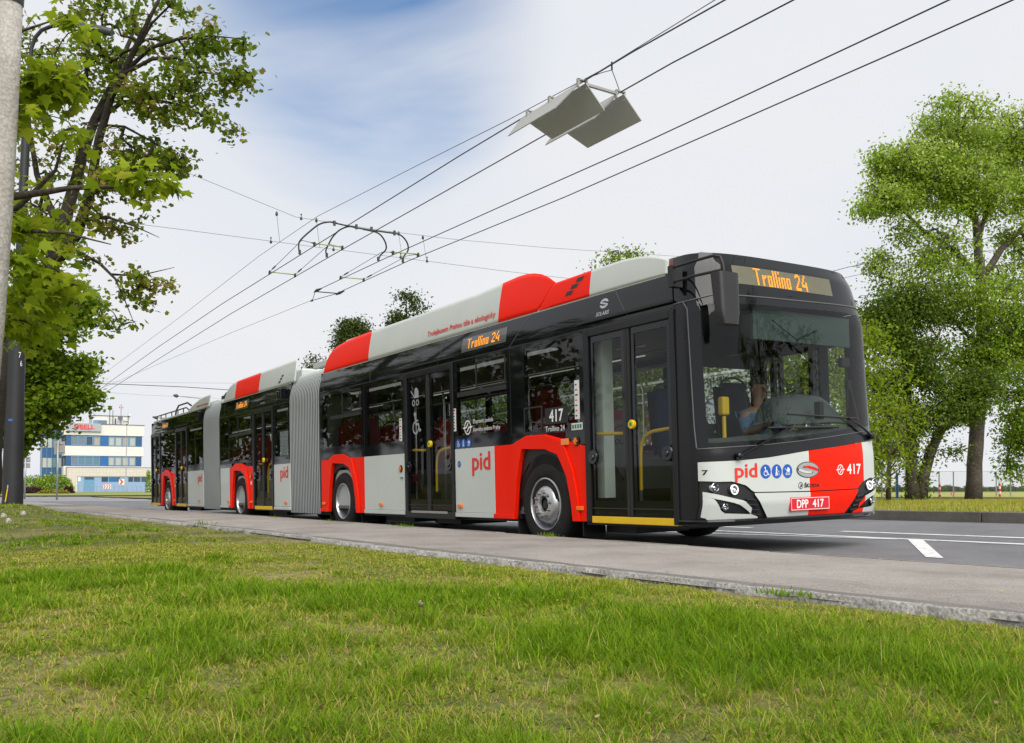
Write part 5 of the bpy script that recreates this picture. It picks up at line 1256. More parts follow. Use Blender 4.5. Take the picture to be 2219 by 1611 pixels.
def tree(name, label, base, limbs, blobs, n_att, per, size, leaf, lm, seed, group=None, cat='tree', bark=None, spread=.32, twig=.006, sag=.0, flat=.55, tonef=None, sides=5, seg=.45, ivy=0, gap=.42, gap_s=.85):
    """limbs: world polylines [(Vector, radius)...]; blobs: (centre, (rx, ry, rz), weight) volumes that the twigs fill"""
    r_ = np.random.default_rng(seed); bark = bark or BARK; base = Vector(base)
    root = thing(name, label, cat, base, group=group)
    B = np.array(base); nodes = []; rad = []; par = []; mb = MB()
    for pl in limbs:
        prev = -1
        for i in range(len(pl)-1):
            (a, ra), (b, rb) = pl[i], pl[i+1]; a, b = Vector(a), Vector(b); n = max(1, int((b-a).length/seg))
            for k_ in range(n+(1 if i == len(pl)-2 else 0)):
                t = k_/n; p = a.lerp(b, t); j = .02*(ra+rb)*3
                nodes.append(np.array(p)-B+(r_.normal(0, 1, 3)*j if 0 < k_ else 0)); rad.append(ra+(rb-ra)*t); par.append(prev); prev = len(nodes)-1
        pts = []; q = prev; chain_ = []
        while q != -1: chain_.append(q); q = par[q]
        chain_ = chain_[::-1]
        mb.tube([nodes[q] for q in chain_], [rad[q] for q in chain_], 9)
    def keep_(P, thr):
        s_ = gap_s; a_ = vn(P[:, 0]*1.0+P[:, 2]*.7+50+seed, P[:, 1]+P[:, 2]*.5+50, s_)*.5+vn(P[:, 2]*1.2+90, P[:, 0]*.8-P[:, 1]*.6+90+seed, s_*1.15)*.5
        return a_ > thr
    wts = np.array([b[2] for b in blobs], float); wts /= wts.sum(); att = []
    for bi, (c, rr, w) in enumerate(blobs):
        c = np.array(Vector(c))-B
        m_ = int(n_att*wts[bi]); d = r_.normal(0, 1, (m_, 3)); d /= np.linalg.norm(d, axis=1)[:, None]
        d *= (r_.random(m_)**.42)[:, None]
        rt = np.array(CAM_R); fw_ = np.array((CAM_FW.x, CAM_FW.y, 0)); fw_ /= np.linalg.norm(fw_); rt[2] = 0; rt /= np.linalg.norm(rt)
        att.append(c+d[:, :1]*rr[0]*rt+d[:, 1:2]*rr[1]*fw_+d[:, 2:]*rr[2]*np.array((0, 0, 1)))
    att = np.concatenate(att)
    att = att[keep_(att, gap)]
    N = np.array(nodes); D0 = np.array([np.min(np.sum((N-a)**2, 1)) for a in att]); att = att[np.argsort(D0)]
    nodes_np = np.zeros((len(nodes)+len(att)*14, 3)); nn = len(nodes); nodes_np[:nn] = N; parent = list(par); base_n = nn; ends = []
    for a in att:
        dd = nodes_np[:nn]-a; dist = np.sum(dd*dd, 1)
        i = int(np.argmin(dist+(.6*np.maximum(0, nodes_np[:nn, 2]-a[2]))**2*.5)); p = nodes_np[i]; L = math.sqrt(dist[i])
        n = min(12, max(2, int(L/seg))); prev = i; jit = r_.normal(0, .05*min(L, 2.5), 3)
        for k_ in range(1, n+1):
            t = k_/n; q = p*(1-t)+a*t+jit*math.sin(t*math.pi)+np.array((0, 0, .10*L*math.sin(t*math.pi)-sag*L*t*t)); 
            nodes_np[nn] = q; parent.append(prev); prev = nn; nn += 1
        ends.append(prev)
    cnt = np.zeros(nn)
    for e in ends:
        cnt[e] += 1
    for i in range(nn-1, base_n-1, -1):
        if parent[i] >= base_n: cnt[parent[i]] += cnt[i]
    rr_ = twig*np.maximum(cnt, 1)**.48
    # branches beyond the modelled limbs
    V = []; F = []
    for i in range(base_n, nn):
        p = parent[i]; a, b = Vector(nodes_np[p]), Vector(nodes_np[i]); t = (b-a)
        if t.length < 1e-4: continue
        t.normalize(); x = t.orthogonal().normalized(); y = t.cross(x)
        ra = rr_[p] if p >= base_n else min(rr_[i]*1.3, rad[p]); rb = rr_[i]; o = len(V); ns = 4 if rb < .03 else 6
        for q, rad_ in ((a, ra), (b, rb)):
            for k_ in range(ns): V.append(q+x*(rad_*math.cos(2*math.pi*k_/ns))+y*(rad_*math.sin(2*math.pi*k_/ns)))
        for k_ in range(ns): F.append((o+k_, o+(k_+1) % ns, o+ns+(k_+1) % ns, o+ns+k_))
    mb.add(V, F); tr_ = mb.build('trunk', bark, root, smooth=True)
    E_ = nodes_np[np.array(ends)]; P_E = nodes_np[np.array([parent[e] for e in ends])]
    n = len(E_)*per; idx = np.repeat(np.arange(len(E_)), per); t = r_.random(n)[:, None]
    pos = E_[idx]*(t)+P_E[idx]*(1-t)+r_.normal(0, 1, (n, 3))*np.array((spread, spread, spread*flat))*(.5+.6*r_.random(n))[:, None]
    pos[:, 2] -= abs(r_.normal(0, spread*.25, n))
    if ivy:
        ln = [q for q in range(base_n) if rad[q] > .08]; q = r_.integers(0, len(ln), ivy); d = r_.normal(0, 1, (ivy, 3)); d /= np.linalg.norm(d, axis=1)[:, None]
        pos = np.concatenate([pos, N[np.array(ln)[q]]+d*(np.array(rad)[np.array(ln)[q]]*1.1+.02+.25*r_.random(ivy)**2)[:, None]+r_.normal(0, .15, (ivy, 3))]); idx = np.concatenate([idx, r_.integers(0, len(E_), ivy)]); n += ivy
    clump = r_.random(len(E_))[idx]
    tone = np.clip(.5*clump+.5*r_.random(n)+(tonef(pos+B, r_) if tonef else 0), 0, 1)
    sc_ = size*(.55+.65*r_.random(n)); s3 = np.stack([sc_, sc_, sc_], 1)
    scatter_mesh('crown', leaf[0], leaf[1], pos, rndrot(n, r_), s3, tone, lm, root)
    return root
def A_(px, py, d): return at(px, py, d)
def ell(px, py, rx, ry, d, rd, w):
    s = d/CAM_F; return (at(px, py, d), (rx*s, rd, ry*s), w)
# the tall maple whose bare-looking limbs rise behind the lamp post
D_ = 20
mbase = A_(-40, 1090, 20.5)
limbs = [
 [(mbase, .33), (A_(-20, 930, 20.3), 0.2419), (A_(10, 800, 20.2), 0.2160), (A_(55, 690, 20.1), 0.1901), (A_(110, 580, 20), 0.1814)],
 [(A_(105, 590, 20), 0.1728), (A_(128, 520, 20), 0.1469), (A_(150, 440, 20.2), 0.1296), (A_(180, 330, 20.4), 0.1123), (A_(205, 260, 20.5), 0.0950), (A_(240, 190, 20.7), 0.0734), (A_(285, 80, 21), 0.0432), (A_(310, -40, 21), 0.0173)],
 [(A_(110, 580, 20), 0.1469), (A_(165, 510, 19.8), 0.1210), (A_(195, 420, 19.6), 0.1037), (A_(215, 300, 19.5), 0.0864), (A_(245, 200, 19.3), 0.0691), (A_(300, 90, 19), 0.0518), (A_(355, -20, 18.8), 0.0259)],
 [(A_(215, 265, 19.6), 0.0605), (A_(262, 165, 19.5), 0.0518), (A_(325, 105, 19.4), 0.0389), (A_(385, 85, 19.3), 0.0302), (A_(455, 78, 19.2), 0.0190), (A_(530, 85, 19.2), 0.0070)],
 [(A_(262, 165, 19.5), 0.0432), (A_(330, 50, 19.3), 0.0259), (A_(400, -20, 19.2), 0.0130)],
 [(A_(215, 262, 19.6), 0.0648), (A_(270, 160, 19), 0.0432), (A_(330, 128, 18.8), 0.0389), (A_(385, 125, 18.7), 0.0302), (A_(430, 155, 18.7), 0.0208), (A_(490, 165, 18.6), 0.0103), (A_(548, 165, 18.6), 0.0043)],
 [(A_(215, 258, 19.6), 0.0562), (A_(265, 222, 19.2), 0.0432), (A_(320, 215, 19), 0.0346), (A_(380, 225, 18.9), 0.0259), (A_(440, 250, 18.8), 0.0156), (A_(505, 285, 18.7), 0.0052)],
 [(A_(205, 272, 19.8), 0.0346), (A_(270, 275, 19.4), 0.0259), (A_(335, 310, 19.2), 0.0173), (A_(400, 345, 19.1), 0.0052)],
 [(A_(130, 555, 19.9), 0.0518), (A_(165, 545, 19.6), 0.0432), (A_(215, 570, 19.4), 0.0346), (A_(250, 605, 19.2), 0.0242), (A_(270, 650, 19), 0.0130), (A_(290, 700, 19), 0.0052)],
 [(A_(240, 595, 19.3), 0.0259), (A_(300, 598, 19.1), 0.0156), (A_(378, 580, 19), 0.0052)],
 [(A_(175, 480, 19.8), 0.0432), (A_(230, 470, 19.4), 0.0302), (A_(290, 490, 19.2), 0.0173), (A_(345, 515, 19), 0.0052)],
 [(A_(128, 500, 20), 0.0864), (A_(80, 380, 20.4), 0.0605), (A_(60, 250, 20.6), 0.0432), (A_(90, 100, 20.8), 0.0259)],
 [(A_(185, 200, 20.5), 0.0518), (A_(190, 90, 20.7), 0.0346), (A_(170, -30, 20.9), 0.0173)]]
b_ = [ell(300, 60, 150, 75, 19.6, 1.6, 2.0), ell(450, 90, 75, 60, 19.2, 1.0, 1.1), ell(505, 75, 35, 25, 19.2, .6, .3), ell(520, 160, 35, 20, 18.7, .5, .28), ell(430, 185, 80, 50, 18.8, .9, 1.0), ell(490, 275, 42, 30, 18.7, .6, .45),
      ell(330, 215, 90, 45, 19.2, 1.1, 1.0), ell(400, 255, 75, 30, 18.9, .7, .55), ell(370, 345, 60, 32, 19.2, .7, .6), ell(290, 320, 80, 45, 19.4, 1.0, .9), ell(270, 400, 90, 50, 19.6, 1.2, .9), ell(240, 470, 95, 40, 19.5, 1.2, .9), ell(330, 515, 40, 16, 19, .5, .25),
      ell(330, 600, 60, 20, 19.1, .6, .5), ell(270, 645, 60, 38, 19.1, .8, .6), ell(265, 700, 38, 20, 19, .5, .25), ell(190, 560, 50, 30, 19.5, .8, .3), ell(120, 120, 110, 120, 20.6, 1.5, 1.3), ell(110, 330, 100, 110, 20.5, 1.5, 1.2), ell(90, 470, 80, 70, 20.4, 1.5, .8), ell(230, 130, 80, 100, 20.4, 1.2, 1.0)]
flow = lambda p, r_: .38*(vn(p[:, 0]+p[:, 2]*.8, p[:, 1]*1.3+p[:, 2], .9) > .62)*r_.random(len(p))
tree('maple_tree', 'tall maple with long bare limbs and small young leaves spreading far over the sky', mbase, limbs, b_, 1900, 8, .11, L_STAR, LF_MAPLE, 21, gap=.47, gap_s=1.9, spread=.16, twig=.0055, bark=BARKD, sag=.05, tonef=flow)
# nearer maple boughs with big leaves coming in from the left
nb = A_(-420, 1090, 8.6)
limbs = [[(nb, .22), (A_(-400, 700, 8.5), .19), (A_(-330, 420, 8.2), .15), (A_(-200, 250, 8), .10)],
 [(A_(-395, 760, 8.5), .10), (A_(-200, 560, 8), .06), (A_(0, 430, 7.6), .035), (A_(90, 418, 7.4), .026), (A_(150, 408, 7.3), .02), (A_(240, 405, 7.2), .014), (A_(350, 392, 7.1), .004)],
 [(A_(-200, 560, 8), .05), (A_(-20, 500, 7.8), .03), (A_(60, 430, 7.7), .022), (A_(120, 370, 7.6), .014), (A_(140, 300, 7.5), .006)],
 [(A_(-330, 420, 8.2), .06), (A_(-100, 300, 7.8), .035), (A_(40, 235, 7.5), .022), (A_(120, 195, 7.4), .012), (A_(185, 150, 7.3), .005)],
 [(A_(-330, 420, 8.2), .05), (A_(-120, 120, 7.8), .03), (A_(40, 70, 7.6), .014), (A_(130, 40, 7.5), .004)],
 [(A_(-395, 760, 8.5), .06), (A_(-150, 600, 8), .035), (A_(20, 560, 7.7), .02), (A_(90, 600, 7.6), .012), (A_(170, 620, 7.5), .004)],
 [(A_(-150, 640, 8), .03), (A_(0, 680, 7.7), .016), (A_(60, 700, 7.6), .005)],
 [(A_(-60, 480, 7.8), .03), (A_(60, 500, 7.6), .02), (A_(140, 505, 7.4), .012), (A_(240, 530, 7.3), .004)]]
b_ = [ell(150, 38, 22, 12, 7.6, .2, .10), ell(125, 180, 65, 38, 7.5, .4, .8), ell(60, 215, 50, 50, 7.6, .5, .7), ell(110, 285, 95, 40, 7.5, .5, 1.0), ell(60, 350, 60, 60, 7.6, .5, .9), ell(190, 395, 70, 30, 7.3, .4, .6), ell(310, 390, 60, 22, 7.1, .3, .35),
      ell(190, 300, 60, 25, 7.4, .3, .3), ell(70, 470, 75, 50, 7.6, .5, .9), ell(150, 520, 70, 32, 7.4, .4, .45), ell(230, 545, 25, 12, 7.3, .2, .10), ell(85, 610, 75, 60, 7.6, .5, .9), ell(35, 700, 50, 45, 7.7, .5, .45), ell(20, 430, 40, 120, 7.8, .6, .8), ell(345, 400, 25, 20, 7.1, .2, .12)]
tree('maple_tree', 'near maple at the left edge with big bright yellow-green leaves hanging before the dark post', nb, limbs, b_, 520, 6, .118, L_MAPLE, LF_NEAR, 22, spread=.11, twig=.0028, sag=.10, seg=.25)
# dense dark green trees farther left
def denseT(label, px, base_py, d, blobs, seed, n_att, per, size, lm, leaf=L_STAR, trunk=.25, grp=None, spread=.30, top=None):
    b0 = A_(px, base_py, d); tp = top or (px+10, blobs[0][1])
    limbs = [[(b0, trunk), (A_(px+(tp[0]-px)*.4, base_py+(tp[1]-base_py)*.4, d), trunk*.75), (A_(tp[0], tp[1], d), trunk*.25)]]
    for k_, q in enumerate(blobs):
        limbs.append([(A_(px+(tp[0]-px)*.4, base_py+(tp[1]-base_py)*(.30+.08*(k_ % 4)), d), trunk*.32), (A_((px+q[0])/2, (q[1]+base_py+(tp[1]-base_py)*.45)/2, d), trunk*.2), (A_(q[0], q[1], d), trunk*.06)])
    return tree('tree' if leaf is L_OVAL else 'maple_tree', label, b0, limbs, [ell(*q[:4], d, q[4], q[5]) for q in blobs], n_att, per, size, leaf, lm, seed, group=grp, spread=spread, twig=.008, sag=.03, seg=.7)
denseT('dense dark green maple whose foliage hangs low behind the dark lamp post', 30, 1075, 30, [(80, 660, 120, 90, 2.2, 2.0), (110, 790, 95, 80, 2.0, 1.5), (140, 700, 60, 60, 1.5, .7), (60, 890, 70, 60, 1.8, .9), (130, 860, 55, 30, 1.2, .5), (175, 780, 25, 30, .8, .2), (20, 780, 80, 120, 2.0, 1.5), (25, 930, 40, 40, 1.2, .4), (172, 640, 30, 30, 1.0, .25), (185, 850, 22, 14, .8, .15)], 31, 2100, 20, .15, LF_MID, spread=.28)
# the two old trees at the right
pb = A_(2110, 1086, 38)
limbs = [[(pb, .36), (A_(2112, 1040, 38), .31), (A_(2120, 900, 38), .285), (A_(2132, 780, 38), .25), (A_(2128, 650, 38), .21), (A_(2122, 560, 38), .19)],
 [(A_(2122, 580, 38), .18), (A_(2115, 480, 38), .15), (A_(2085, 400, 38), .13), (A_(2075, 300, 38), .08), (A_(2080, 210, 38), .03)],
 [(A_(2122, 600, 38), .15), (A_(2070, 545, 37.5), .13), (A_(2010, 510, 37), .09), (A_(1950, 450, 36.5), .05), (A_(1890, 400, 36.5), .02)],
 [(A_(2130, 600, 38), .16), (A_(2170, 540, 38.4), .13), (A_(2230, 480, 38.8), .08), (A_(2290, 380, 39), .04)],
 [(A_(2128, 700, 38), .09), (A_(2165, 660, 37.6), .08), (A_(2180, 625, 37.4), .065), (A_(2165, 690, 37.2), .04), (A_(2190, 720, 37), .015)],
 [(A_(2132, 760, 38), .10), (A_(2070, 700, 37.5), .06), (A_(2000, 700, 37), .045), (A_(1960, 680, 37), .03), (A_(1930, 620, 37), .012)],
 [(A_(2125, 850, 38), .06), (A_(2200, 850, 38.5), .04), (A_(2260, 900, 39), .015)], [(A_(2122, 520, 38), .10), (A_(2150, 400, 38.5), .07), (A_(2185, 290, 38.8), .03)], [(A_(2115, 480, 38), .08), (A_(2020, 400, 38), .05), (A_(1960, 340, 38), .02)]]
b_ = [ell(2070, 270, 85, 60, 38, 2, 1.5), ell(2000, 370, 95, 60, 37.6, 2, 1.6), ell(1925, 350, 42, 36, 37.2, 1.1, .45), ell(1930, 430, 60, 50, 37, 1.4, .9), ell(1872, 455, 32, 18, 36.6, .7, .22), ell(2080, 400, 110, 75, 38, 2.2, 2.0), ell(2180, 300, 70, 75, 38.8, 2, 1.1), ell(2195, 440, 60, 100, 39, 2, 1.4),
      ell(2010, 490, 100, 45, 37.2, 1.8, 1.1), ell(1990, 590, 105, 60, 37, 1.8, 1.2), ell(2090, 640, 70, 70, 37.2, 1.6, 1.0), ell(1910, 560, 36, 26, 36.8, .8, .22), ell(2190, 600, 55, 70, 38.6, 1.5, .7), ell(2050, 215, 45, 18, 38, .8, .2), ell(2170, 770, 80, 75, 38, 1.6, 1.1), ell(2210, 890, 45, 70, 38.4, 1.2, .55), ell(2205, 960, 25, 35, 38.2, .9, .15), ell(2100, 770, 70, 60, 37.6, 1.2, .8), ell(2205, 1000, 30, 45, 38.4, .6, .25), ell(2240, 300, 60, 90, 39.5, 2, 1.0), ell(2250, 520, 70, 120, 39.5, 2, 1.4), ell(2240, 750, 70, 110, 39, 1.8, 1.3), ell(2190, 690, 60, 70, 38.2, 1.4, .9), ell(2060, 560, 80, 60, 37, 1.3, .9), ell(2230, 930, 50, 60, 38.5, 1.2, .6)]
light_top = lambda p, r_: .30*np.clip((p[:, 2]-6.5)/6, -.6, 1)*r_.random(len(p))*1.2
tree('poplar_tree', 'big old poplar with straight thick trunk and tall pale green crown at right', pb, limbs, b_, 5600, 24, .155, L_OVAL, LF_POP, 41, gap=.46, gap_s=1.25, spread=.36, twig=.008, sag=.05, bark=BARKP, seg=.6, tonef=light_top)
fb = A_(1985, 1085, 36.5)
limbs = [[(A_(1978, 1085, 36.5), .30), (A_(1976, 1035, 36.5), .24), (A_(1975, 960, 36.5), .20), (A_(1966, 860, 36.5), .17), (A_(1962, 780, 36.5), .13), (A_(1960, 640, 36.3), .08)],
 [(A_(1994, 1085, 36.5), .30), (A_(2000, 1040, 36.5), .22), (A_(2016, 980, 36.5), .20), (A_(2040, 930, 36.5), .17), (A_(2090, 900, 36.3), .11), (A_(2150, 850, 36.2), .05)],
 [(A_(1970, 900, 36.5), .09), (A_(1925, 860, 36.2), .08), (A_(1885, 820, 36), .05), (A_(1870, 740, 36), .02)], [(A_(1964, 820, 36.5), .06), (A_(2010, 760, 36.2), .04), (A_(2050, 700, 36), .015)]]
b_ = [ell(1920, 700, 60, 70, 36.2, 1.4, 1.0), ell(1980, 790, 90, 70, 36.2, 1.5, 1.4), ell(1915, 850, 55, 60, 36.2, 1.3, .9), ell(2020, 880, 65, 60, 36.2, 1.2, .9), ell(1945, 940, 50, 35, 36.3, 1.0, .35), ell(2080, 870, 50, 50, 36.2, 1.1, .6), ell(1905, 960, 40, 50, 36.3, .9, .4), ell(2070, 970, 30, 16, 36.4, .6, .12), ell(2010, 660, 80, 50, 36.2, 1.2, .7), ell(2120, 830, 40, 40, 36.4, .8, .3)]
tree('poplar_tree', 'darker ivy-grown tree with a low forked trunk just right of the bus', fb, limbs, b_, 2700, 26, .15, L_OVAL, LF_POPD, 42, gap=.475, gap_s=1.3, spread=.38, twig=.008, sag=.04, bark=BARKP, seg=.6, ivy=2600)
# younger bright trees beyond the bus: seen through its windows, over its roof and at its nose
G_ = 'young roadside trees beyond the bus'
def young(label, x, y, h, r, seed, lm=LF_YOUNG, natt=230, per=15, size=.13, top=None, low=.18, name='young_tree'):
    b0 = Vector((x, y, farz(x, y))); t_ = b0+Vector((0, 0, h))
    limbs = [[(b0, .05+.012*h), (b0+Vector((.1, 0, h*.45)), .035+.007*h), (t_, .02)]]
    rr = random.Random(seed)
    for k_ in range(7):
        a = rr.uniform(0, 6.28); z = h*rr.uniform(.2, .7); limbs.append([(b0+Vector((.05, 0, z)), .03), (b0+Vector((r*.7*math.cos(a), r*.7*math.sin(a), z+h*.15)), .008)])
    bl = [(b0+Vector((0, 0, h*.62)), (r, r, h*.40), 2.0), (b0+Vector((0, 0, h*.33)), (r*.85, r*.85, h*low*1.3), 1.2), (b0+Vector((rr.uniform(-.3, .3)*r, 0, h*.9)), (r*(.45 if low > .1 else .8), r*.6, h*.12), .45 if low > .1 else 2.2), (b0+Vector((rr.uniform(-.9, .9)*r, 0, h*.7)), (r*.5, r*.5, h*.18), .5)]
    return tree(name, label, b0, limbs, bl, natt, per, size, L_OVAL, lm, seed, group=None, spread=.30, twig=.007, bark=BARK, seg=.6, cat='tree')
def yat(label, px, d, top, r, seed, **k):
    b0 = at(px, 1080, d); z0 = farz(b0.x, b0.y); h = at(px, top, d).z-z0
    return young(label, b0.x, b0.y, h, r, seed, **k)
yat('bright young tree directly behind the windscreen of the bus', 1735, 24, 690, 2.2, 51, natt=900, size=.13, per=18)
yat('bright young tree seen behind the far front corner of the bus', 1830, 27, 700, 2.0, 63, natt=700, size=.13, per=18)
yat('bright low tree seen between the nose of the bus and the forked tree', 1925, 32, 850, 1.5, 52, natt=260)
yat('yellow-green tree seen through the right leaf of the front door', 1440, 25, 720, 2.0, 53, natt=700, size=.13, per=18)
yat('green tree seen through the left leaf of the front door', 1330, 26, 700, 1.7, 64, natt=380, size=.11, lm=LF_POP, per=16)
yat('green tree seen through the window behind the front wheel', 1190, 27, 780, 1.6, 54, lm=LF_POP, natt=300, size=.12)
yat('tree whose top pokes over the roof behind the front door', 1345, 31, 546, 1.35, 55, lm=LF_YOUNG, natt=1100, size=.13, low=.1, per=22)
yat('green tree seen through the window ahead of the second door', 1030, 30, 800, 1.9, 56, lm=LF_POP, natt=340)
yat('green tree seen through the window behind the second door', 845, 34, 840, 2.0, 65, lm=LF_YOUNG, natt=300)
yat('dark dense tree whose top rises above the middle of the roof', 880, 40, 640, .95, 57, lm=LF_DARK, natt=900, size=.15, per=22, low=.1)
yat('lower dark tree top above the roof just behind the front bellows', 767, 45, 690, 1.05, 58, lm=LF_DARK, natt=800, size=.15, per=22, low=.1)
yat('small tree top seen over the roof gap at the front bellows', 684, 47, 769, 1.0, 59, lm=LF_DARK, natt=500, size=.15)
# trees ahead of the bus and beside the camera that its glass mirrors
young('large dark tree ahead of the bus that is mirrored in its windscreen', 12.5, 12.5, 11.0, 4.0, 61, LF_DENSE, natt=420, size=.24, per=16, name='roadside_tree')
young('slim dark tree ahead of the bus mirrored at the windscreen edge', 9.0, 4.0+7.5, 9.0, 1.6, 62, LF_DENSE, natt=200, size=.2, name='roadside_tree') if False else None
for i, (x, y, h) in enumerate(((-24.5, -13.5, 11.5), (-32, -14, 12.5), (-40.5, -13, 12), (-54, -13.5, 13), (-67, -12.5, 13))):
    z0 = vergez(x, y); b0 = Vector((x, y, z0)); up_ = lambda a, b, c: b0+Vector((a, b, c))
    tree('maple_tree', ('maple by the lawn left of the frame, mirrored in the rear windows', 'middle maple of the lawn row left of the frame, mirrored in the coving', 'fourth-last maple of the lawn row left of the frame, mirrored in the tail', 'maple of the lawn row left of the frame beyond the tail of the bus', 'farthest maple of the lawn row left of the frame near the junction')[i], b0,
         [[(b0, .3), (up_(.2, 0, h*.5), .2), (up_(0, 0, h*.9), .05)]]+[[(up_(.1, 0, h*q), .1), (up_(3*math.cos(q*17), 3*math.sin(q*17), h*q+1.5), .03)] for q in (.25, .35, .45, .55, .65)],
         [(up_(0, 0, h*.62), (4.2, 4.2, h*.36), 2), (up_(1, 1, h*.30), (4, 4, h*.17), 1.2)], 420, 15, .30, L_STAR, LF_DARK, 81+i, spread=.5, seg=.8, gap=.38)
# ================================================================== HEDGES
def bush(name, label, px, py, w_, h_, d, lm, seed, dep=1.5, n=4200, size=.14, cat='hedge', zc=None):
    r_ = np.random.default_rng(seed); c = at(px, py, d); s = d/CAM_F; g = rise(c.x)+.30
    root_z = g; top = max(c.z+h_*s, g+.5); hh = (top-g)
    d_ = r_.normal(0, 1, (n, 3)); d_ /= np.linalg.norm(d_, axis=1)[:, None]; d_[:, 2] = abs(d_[:, 2]); d_ *= (.70+.32*r_.random(n)*(0.8+.4*vn(d_[:, 0]*3+9, d_[:, 2]*3+seed, 2)))[:, None]
    e = 1.0; d_[:, 0] = np.sign(d_[:, 0])*abs(d_[:, 0])**.7
    rt = np.array((CAM_R.x, CAM_R.y, 0)); rt /= np.linalg.norm(rt); fw_ = np.array((CAM_FW.x, CAM_FW.y, 0)); fw_ /= np.linalg.norm(fw_)
    pos = d_[:, :1]*w_*s*rt+d_[:, 1:2]*dep*fw_+d_[:, 2:]*hh*np.array((0, 0, 1))
    o = scatter_mesh(name, L_OVAL[0], L_OVAL[1], pos, rndrot(n, r_, .2), np.repeat((size*(.6+.8*r_.random(n)))[:, None], 3, 1), r_.random(n), lm)
    o.location = (c.x, c.y, g); tag(o, label, cat); return o
bush('shrub', 'tall rounded green shrub left of the office building', 118, 1050, 38, 22, 118, LF_POP, 71, 2.0, 5200, .22, 'shrub')
bush('shrub', 'broad green shrub between the two grey sign posts', 72, 1050, 32, 19, 122, LF_POP, 72, 2.0, 4200, .22, 'shrub')
bush('shrub', 'bright green shrub left of the dark lamp post', 0, 1050, 30, 18, 112, LF_YOUNG, 73, 1.5, 2600, .22, 'shrub')
bush('hedge', 'low purple hedge right of the lamp post foot', 66, 1060, 28, 5, 114, LF_PURP, 74, 1.2, 2600, .18)
bush('hedge', 'low purple hedge at the left picture edge', 3, 1060, 14, 5, 112, LF_PURP, 75, 1.2, 1400, .18)
bush('hedge', 'small purple bush at the right end of the yellow hedge', 149, 1060, 7, 6, 116, LF_PURP, 76, 1.0, 900, .18)
bush('hedge', 'low clipped yellow hedge in front of the green shrubs', 116, 1062, 34, -1.0, 110, LF_YEL, 77, 1.2, 2800, .16)
bush('shrub', 'narrow climbing shrub at the corner of the low annex', 322, 1040, 4, 22, 133, LF_POP, 78, .8, 900, .2, 'shrub')
# far tree line on the horizon at the right
for i in range(26):
    r_ = random.Random(100+i); px = 1880+i*14+r_.uniform(-5, 5); d = 380; s = d/CAM_F; c = at(px, 1062, d); g = farz(c.x, c.y)
    hgt = r_.uniform(9, 15)*s; w_ = r_.uniform(9, 16)*s
    q = np.random.default_rng(i); n = 420; dd = q.normal(0, 1, (n, 3)); dd /= np.linalg.norm(dd, axis=1)[:, None]; dd *= (.55+.45*q.random(n))[:, None]
    rt = np.array((CAM_R.x, CAM_R.y, 0)); fw_ = np.array((CAM_FW.x, CAM_FW.y, 0))
    pos = dd[:, :1]*w_*rt+dd[:, 1:2]*w_*fw_+(dd[:, 2:]+.85)*hgt*.62*np.array((0, 0, 1))
    o = scatter_mesh('distant_tree', L_OVAL[0], L_OVAL[1], pos, rndrot(n, q, .2), np.repeat((1.1*(.6+.8*q.random(n)))[:, None], 3, 1), q.random(n)*.7, LF_DARK if i % 3 else LF_DENSE)
    o.location = (c.x, c.y, g-.3); tag(o, 'small hazy tree in the line on the horizon beyond the green field', 'tree', 'trees of the far horizon line')
# ================================================================== OVERHEAD LINE
WIRE = mat('wire_dark', (.018, .018, .02), .5); WIREG = mat('cable_grey', (.06, .055, .05), .6); INS = mat('insulator_green', (.30, .38, .12), .5); FIT = mat('fitting_dark', (.05, .05, .03), .6)
def wirething(name, label, pts, r, m=WIRE, group=None, n=6):
    mb = MB(); mb.tube(pts, r, n); o = mb.build(name, m, smooth=True); tag(o, label, 'overhead wire', group); return o
PW = [(-60, .8, 4.35), (-44, .8, 4.78), (-34.5, .8, 5.15), (-26, .8, 5.42), (-18.6, .8, 5.58), (-12.8, .8, 5.62), (-6, .8, 5.66), (-2, .8, 5.64), (0, .8, 5.58), (12, .8, 5.55)]
wirething('contact_wire', 'thick black contact wire of the left pair, upper one in the picture', PW, .0085)
wirething('contact_wire', 'black contact wire of the left pair, lower one in the picture', [(x, 1.4, z) for x, y, z in [(-60, 0, 4.65), (-48, 0, 4.96), (-38, 0, 5.2), (-28, 0, 5.42), (-19.8, 0, 5.59), (-12, 0, 5.64), (-6, 0, 5.65), (-2, 0, 5.66), (0, 0, 5.6), (12, 0, 5.58)]], .0085)
wirething('contact_wire', 'contact wire of the right pair ending at the triangular frame, upper one', [(-16.55, 2.6, 5.76), (-12.5, 2.6, 5.72), (-6.6, 2.6, 5.61), (-3.8, 2.6, 5.55), (0, 2.6, 5.53), (12, 2.6, 5.5)], .0085)
wirething('contact_wire', 'contact wire of the right pair, the lowest of all the wires', [(-16.6, 3.2, 5.78), (-12.5, 3.2, 5.76), (-6.6, 3.2, 5.61), (-3.5, 3.2, 5.585), (0, 3.2, 5.56), (12, 3.2, 5.55)], .0085)
wirething('support_cable', 'thin cable running highest above the contact wires', [(-60, 1.1, 5.3), (-37.8, 1.1, 5.85), (-23.7, 1.1, 6.2), (-16.5, 1.1, 6.43), (-12.55, 1.1, 6.44), (-8, 1.1, 6.16), (-5.1, 1.1, 5.97), (-3, 1.1, 5.87), (-1, 1.1, 5.88), (12, 1.1, 6.1)], .005, WIREG)
wirething('support_cable', 'thin cable leading on from the triangular frame to the far left', [(-17.6, 2.9, 5.74), (-25, 2.9, 5.94), (-39.7, 2.9, 6.23), (-60, 2.9, 6.65)], .005, WIREG)
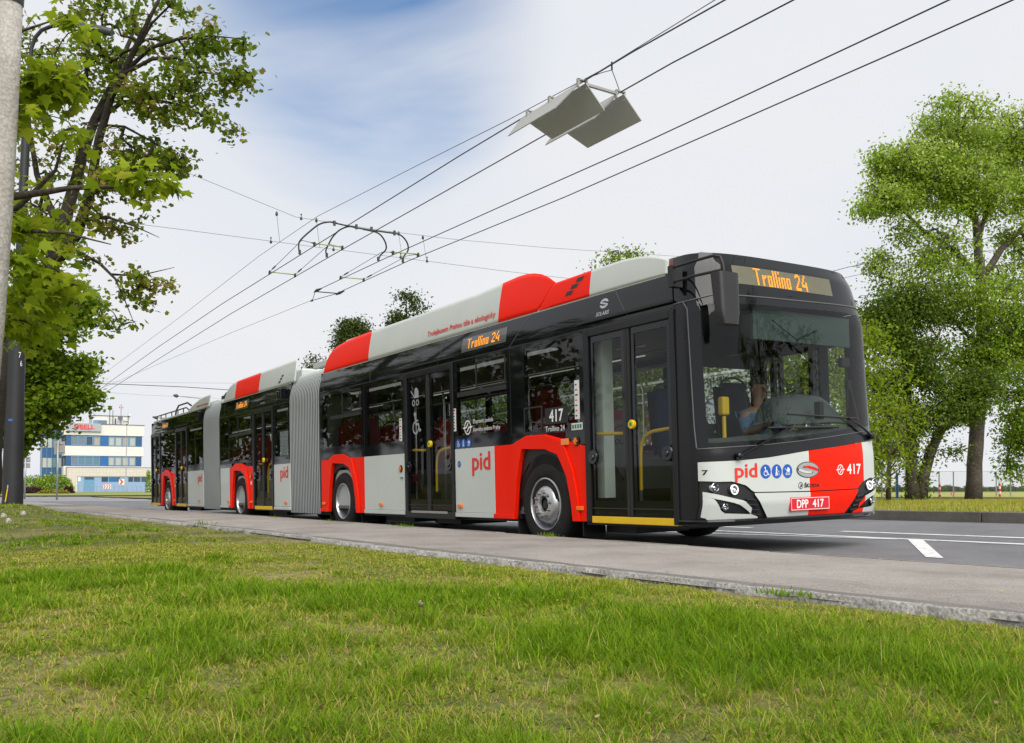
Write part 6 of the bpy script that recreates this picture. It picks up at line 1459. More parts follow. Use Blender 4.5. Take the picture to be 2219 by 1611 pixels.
wirething('span_wire', 'cross-span wire carrying the curved feeder cables', [(-12.5, -3.2, 7.3), (-12.5, -1.59, 6.86), (-12.5, .6, 6.33), (-12.5, 2.6, 6.34), (-12.5, 4.43, 6.41), (-12.5, 7, 6.58), (-12.5, 12.5, 7.05)], .004, WIREG)
wirething('span_wire', 'lower cross-span wire carrying the contact wire hangers', [(-12.3, -5.0, 5.6), (-12.3, -1.67, 5.67), (-12.3, 1.1, 5.71), (-12.3, 5.7, 5.79), (-12.3, 12, 5.97)], .004, WIREG)
wirething('span_wire', 'upper wire crossing the sky behind the right end of the bus roof', [at(1000, 790, 30), at(1790, 592, 25.4), at(1835, 580, 25), at(2219, 500, 23), at(2500, 440, 22)], .008, WIREG)
wirething('span_wire', 'lower wire crossing in front of the poplars at the right', [at(1000, 800, 30), at(1790, 612, 25.4), at(1850, 598, 25), at(2219, 530, 23), at(2500, 475, 22)], .006, WIREG)
o_ = wirething('feeder_cable', 'thick sagging cable crossing above the rear of the bus at the far left', [at(190, 850, 60), at(205, 833, 60), at(222, 832, 60), at(260, 833, 60), at(330, 836, 60), at(400, 839, 60), at(490, 845, 60), at(560, 848, 60)], .022)
wirething('span_wire', 'faint high span wire above the thick far cable', [at(195, 827, 60), at(300, 829, 60), at(520, 831, 60), at(640, 834, 60)], .006, WIREG)
wirething('span_wire', 'faint low span wire below the thick far cable', [at(220, 850, 60), at(320, 857, 60), at(400, 860, 60), at(640, 872, 60)], .006, WIREG)
# curved feeders hanging from the span wire
XF = -12.8
fe = thing('feeder_arch', 'set of thick black feeder cables bent in arches over both wire pairs', 'overhead fitting', (XF, 2.0, 6.28))
def loc_(pts): return [(x-XF, y-2.0, z-6.28) for x, y, z in pts]
def cr_(pts, n=6):
    P = [Vector(p) for p in pts]; P = [P[0]]+P+[P[-1]]; out = []
    for i in range(1, len(P)-2):
        for k_ in range(n):
            t = k_/n; a, b, c, d = P[i-1], P[i], P[i+1], P[i+2]
            out.append(.5*((2*b)+(c-a)*t+(2*a-5*b+4*c-d)*t*t+(3*b-a-3*c+d)*t**3))
    return out+[P[-2]]
for pts in ([(XF, .80, 5.66), (XF, .78, 5.76), (XF, .80, 5.92), (XF+.1, .98, 6.13), (XF+.2, 1.16, 6.29), (XF+.3, 1.34, 6.34), (XF+.3, 1.5, 6.34)],
            [(XF, 1.40, 5.68), (XF, 1.38, 5.80), (XF+.05, 1.42, 5.93), (XF+.1, 1.50, 6.10), (XF+.2, 1.62, 6.24), (XF+.3, 1.78, 6.31), (XF+.3, 1.95, 6.31)],
            [(XF, 2.60, 5.76), (XF, 2.66, 5.88), (XF+.1, 2.74, 6.0), (XF+.2, 2.66, 6.15), (XF+.3, 2.45, 6.27), (XF+.3, 2.1, 6.30)],
            [(XF, 3.2, 5.80), (XF, 3.22, 5.92), (XF+.1, 3.28, 6.05), (XF+.2, 3.2, 6.2), (XF+.3, 2.98, 6.31), (XF+.3, 2.72, 6.32)],
            [(XF+.3, 1.40, 6.34), (XF+.3, 1.95, 6.31), (XF+.3, 2.3, 6.31), (XF+.3, 2.85, 6.32)]):
    mb = MB(); mb.tube(cr_(loc_(pts)), .017, 8); mb.build('feeder_tube', WIRE, fe, smooth=True)
for y, z in ((.8, 5.65), (1.4, 5.67), (2.6, 5.75), (3.2, 5.79)):
    mb = MB(); mb.box(-.025, .025, y-2.02, y-1.98, z-6.29, z-6.20); mb.build('feeder_clamp', FIT, fe)
for y in (1.45, 1.95, 2.3, 2.85):
    mb = MB(); mb.tube([(.30, y-2.0, -.0), (.30, y-2.0, .10)], .03, 8); mb.build('clip', FIT, fe)
for i, (y, l) in enumerate(((.2, 'left end of the feeder arches'), (1.05, 'left of centre between the arches'), (2.95, 'right part of the arches'), (3.55, 'right end of the feeder arches'))):
    mb = MB(); mb.tube([(-12.5, y, 6.36), (-12.4, y, 6.0), (-12.3, y, 5.70)], .004, 5); mb.lathe([(.001, 0), (.025, .02), (.03, .05), (.012, .10)], 8, (-12.5, y, 6.28), 'z'); o = mb.build('hanger', FIT); tag(o, 'thin vertical hanger wire at the '+l if i != 1 else 'thin vertical hanger wire '+l, 'wire hanger')
# insulated spreader bars between the wires of a pair
def spreader(x, y0, y1, z0, z1, label, tied):
    t = thing('spreader_bar', label, 'overhead fitting', (x, (y0+y1)/2, (z0+z1)/2))
    c = Vector(t.location); a = Vector((x, y0, z0+.05))-c; b = Vector((x, y1, z1+.05))-c
    mb = MB(); mb.tube([a, b], .013, 8); mb.build('bar', INS, t, smooth=True)
    for q in (a, b):
        mb = MB(); mb.box(q.x-.045, q.x+.045, q.y-.012, q.y+.012, q.z-.06, q.z+.01); mb.tube([q+Vector((0, 0, 0)), q+Vector((0, 0, .03))], .018, 8); mb.build('wire_clamp', FIT, t)
    for q, yy in ((a, y0), (b, y1)):
        for dz in (0,):
            e = Vector((-12.35, yy-.12, 5.82))-c
            mb = MB(); mb.tube([q, q.lerp(e, .18), e], .006, 5); mb.tube([q.lerp(e, .10), q.lerp(e, .2)], .016, 6); mb.build('tie_wire', WIRE, t)
spreader(-14.75, .8, 1.4, 5.61, 5.62, 'pale green spreader bar of the left wire pair, lower left one', 1)
spreader(-11.95, .8, 1.4, 5.63, 5.64, 'pale green spreader bar of the left wire pair, upper right one', 1)
spreader(-14.95, 2.6, 3.2, 5.75, 5.77, 'pale green spreader bar of the right wire pair, lower left one', 1)
spreader(-12.05, 2.6, 3.2, 5.72, 5.76, 'pale green spreader bar of the right wire pair, upper right one', 1)
for x, y, z, l in ((-12.4, .05, 5.75, 'dark ball insulator at the left end of the lower span wire'), (-12.3, 1.35, 5.75, 'dark ball insulator between the arches on the lower span wire'), (-12.3, 2.9, 5.80, 'dark ball insulator under the right arches'), (-12.3, 3.55, 5.80, 'dark ball insulator at the far right of the arches'), (-12.5, .72, 6.36, 'dark insulator where the highest cable meets the span wire')):
    mb = MB(); mb.lathe([(.001, -.08), (.022, -.07), (.028, -.05), (.02, -.02), (.008, -.01), (.008, .03), (.018, .035), (.018, .05), (.001, .055)], 10, (0, 0, 0), 'z'); o = mb.build('insulator', FIT, smooth=True, loc=(x, y, z)); tag(o, l, 'insulator')
t = thing('end_frame', 'dark triangular frame where the right wire pair ends over the bus', 'overhead fitting', (-16.6, 2.9, 5.75))
mb = MB(); mb.tube([(0, -.3, 0), (0, .3, .02)], .014, 6); mb.tube([(0, -.3, 0), (-1.0, 0, -.02)], .008, 6); mb.tube([(0, .3, .02), (-1.0, 0, -.02)], .008, 6); mb.build('frame', WIRE, t)
mb = MB()
for y in (-.3, .3): mb.tube([(-.1, y, .0), (.12, y, .01), (.45, y, .0)], [.012, .04, .012], 8)
mb.tube([(-1.0, 0, -.02), (-1.15, 0, -.02)], [.03, .01], 8); mb.build('end_clamp', FIT, t)
# the two trough-shaped rewiring funnels
FUN = mat('funnel_grey_sheet', (.33, .33, .315), .55, var=.04, vscale=1.2)
def funnel(y, label):
    x0, x1 = -4.27, -2.93; t = thing('rewiring_trough', label, 'overhead fitting', (x1, y, 5.62)); L = x1-x0
    for s in (-1, 1):
        mb = MB(); zt, zb = .01, -.30; yo = .27; th = .012
        # long slanting plate: its lower edge is set back at the front and runs out in a point at the rear
        xa, xb_ = (-.22, -L-.02) if s < 0 else (.06, -L+.28)
        v = [(0, s*.03, zt), (-L, s*.03, zt-.01), (xb_ if s > 0 else -L+.05, s*yo, zb), (xa, s*yo, zb)]
        v2 = [(a, b+s*th, c+.006) for a, b, c in v]; mb.add(v+v2, [(0, 1, 2, 3), (7, 6, 5, 4), (0, 4, 5, 1), (1, 5, 6, 2), (2, 6, 7, 3), (3, 7, 4, 0)])
        mb.build('plate', FUN, t)
    for q in (-.03, -L*.48, -L*.86):
        mb = MB(); mb.box(q-.02, q+.02, -.07, .07, .04, .055); mb.box(q-.02, q+.02, -.075, -.055, -.05, .055); mb.box(q-.02, q+.02, .055, .075, -.05, .055); mb.build('bracket', FUN, t)
    return t
funnel(.8, 'left of the two grey roof-shaped rewiring troughs on the contact wires'); funnel(1.4, 'right of the two grey roof-shaped rewiring troughs on the contact wires')
t = thing('trough_spacer', 'pale bar joining the front ends of the two grey troughs', 'overhead fitting', (-2.97, 1.1, 5.62)); mb = MB(); mb.box(-.02, .02, -.24, .24, .0, .03); mb.build('bar', FUN, t)
mb = MB(); mb.tube([(-.05, -.30, .06), (.15, -.1, .14), (.22, .0, .17)], .005, 5); mb.tube([(.22, .0, .17), (.12, .15, .10), (0, .30, .06)], .005, 5); mb.tube([(.22, 0, .17), (.22, 0, .27)], .012, 6); mb.build('suspension', WIRE, t)
# ================================================================== POSTS AND LAMPS
POST = mat('post_dark_grey', (.022, .023, .027), .42, var=.15, vscale=1.5, bump=.06, bscale=25); CONC = groundmat('concrete_post', [(.3, (.30, .285, .26)), (.7, (.46, .44, .41))], 1.3, .5, 25, fine=(50, .25)); GALV = mat('galvanised_steel', (.34, .36, .37), .45, metal=.5, var=.1)
pb_ = at(28, 1095, 18); s18 = 18/CAM_F
def pz(px, py): q = at(px, py, 18); return (q.x-pb_.x, q.y-pb_.y, q.z-pb_.z)
t = thing('lamp_post', 'dark grey thick lamp post with a stepped collar and a curved arm at the left', 'lamp post', pb_)
mb = MB(); mb.tube([pz(27, 1100), pz(29, 1000), pz(33, 865)], [.185, .180, .160], 28, caps=True); mb.tube([pz(33, 866), pz(37, 752)], [.158, .155], 28); mb.tube([pz(37, 752), pz(37.4, 745), pz(37.6, 738)], [.163, .160, .12], 28); mb.tube([pz(37.6, 740), pz(44, 560)], [.118, .112], 28); mb.build('post', POST, t, smooth=True, autosmooth=40)
mb = MB(); mb.tube([pz(44, 562), pz(52, 380), pz(58, 250)], [.085, .080, .075], 20); mb.tube([pz(58, 252), pz(66, 130)], [.05, .048], 14); mb.tube([pz(66, 132), pz(68, 105), pz(76, 82), pz(90, 66), pz(112, 57), pz(140, 54), pz(175, 57)], .036, 12); mb.build('mast', POST, t, smooth=True, autosmooth=40)
mb = MB(); mb.tube([pz(176, 56), pz(183, 57)], .05, 12); mb.tube([pz(183, 58), pz(200, 62), pz(225, 67), pz(243, 71)], [.05, .075, .085, .07], 12); mb.build('lamp_head', mat('lamp_head_grey', (.05, .06, .06), .35), t, smooth=True, autosmooth=50)
mb = MB(); mb.tube([pz(56, 232), pz(69, 236)], .09, 16); mb.tube([pz(52, 226), pz(75, 152)], .012, 6); mb.build('clamp_band', STK, t)
q = pz(36, 800)
for st, px, py, w_, h_ in (('7', 51, 772, .04, .11), ('6', 54, 790, .035, .11)):
    c = Vector(pz(px-14, py)); n_ = Vector((-CAM_FW.x, -CAM_FW.y, 0)).normalized(); rt = Vector((CAM_R.x, CAM_R.y, 0)).normalized(); rr = .158
    off = (px-36)*s18
    def mp(u, v, l, c0=Vector(pz(36, py)), rr=rr):
        a = (off-.02+u)/rr; return tuple(c0+rt*(math.sin(a)*(rr+l))+n_*(math.cos(a)*(rr+l))+Vector((0, 0, v)))
    D = Decal(mp); D.text(st, 0, w_, -.05, h_-.05, 0, .004); D.build('post_number', TXW, t)
def mp2(u, v, l):
    a = u/.17; return tuple(Vector(pz(32, 912))+rt*(math.sin(a)*(.172+l))+n_*(math.cos(a)*(.172+l))+Vector((0, 0, v)))
D = Decal(mp2); D.rect(-.03, .05, -.02, .02, 0, .002); D.build('blue_sticker', mat('sticker_blue', (.02, .12, .5), .5), t)
mb = MB(); c0 = Vector(pz(24, 1088)); mb.tube([c0+n_*.20+Vector((0, 0, .0)), c0+n_*.19+rt*.035+Vector((0, 0, .26))], .010, 6); mb.build('earth_wire_sleeve', YEL, t)
mb = MB(); mb.tube([c0+n_*.19+rt*.035+Vector((0, 0, .26)), c0+n_*.18+rt*.04+Vector((0, 0, .33))], .016, 8); mb.build('earth_clamp', GALV, t)
t = thing('concrete_pole', 'pale leaning concrete pole cut by the left picture edge', 'pole', at(-55, 1100, 6.9))
b0 = at(-55, 1100, 6.9)
mb = MB(); mb.tube([at(-62, 1120, 6.9)-b0, at(-22, 700, 6.9)-b0, at(-4, 480, 6.9)-b0, at(14, 200, 6.9)-b0, at(24, 8, 6.9)-b0], [.104, .098, .092, .084, .078], 24); mb.build('shaft', CONC, t, smooth=True)
mb = MB(); mb.tube([at(24, 8, 6.9)-b0, at(26, -14, 6.9)-b0], .084, 24); mb.tube([at(26, -14, 6.9)-b0, at(34, -160, 6.9)-b0], .063, 16); mb.build('collar', POST, t, smooth=True, autosmooth=40)
# sign posts seen from behind
SIGNB = mat('sign_back_grey', (.36, .35, .33), .5, metal=.3, var=.06)
def signpost(label, px, pyb, d, ptop, board, name='road_sign'):
    b = at(px, pyb, d); t = thing(name, label, 'road sign', b); tp = at(px+3, ptop, d)-b
    mb = MB(); mb.tube([(0, 0, 0), (tp.x, tp.y, tp.z)], .055, 10); mb.build('post', GALV, t, smooth=True)
    x0, x1, y0, y1 = board; q = [at(a, c, d)-b for a, c in ((x0, y1), (x1, y1), (x1, y0), (x0, y0))]; f_ = Vector((CAM_FW.x, CAM_FW.y, 0)).normalized()
    mb = MB(); o1 = f_*.07; o2 = f_*.10; mb.add([tuple(p+o1) for p in q]+[tuple(p+o2) for p in q], [(0, 1, 2, 3), (7, 6, 5, 4), (0, 4, 5, 1), (1, 5, 6, 2), (2, 6, 7, 3), (3, 7, 4, 0)]); mb.build('sign_board', SIGNB, t, bevel=.01)
    mb = MB()
    for z in (.18, .82):
        a, c = q[0].lerp(q[3], z), q[1].lerp(q[2], z); a2, c2 = a.lerp(c, .15), a.lerp(c, .85); mb.tube([a2+f_*.05, c2+f_*.05], .03, 6)
    mb.build('bracket', GALV, t); return t
signpost('blank grey back of a road sign on a pole before the office building', 123, 1086, 60, 956, (116, 139.5, 957, 985))
t = signpost('smaller sign back on a pole just right of the dark lamp post', 53, 1083, 66, 989, (49, 64.5, 990, 1002)); 
q = [at(a, c, 66)-Vector(t.location) for a, c in ((50, 1014.5), (64, 1014.5), (64, 1004), (50, 1004))]; f_ = Vector((CAM_FW.x, CAM_FW.y, 0)).normalized()
mb = MB(); mb.add([tuple(p+f_*.07) for p in q]+[tuple(p+f_*.1) for p in q], [(0, 1, 2, 3), (7, 6, 5, 4), (0, 4, 5, 1), (1, 5, 6, 2), (2, 6, 7, 3), (3, 7, 4, 0)]); mb.build('sign_board', SIGNB, t, bevel=.01)
SW_ = mat('sign_white', (.75, .72, .70), .5); SR_ = mat('sign_red', (.65, .02, .02), .5)
def chevsign(label, x0, x1, y0, y1, n, base, d=132):
    b = at((x0+x1)/2, base, d); t = thing('chevron_sign', label, 'road sign', b)
    P = lambda u, v, l: tuple(at(x0+(x1-x0)*u, y1+(y0-y1)*v, d)-b-f_*l)
    mb = MB(); mb.tube([(0, 0, 0), P(.5, .5, -.1)], .04, 8); mb.build('post', GALV, t)
    mb = MB(); v = [P(0, 0, 0), P(1, 0, 0), P(1, 1, 0), P(0, 1, 0)]+[P(0, 0, -.05), P(1, 0, -.05), P(1, 1, -.05), P(0, 1, -.05)]
    mb.add(v, [(0, 1, 2, 3), (7, 6, 5, 4), (0, 4, 5, 1), (1, 5, 6, 2), (2, 6, 7, 3), (3, 7, 4, 0)]); bd = mb.build('sign_board', SW_, t)
    D = Decal(P); w = 1/n
    for k_ in range(n):
        u = k_*w+(.10 if n > 1 else .06)*w; e = w*.34; D.poly([(u, .95), (u+e, .95), (u+e+w*.42, .5), (u+w*.42, .5)], 0, .01); D.poly([(u, .05), (u+w*.42, .5), (u+e+w*.42, .5), (u+e, .05)], 0, .01)
    D.build('chevron', SR_, bd)
chevsign('square white sign with one big red chevron in front of the building', 257.5, 269.5, 1038.5, 1051, 1, 1068)
chevsign('low wide white sign with three red chevrons on the railing', 224, 240.5, 1050, 1059.5, 3, 1068, 134)
# street lamps farther away
def streetlamp(label, px, base, d, top, arm, r=.07, m=GALV):
    b = at(px, base, d); t = thing('street_lamp', label, 'street lamp', b); P = lambda x, y: at(x, y, d)-b
    mb = MB(); mb.tube([(0, 0, 0), P(px, base-14), P(px+.5, base-15), P(px+(3 if d > 80 else 2), top)], [r*1.6, r*1.6, r, r*.6], 10); mb.build('post', m, t, smooth=True, autosmooth=40)
    if arm:
        mb = MB(); mb.tube([P(px+2, top)]+[P(*q) for q in arm], r*.5, 8); mb.build('arm', m, t)
        e = arm[-1]; mb = MB(); s_ = 1 if arm[-1][0] > px else -1; mb.tube([P(e[0], e[1]), P(e[0]+s_*4, e[1]-.6), P(e[0]+s_*11, e[1]-1.8)], [r*.8, r*2.2, r*1.0], 8); mb.build('lamp_head', mat('lamp_head_grey', (.05, .06, .06), .35), t, smooth=True)
    else:
        mb = MB(); mb.tube([P(px+2, top), P(px+4, top-.5)], r*1.6, 8); mb.build('lamp_head', FIT, t)
    return t
streetlamp('slender pale lamp post standing before the office building', 272, 1069, 132, 921, None)
streetlamp('street lamp behind the bus whose long arm shows above its tail', 452, 1085, 62, 868, [(420, 862), (387, 859)], .06)
streetlamp('street lamp whose arm and head show over the rear end of the roof', 372, 1085, 75, 915, [(360, 907), (342, 906)], .06, WIREG)
# far funnels on the line near the junction
for px, l in ((131, 'left of the two small far rewiring troughs above the building'), (150, 'right of the two small far rewiring troughs above the building')):
    p = at(px, 901, 85); mb = MB(); dx = 5*85/CAM_F
    a, b, c, d4 = at(px-6, 898, 85)-p, at(px+3, 906, 85)-p, at(px+6, 903, 85)-p, at(px-2, 894.5, 85)-p
    mb.add([tuple(q) for q in (a, b, c, d4)]+[tuple(q+f_*.1) for q in (a, b, c, d4)], [(0, 1, 2, 3), (7, 6, 5, 4), (0, 4, 5, 1), (1, 5, 6, 2), (2, 6, 7, 3), (3, 7, 4, 0)]); o = mb.build('rewiring_trough', FUN, loc=p); tag(o, l, 'overhead fitting')
# ================================================================== OFFICE BUILDING
CREAM = groundmat('white_render', [(.3, (.68, .66, .62)), (.7, (.74, .72, .68))], .3, 0, rough=.85, fine=(3, .04)); TILE = bpy.data.materials.new('cream_tile'); TILE.use_nodes = True
nt = TILE.node_tree; br = nd(nt, 'ShaderNodeTexBrick'); br.offset = 0; br.inputs['Scale'].default_value = 1.0; br.inputs['Brick Width'].default_value = .5; br.inputs['Row Height'].default_value = .5; br.inputs['Mortar Size'].default_value = .012
br.inputs['Color1'].default_value = (.60, .56, .50, 1); br.inputs['Color2'].default_value = (.57, .53, .47, 1); br.inputs['Mortar'].default_value = (.42, .38, .32, 1)
tcn = nd(nt, 'ShaderNodeTexCoord'); cmb = nd(nt, 'ShaderNodeCombineXYZ'); sp = nd(nt, 'ShaderNodeSeparateXYZ'); nt.links.new(tcn.outputs['Object'], sp.inputs[0]); nt.links.new(sp.outputs['X'], cmb.inputs['X']); nt.links.new(sp.outputs['Z'], cmb.inputs['Y']); nt.links.new(cmb.outputs[0], br.inputs['Vector']); nt.links.new(br.outputs['Color'], nt.nodes['Principled BSDF'].inputs['Base Color']); nt.nodes['Principled BSDF'].inputs['Roughness'].default_value = .8
BLU = mat('panel_blue', (.03, .10, .24), .3, var=.12); BLU2 = mat('panel_bright_blue', (.025, .13, .34), .3, var=.1); LBLU = mat('paint_light_blue', (.24, .36, .56), .6, var=.04); WFR = mat('window_frame_blue', (.16, .28, .42), .5)
WG = [mat('window_glass_grey', (.16, .20, .24), .1, spec=.8), mat('window_blind_pale', (.40, .44, .42), .4), mat('window_blind_cream', (.44, .44, .36), .4), mat('window_dark', (.04, .07, .11), .08, spec=.8), mat('window_teal', (.12, .22, .26), .15, spec=.8), mat('blind_beige', (.36, .33, .29), .5)]
c0 = at(137, 1069, 150); c1 = at(311, 1069, 156); e1 = Vector((c1.x-c0.x, c1.y-c0.y, 0)); WB = e1.length; ang = math.atan2(e1.y, e1.x)
bz = c0.z-.25
bld = thing('office_building', 'white three-storey office building with blue glazing and a red-lettered sign', 'building', (c0.x, c0.y, bz), (0, 0, ang))
U = lambda px: (px-137)/174*WB
s_b = 150/CAM_F
Z = lambda py: (1069-py)*s_b+.25
DPT = 9.0      # local y is depth away from the viewer
def bx(mb, x0, x1, y0, y1, z0, z1, mi=0): mb.box(x0, x1, y0, y1, z0, z1, mi)
mb = MB(); bx(mb, 0, WB, 0, DPT, Z(942), Z(917.5)); mb.build('parapet_band', CREAM, bld)
mb = MB(); bx(mb, 0, WB-.05, 0, DPT, Z(987.3), Z(966.0)); mb.build('floor_band', CREAM, bld)
mb = MB(); bx(mb, 0, WB-.15, 0, DPT, Z(1030), Z(1010.2)); mb.build('floor_band', CREAM, bld)
mb = MB(); bx(mb, -.1, WB+.1, -.1, DPT, Z(917.5), Z(916.6)); mb.build('parapet_coping', BLU, bld)
mb = MB(); bx(mb, .25, WB-.35, .22, DPT-.2, Z(1010), Z(987.4)); bx(mb, .25, WB-.3, .22, DPT-.2, Z(966), Z(942)); mb.build('core_wall', BLU, bld)
for (za, zb_) in ((965.7, 943.2), (1009.6, 987.6)):
    top_row = za < 980
    xs_ = [(141, 152, -1), (152.5, 167, 0), (167.5, 182.5, 4 if not top_row else 0), (183, 199, 3 if top_row else 4), (199.5, 214.5, 5 if top_row else 4), (215, 231.5, -2), (232, 246, 2 if not top_row else 1), (246.5, 262, 1 if top_row else 2), (262.5, 277, 5 if top_row else 2), (277.5, 292.5, 1 if top_row else 2), (293, 304, -1)]
    for a, b, kx in xs_:
        if kx < 0: mb = MB(); bx(mb, U(a), U(b), .10, .20, Z(za), Z(zb_)); mb.build('blue_panel', BLU2 if kx == -2 else BLU, bld)
        else:
            mb = MB(); e = .12; x0, x1, z0, z1 = U(a), U(b), Z(za)+.05, Z(zb_)-.05; bx(mb, x0, x0+e, .06, .2, z0, z1); bx(mb, x1-e, x1, .06, .2, z0, z1); bx(mb, x0+e, x1-e, .06, .2, z0, z0+e); bx(mb, x0+e, x1-e, .06, .2, z1-e, z1)
            w = mb.build('window', WFR, bld); mb = MB(); bx(mb, x0+e, x1-e, .14, .18, z0+e, z1-e); mb.build('pane', WG[kx], w)
# left face windows and stair tower (the face runs away from the viewer)
for (za, zb_) in ((965.7, 943.2), (1009.6, 987.6)):
    for k_ in range(4):
        mb = MB(); bx(mb, .12, .2, .6+k_*1.9, 2.3+k_*1.9, Z(za)+.1, Z(zb_)-.1); mb.build('side_window', WG[(k_+1) % 2*3], bld)
tw = MB(); x0 = -(137-97)*s_b; tw.box(x0, .2, 4.8, 9.5, 0, Z(918.5)); tw.build('stair_tower', BLU, bld)
for (za, zb_) in ((968, 947), (1012, 991)):
    for k_ in range(4):
        mb = MB(); mb.box(x0+.15+k_*.72, x0+.75+k_*.72, 4.72, 4.80, Z(za), Z(zb_)); mb.build('tower_window', WG[(2, 1, 4, 2)[k_]], bld)
mb = MB(); mb.box(x0-.06, x0+.06, 4.70, 4.9, 0, Z(918)); 
for k_ in range(1, 5): mb.box(x0+k_*.74, x0+k_*.74+.05, 4.70, 4.8, 0, Z(918))
mb.build('tower_mullion', WFR, bld)
# penthouse
mb = MB(); mb.box(U(198), U(281), 1.2, 7, Z(917), Z(897)); mb.build('penthouse', CREAM, bld)
mb = MB(); mb.box(U(197.5), U(282), 1.1, 7.1, Z(897), Z(896.2)); mb.build('penthouse_coping', BLU, bld)
mb = MB(); mb.box(U(200), U(229.5), 1.08, 1.2, Z(919), Z(907)); w = mb.build('window', WFR, bld); mb = MB(); mb.box(U(211), U(228.5), 1.04, 1.09, Z(917.5), Z(908)); mb.build('pane', WG[0], w)
# tiled annex in front
mb = MB(); yA = -3.4; k9 = 1.0
mb.box(U(141.5), U(322), yA, -.02, Z(1033.5), Z(1014.3)); mb.box(U(141.5), U(162.5), yA, -.02, -.3, Z(1033.5)); mb.box(U(314), U(322), yA, -.02, -.3, Z(1033.5)); mb.build('annex_wall', TILE, bld)
mb = MB(); mb.box(U(162.5), U(314), yA+.12, -.02, -.3, Z(1033.5)); mb.build('annex_blue_wall', LBLU, bld)
mb = MB(); mb.box(U(141), U(322.5), yA-.05, 0, Z(1014.3), Z(1013.5)); mb.build('annex_coping', BLU, bld)
mb = MB(); mb.box(U(176.5), U(198), yA+.05, yA+.12, .1, Z(1034.5)); dr = mb.build('door', mat('door_blue', (.12, .28, .46), .5), bld)
mb = MB(); mb.box(U(177.5), U(197), yA+.02, yA+.05, Z(1040), Z(1035)); mb.build('pane', WG[3], dr)
for a, b in ((213.5, 227), (248.5, 252), (271, 281), (283, 297), (299.5, 313)):
    mb = MB(); mb.box(U(a), U(b), yA+.05, yA+.12, Z(1044.5), Z(1035)); mb.build('annex_window', WG[3], bld)
mb = MB(); mb.box(U(229), U(248), yA+.06, yA+.12, Z(1044.5), Z(1035)); mb.build('annex_panel', BLU2, bld)
mb = MB(); mb.box(U(164), U(169.5), yA+.08, yA+.12, Z(1044), Z(1034)); mb.build('door_plate', SW_, bld)
# signs with the lettering
GB = mat('sign_board_grey', (.36, .38, .41), .5)
mb = MB(); mb.box(U(142), U(215), -.35, -.02, Z(933.8), Z(916.2)); sb = mb.build('sign_board', GB, bld)
BR = mat('bell_red', (.62, .035, .05), .5)
D = Decal(lambda u, v, l: (u, -.35-l, v)); D.text('BELL', U(170), U(200.5), Z(928.5), Z(919.5), 0, .03, bold=.03)
cx_, cz_ = U(163), Z(924)
D.arc(cx_, cz_, .34, .12, 0, 360, 0, .03); D.poly([(cx_-.22, cz_+.22), (cx_+.22, cz_+.22), (cx_+.22, cz_-.02), (cx_, cz_-.34), (cx_-.22, cz_-.02)], 0, .08); D.poly([(cx_-.05, cz_-.15), (cx_+.05, cz_-.15), (cx_+.05, cz_+.15), (cx_-.05, cz_+.15)], 1, .10)
D.rect(U(171), U(194), Z(930.2), Z(929.6), 0, .05); D.build('sign_lettering', [BR, SW_], sb)
mb = MB(); mb.box(-.30, -.02, .6, 6.5, Z(936), Z(919)); sb = mb.build('sign_board', GB, bld)
D = Decal(lambda u, v, l: (-.30-l, u, v)); D.disc(1.6, Z(926), .42, 0, .05); D.rect(2.6, 5.6, Z(928), Z(924), 0, .05); D.build('sign_lettering', BR, sb)
# roof-top aerials
mb = MB()
for px, t_ in ((235.5, 883), (242.5, 884)): mb.tube([(U(px), 1.0, Z(918)), (U(px), 1.0, Z(t_))], .05, 6)
mb.tube([(U(260.5), 1.0, Z(918)), (U(260.5), 1.0, Z(870))], .04, 6); mb.tube([(U(276.5), 1.0, Z(913)), (U(276.5), 1.0, Z(890))], .05, 6); mb.tube([(U(248), .9, Z(918)), (U(248), .9, Z(902))], .09, 6); mb.tube([(U(266), 1.0, Z(908)), (U(276), 1.0, Z(908))], .05, 6)
mb.build('aerial_mast', FIT, bld)
mb = MB(); mb.lathe([(.40, .0), (.36, .10), (.2, .18), (.001, .2)], 20, (U(258), .5, Z(902)), 'y'); mb.lathe([(.001, .0), (.40, .0)], 20, (U(258), .5, Z(902)), 'y'); mb.build('satellite_dish', mat('dish_grey', (.12, .13, .15), .5), bld)
mb = MB(); mb.lathe([(.001, 0), (.22, 0), (.2, .05)], 14, (U(279), .8, Z(893)), 'y'); mb.build('small_dish', STK, bld)
mb = MB()
for dx in (-3.5, 0, 4): mb.box(U(260.5+dx)-.06, U(260.5+dx)+.06, .9, 1.05, Z(879), Z(875.5))
mb.build('aerial_cap', SR_, bld)
# railing in front of the annex
t = thing('railing', 'thin grey pedestrian railing in front of the blue annex wall', 'railing', at(150, 1068, 138)); b = Vector(t.location)
P = lambda px, h: at(px, 1068, 138)-b+Vector((0, 0, h))
mb = MB()
for h in (.15, 1.0): mb.tube([P(152, h), P(316, h)], .03, 6)
mb.build('rail', GALV, t); mb = MB()
for i in range(18): px = 152+i*9.6; mb.tube([P(px, -.1), P(px, 1.0)], .035, 6)
mb.build('baluster', GALV, t)
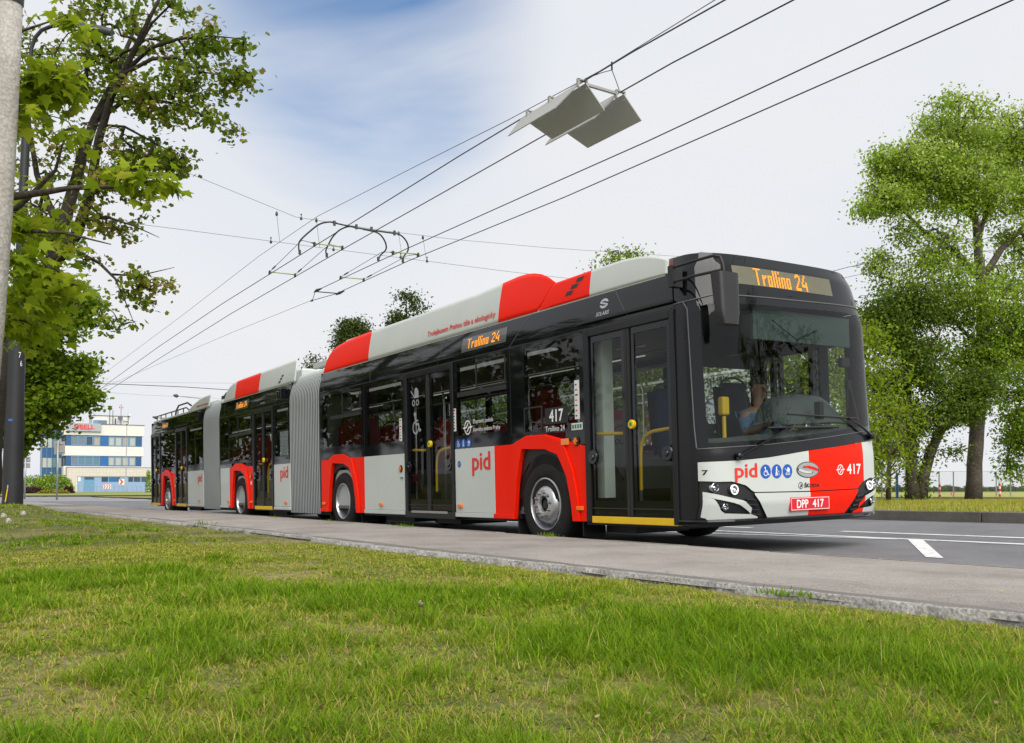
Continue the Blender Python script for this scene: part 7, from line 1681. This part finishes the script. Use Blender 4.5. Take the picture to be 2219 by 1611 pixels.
# ================================================================== FENCE AND POSTS AT THE RIGHT
t = thing('wire_fence', 'chain-link fence between the poplars and the yellow field', 'fence', at(1900, 1080, 46)); b = Vector(t.location)
P = lambda px, py: at(px, py, 46)-b
mb = MB()
for i in range(14):
    px = 1880+i*31; mb.tube([P(px, 1084), P(px, 1022)], .03, 6)
mb.tube([P(1860, 1022), P(2300, 1022)], .012, 5); mb.build('fence_post', GALV, t)
mb = MB(); 
for i in range(95):
    x = 1860+i*4.4
    mb.tube([P(x, 1082), P(x+55, 1022)], .0035, 3, caps=False); mb.tube([P(x+55, 1082), P(x, 1022)], .0035, 3, caps=False)
mb.build('mesh', GALV, t)
def striped(px, top, d, label):
    b = at(px, 1083, d); t = thing('marker_post', label, 'marker post', b); h = (1083-top)*d/CAM_F
    mb = MB(); n = 7
    for k_ in range(n): mb.lathe([(.05, h*k_/n), (.05, h*(k_+1)/n)], 8, (0, 0, 0), 'z', k_ % 2)
    mb.build('post', [SW_, SR_], t)
striped(2037, 1045, 44, 'red and white post left of the thick poplar trunk'); striped(2167, 1042, 44, 'red and white post right of the thick poplar trunk'); striped(1921, 1048, 44, 'red and white post nearest to the nose of the bus')
b = at(1945, 1085, 44); t = thing('blue_post', 'plain blue fence post beside the forked tree', 'post', b); mb = MB(); q = at(1943.5, 1025, 44)-b; mb.tube([(0, 0, 0), tuple(q)], .055, 8); mb.build('post', mat('post_blue', (.02, .10, .35), .5), t)
b = at(1970, 1086, 40); t = thing('concrete_stub', 'pale concrete stub leaning against the forked tree', 'post', b); mb = MB(); q = at(1969, 1044, 40)-b; mb.tube([(0, 0, 0), tuple(q)], .09, 10); mb.build('shaft', CONC, t)
b = at(2064, 1080, 55); t = thing('warning_board', 'small red and white diamond board in the yellow field', 'sign', b); mb = MB(); c = at(2064.5, 1071, 55)-b; s_ = .085*1.6
rt = Vector((CAM_R.x, CAM_R.y, 0)).normalized(); up = Vector((0, 0, 1))
v = [c-rt*s_, c-up*s_*1.3, c+rt*s_, c+up*s_*1.3]; mb.add([tuple(p) for p in v]+[tuple(p+f_*.03) for p in v], [(0, 1, 2, 3), (7, 6, 5, 4), (0, 4, 5, 1), (1, 5, 6, 2), (2, 6, 7, 3), (3, 7, 4, 0)]); mb.build('board', SR_, t)
mb = MB(); v = [c-rt*s_*.5-f_*.01, c-up*s_*.6-f_*.01, c+rt*s_*.5-f_*.01, c+up*s_*.6-f_*.01]; mb.add([tuple(p) for p in v], [(0, 1, 2, 3)]); mb.build('board_centre', SW_, t)
mb = MB(); mb.tube([(0, 0, -.3), tuple(c)], .02, 5); mb.build('post', GALV, t)
# ================================================================== separate loose pieces into parts of their own
def islands(me):
    n = len(me.vertices); p = list(range(n))
    def fd(i):
        while p[i] != i: p[i] = p[p[i]]; i = p[i]
        return i
    for pl in me.polygons:
        vs = pl.vertices; r0 = fd(vs[0])
        for v_ in vs[1:]:
            r1 = fd(v_)
            if r1 != r0: p[r1] = r0
    g = {}
    for pl in me.polygons: g.setdefault(fd(pl.vertices[0]), []).append(pl.index)
    return list(g.values())
def explode(o, gap=.012, maxn=60):
    me = o.data; isl = islands(me)
    if len(isl) < 2: return
    bb = []
    for f in isl:
        vs = np.array([me.vertices[i].co[:] for q in f for i in me.polygons[q].vertices]); bb.append([vs.min(0)-gap, vs.max(0)+gap, list(f)])
    ch = True
    while ch:
        ch = False; out = []
        for b_ in bb:
            for c_ in out:
                if np.all(b_[0] <= c_[1]) and np.all(c_[0] <= b_[1]): c_[0] = np.minimum(b_[0], c_[0]); c_[1] = np.maximum(b_[1], c_[1]); c_[2] += b_[2]; ch = True; break
            else: out.append(b_)
        bb = out
    if len(bb) < 2 or len(bb) > maxn: return
    base = o.name.split('.')[0]; kids = [c for c in bpy.data.objects if c.parent == o]; owners = []
    for bi, (lo, hi, fs) in enumerate(bb):
        vi = sorted({v_ for q in fs for v_ in me.polygons[q].vertices}); mp_ = {a: i for i, a in enumerate(vi)}
        m2 = bpy.data.meshes.new(base); m2.from_pydata([me.vertices[i].co[:] for i in vi], [], [[mp_[v_] for v_ in me.polygons[q].vertices] for q in fs])
        for mm in me.materials: m2.materials.append(mm)
        m2.polygons.foreach_set('material_index', [me.polygons[q].material_index for q in fs]); m2.polygons.foreach_set('use_smooth', [me.polygons[q].use_smooth for q in fs])
        if any(me.polygons[q].use_smooth for q in fs):
            try: m2.set_sharp_from_angle(angle=R(40))
            except Exception: pass
        m2.update(); n_ = o.copy(); n_.data = m2; COL.objects.link(n_); owners.append((n_, lo, hi))
    for c in kids:
        cc = np.array([q.co[:] for q in c.data.vertices]).mean(0)+np.array(c.location) if c.type == 'MESH' and len(c.data.vertices) else np.zeros(3)
        best = min(owners, key=lambda w_: np.sum(np.maximum(0, np.maximum(w_[1]-cc, cc-w_[2]))**2)); c.parent = best[0]
    bpy.data.objects.remove(o)
SKIPX = {'slogan', 'operator_lettering', 'operator_name', 'led_lettering', 'maker_lettering', 'plate_lettering', 'sign_lettering', 'crown', 'branches', 'fleet_number', 'front_marking', 'access_pictogram', 'door_pictogram', 'maker_emblem', 'seed_head', 'headlamp', 'window', 'mesh', 'ramp_tread', 'display_border', 'trunk', 'chevron'}
for o in list(bpy.data.objects):
    if o.type == 'MESH' and o.parent is not None and o.name.split('.')[0] not in SKIPX and not o.modifiers.get('skin') and not (o.parent.get('label', '').startswith('driver')):
        explode(o)
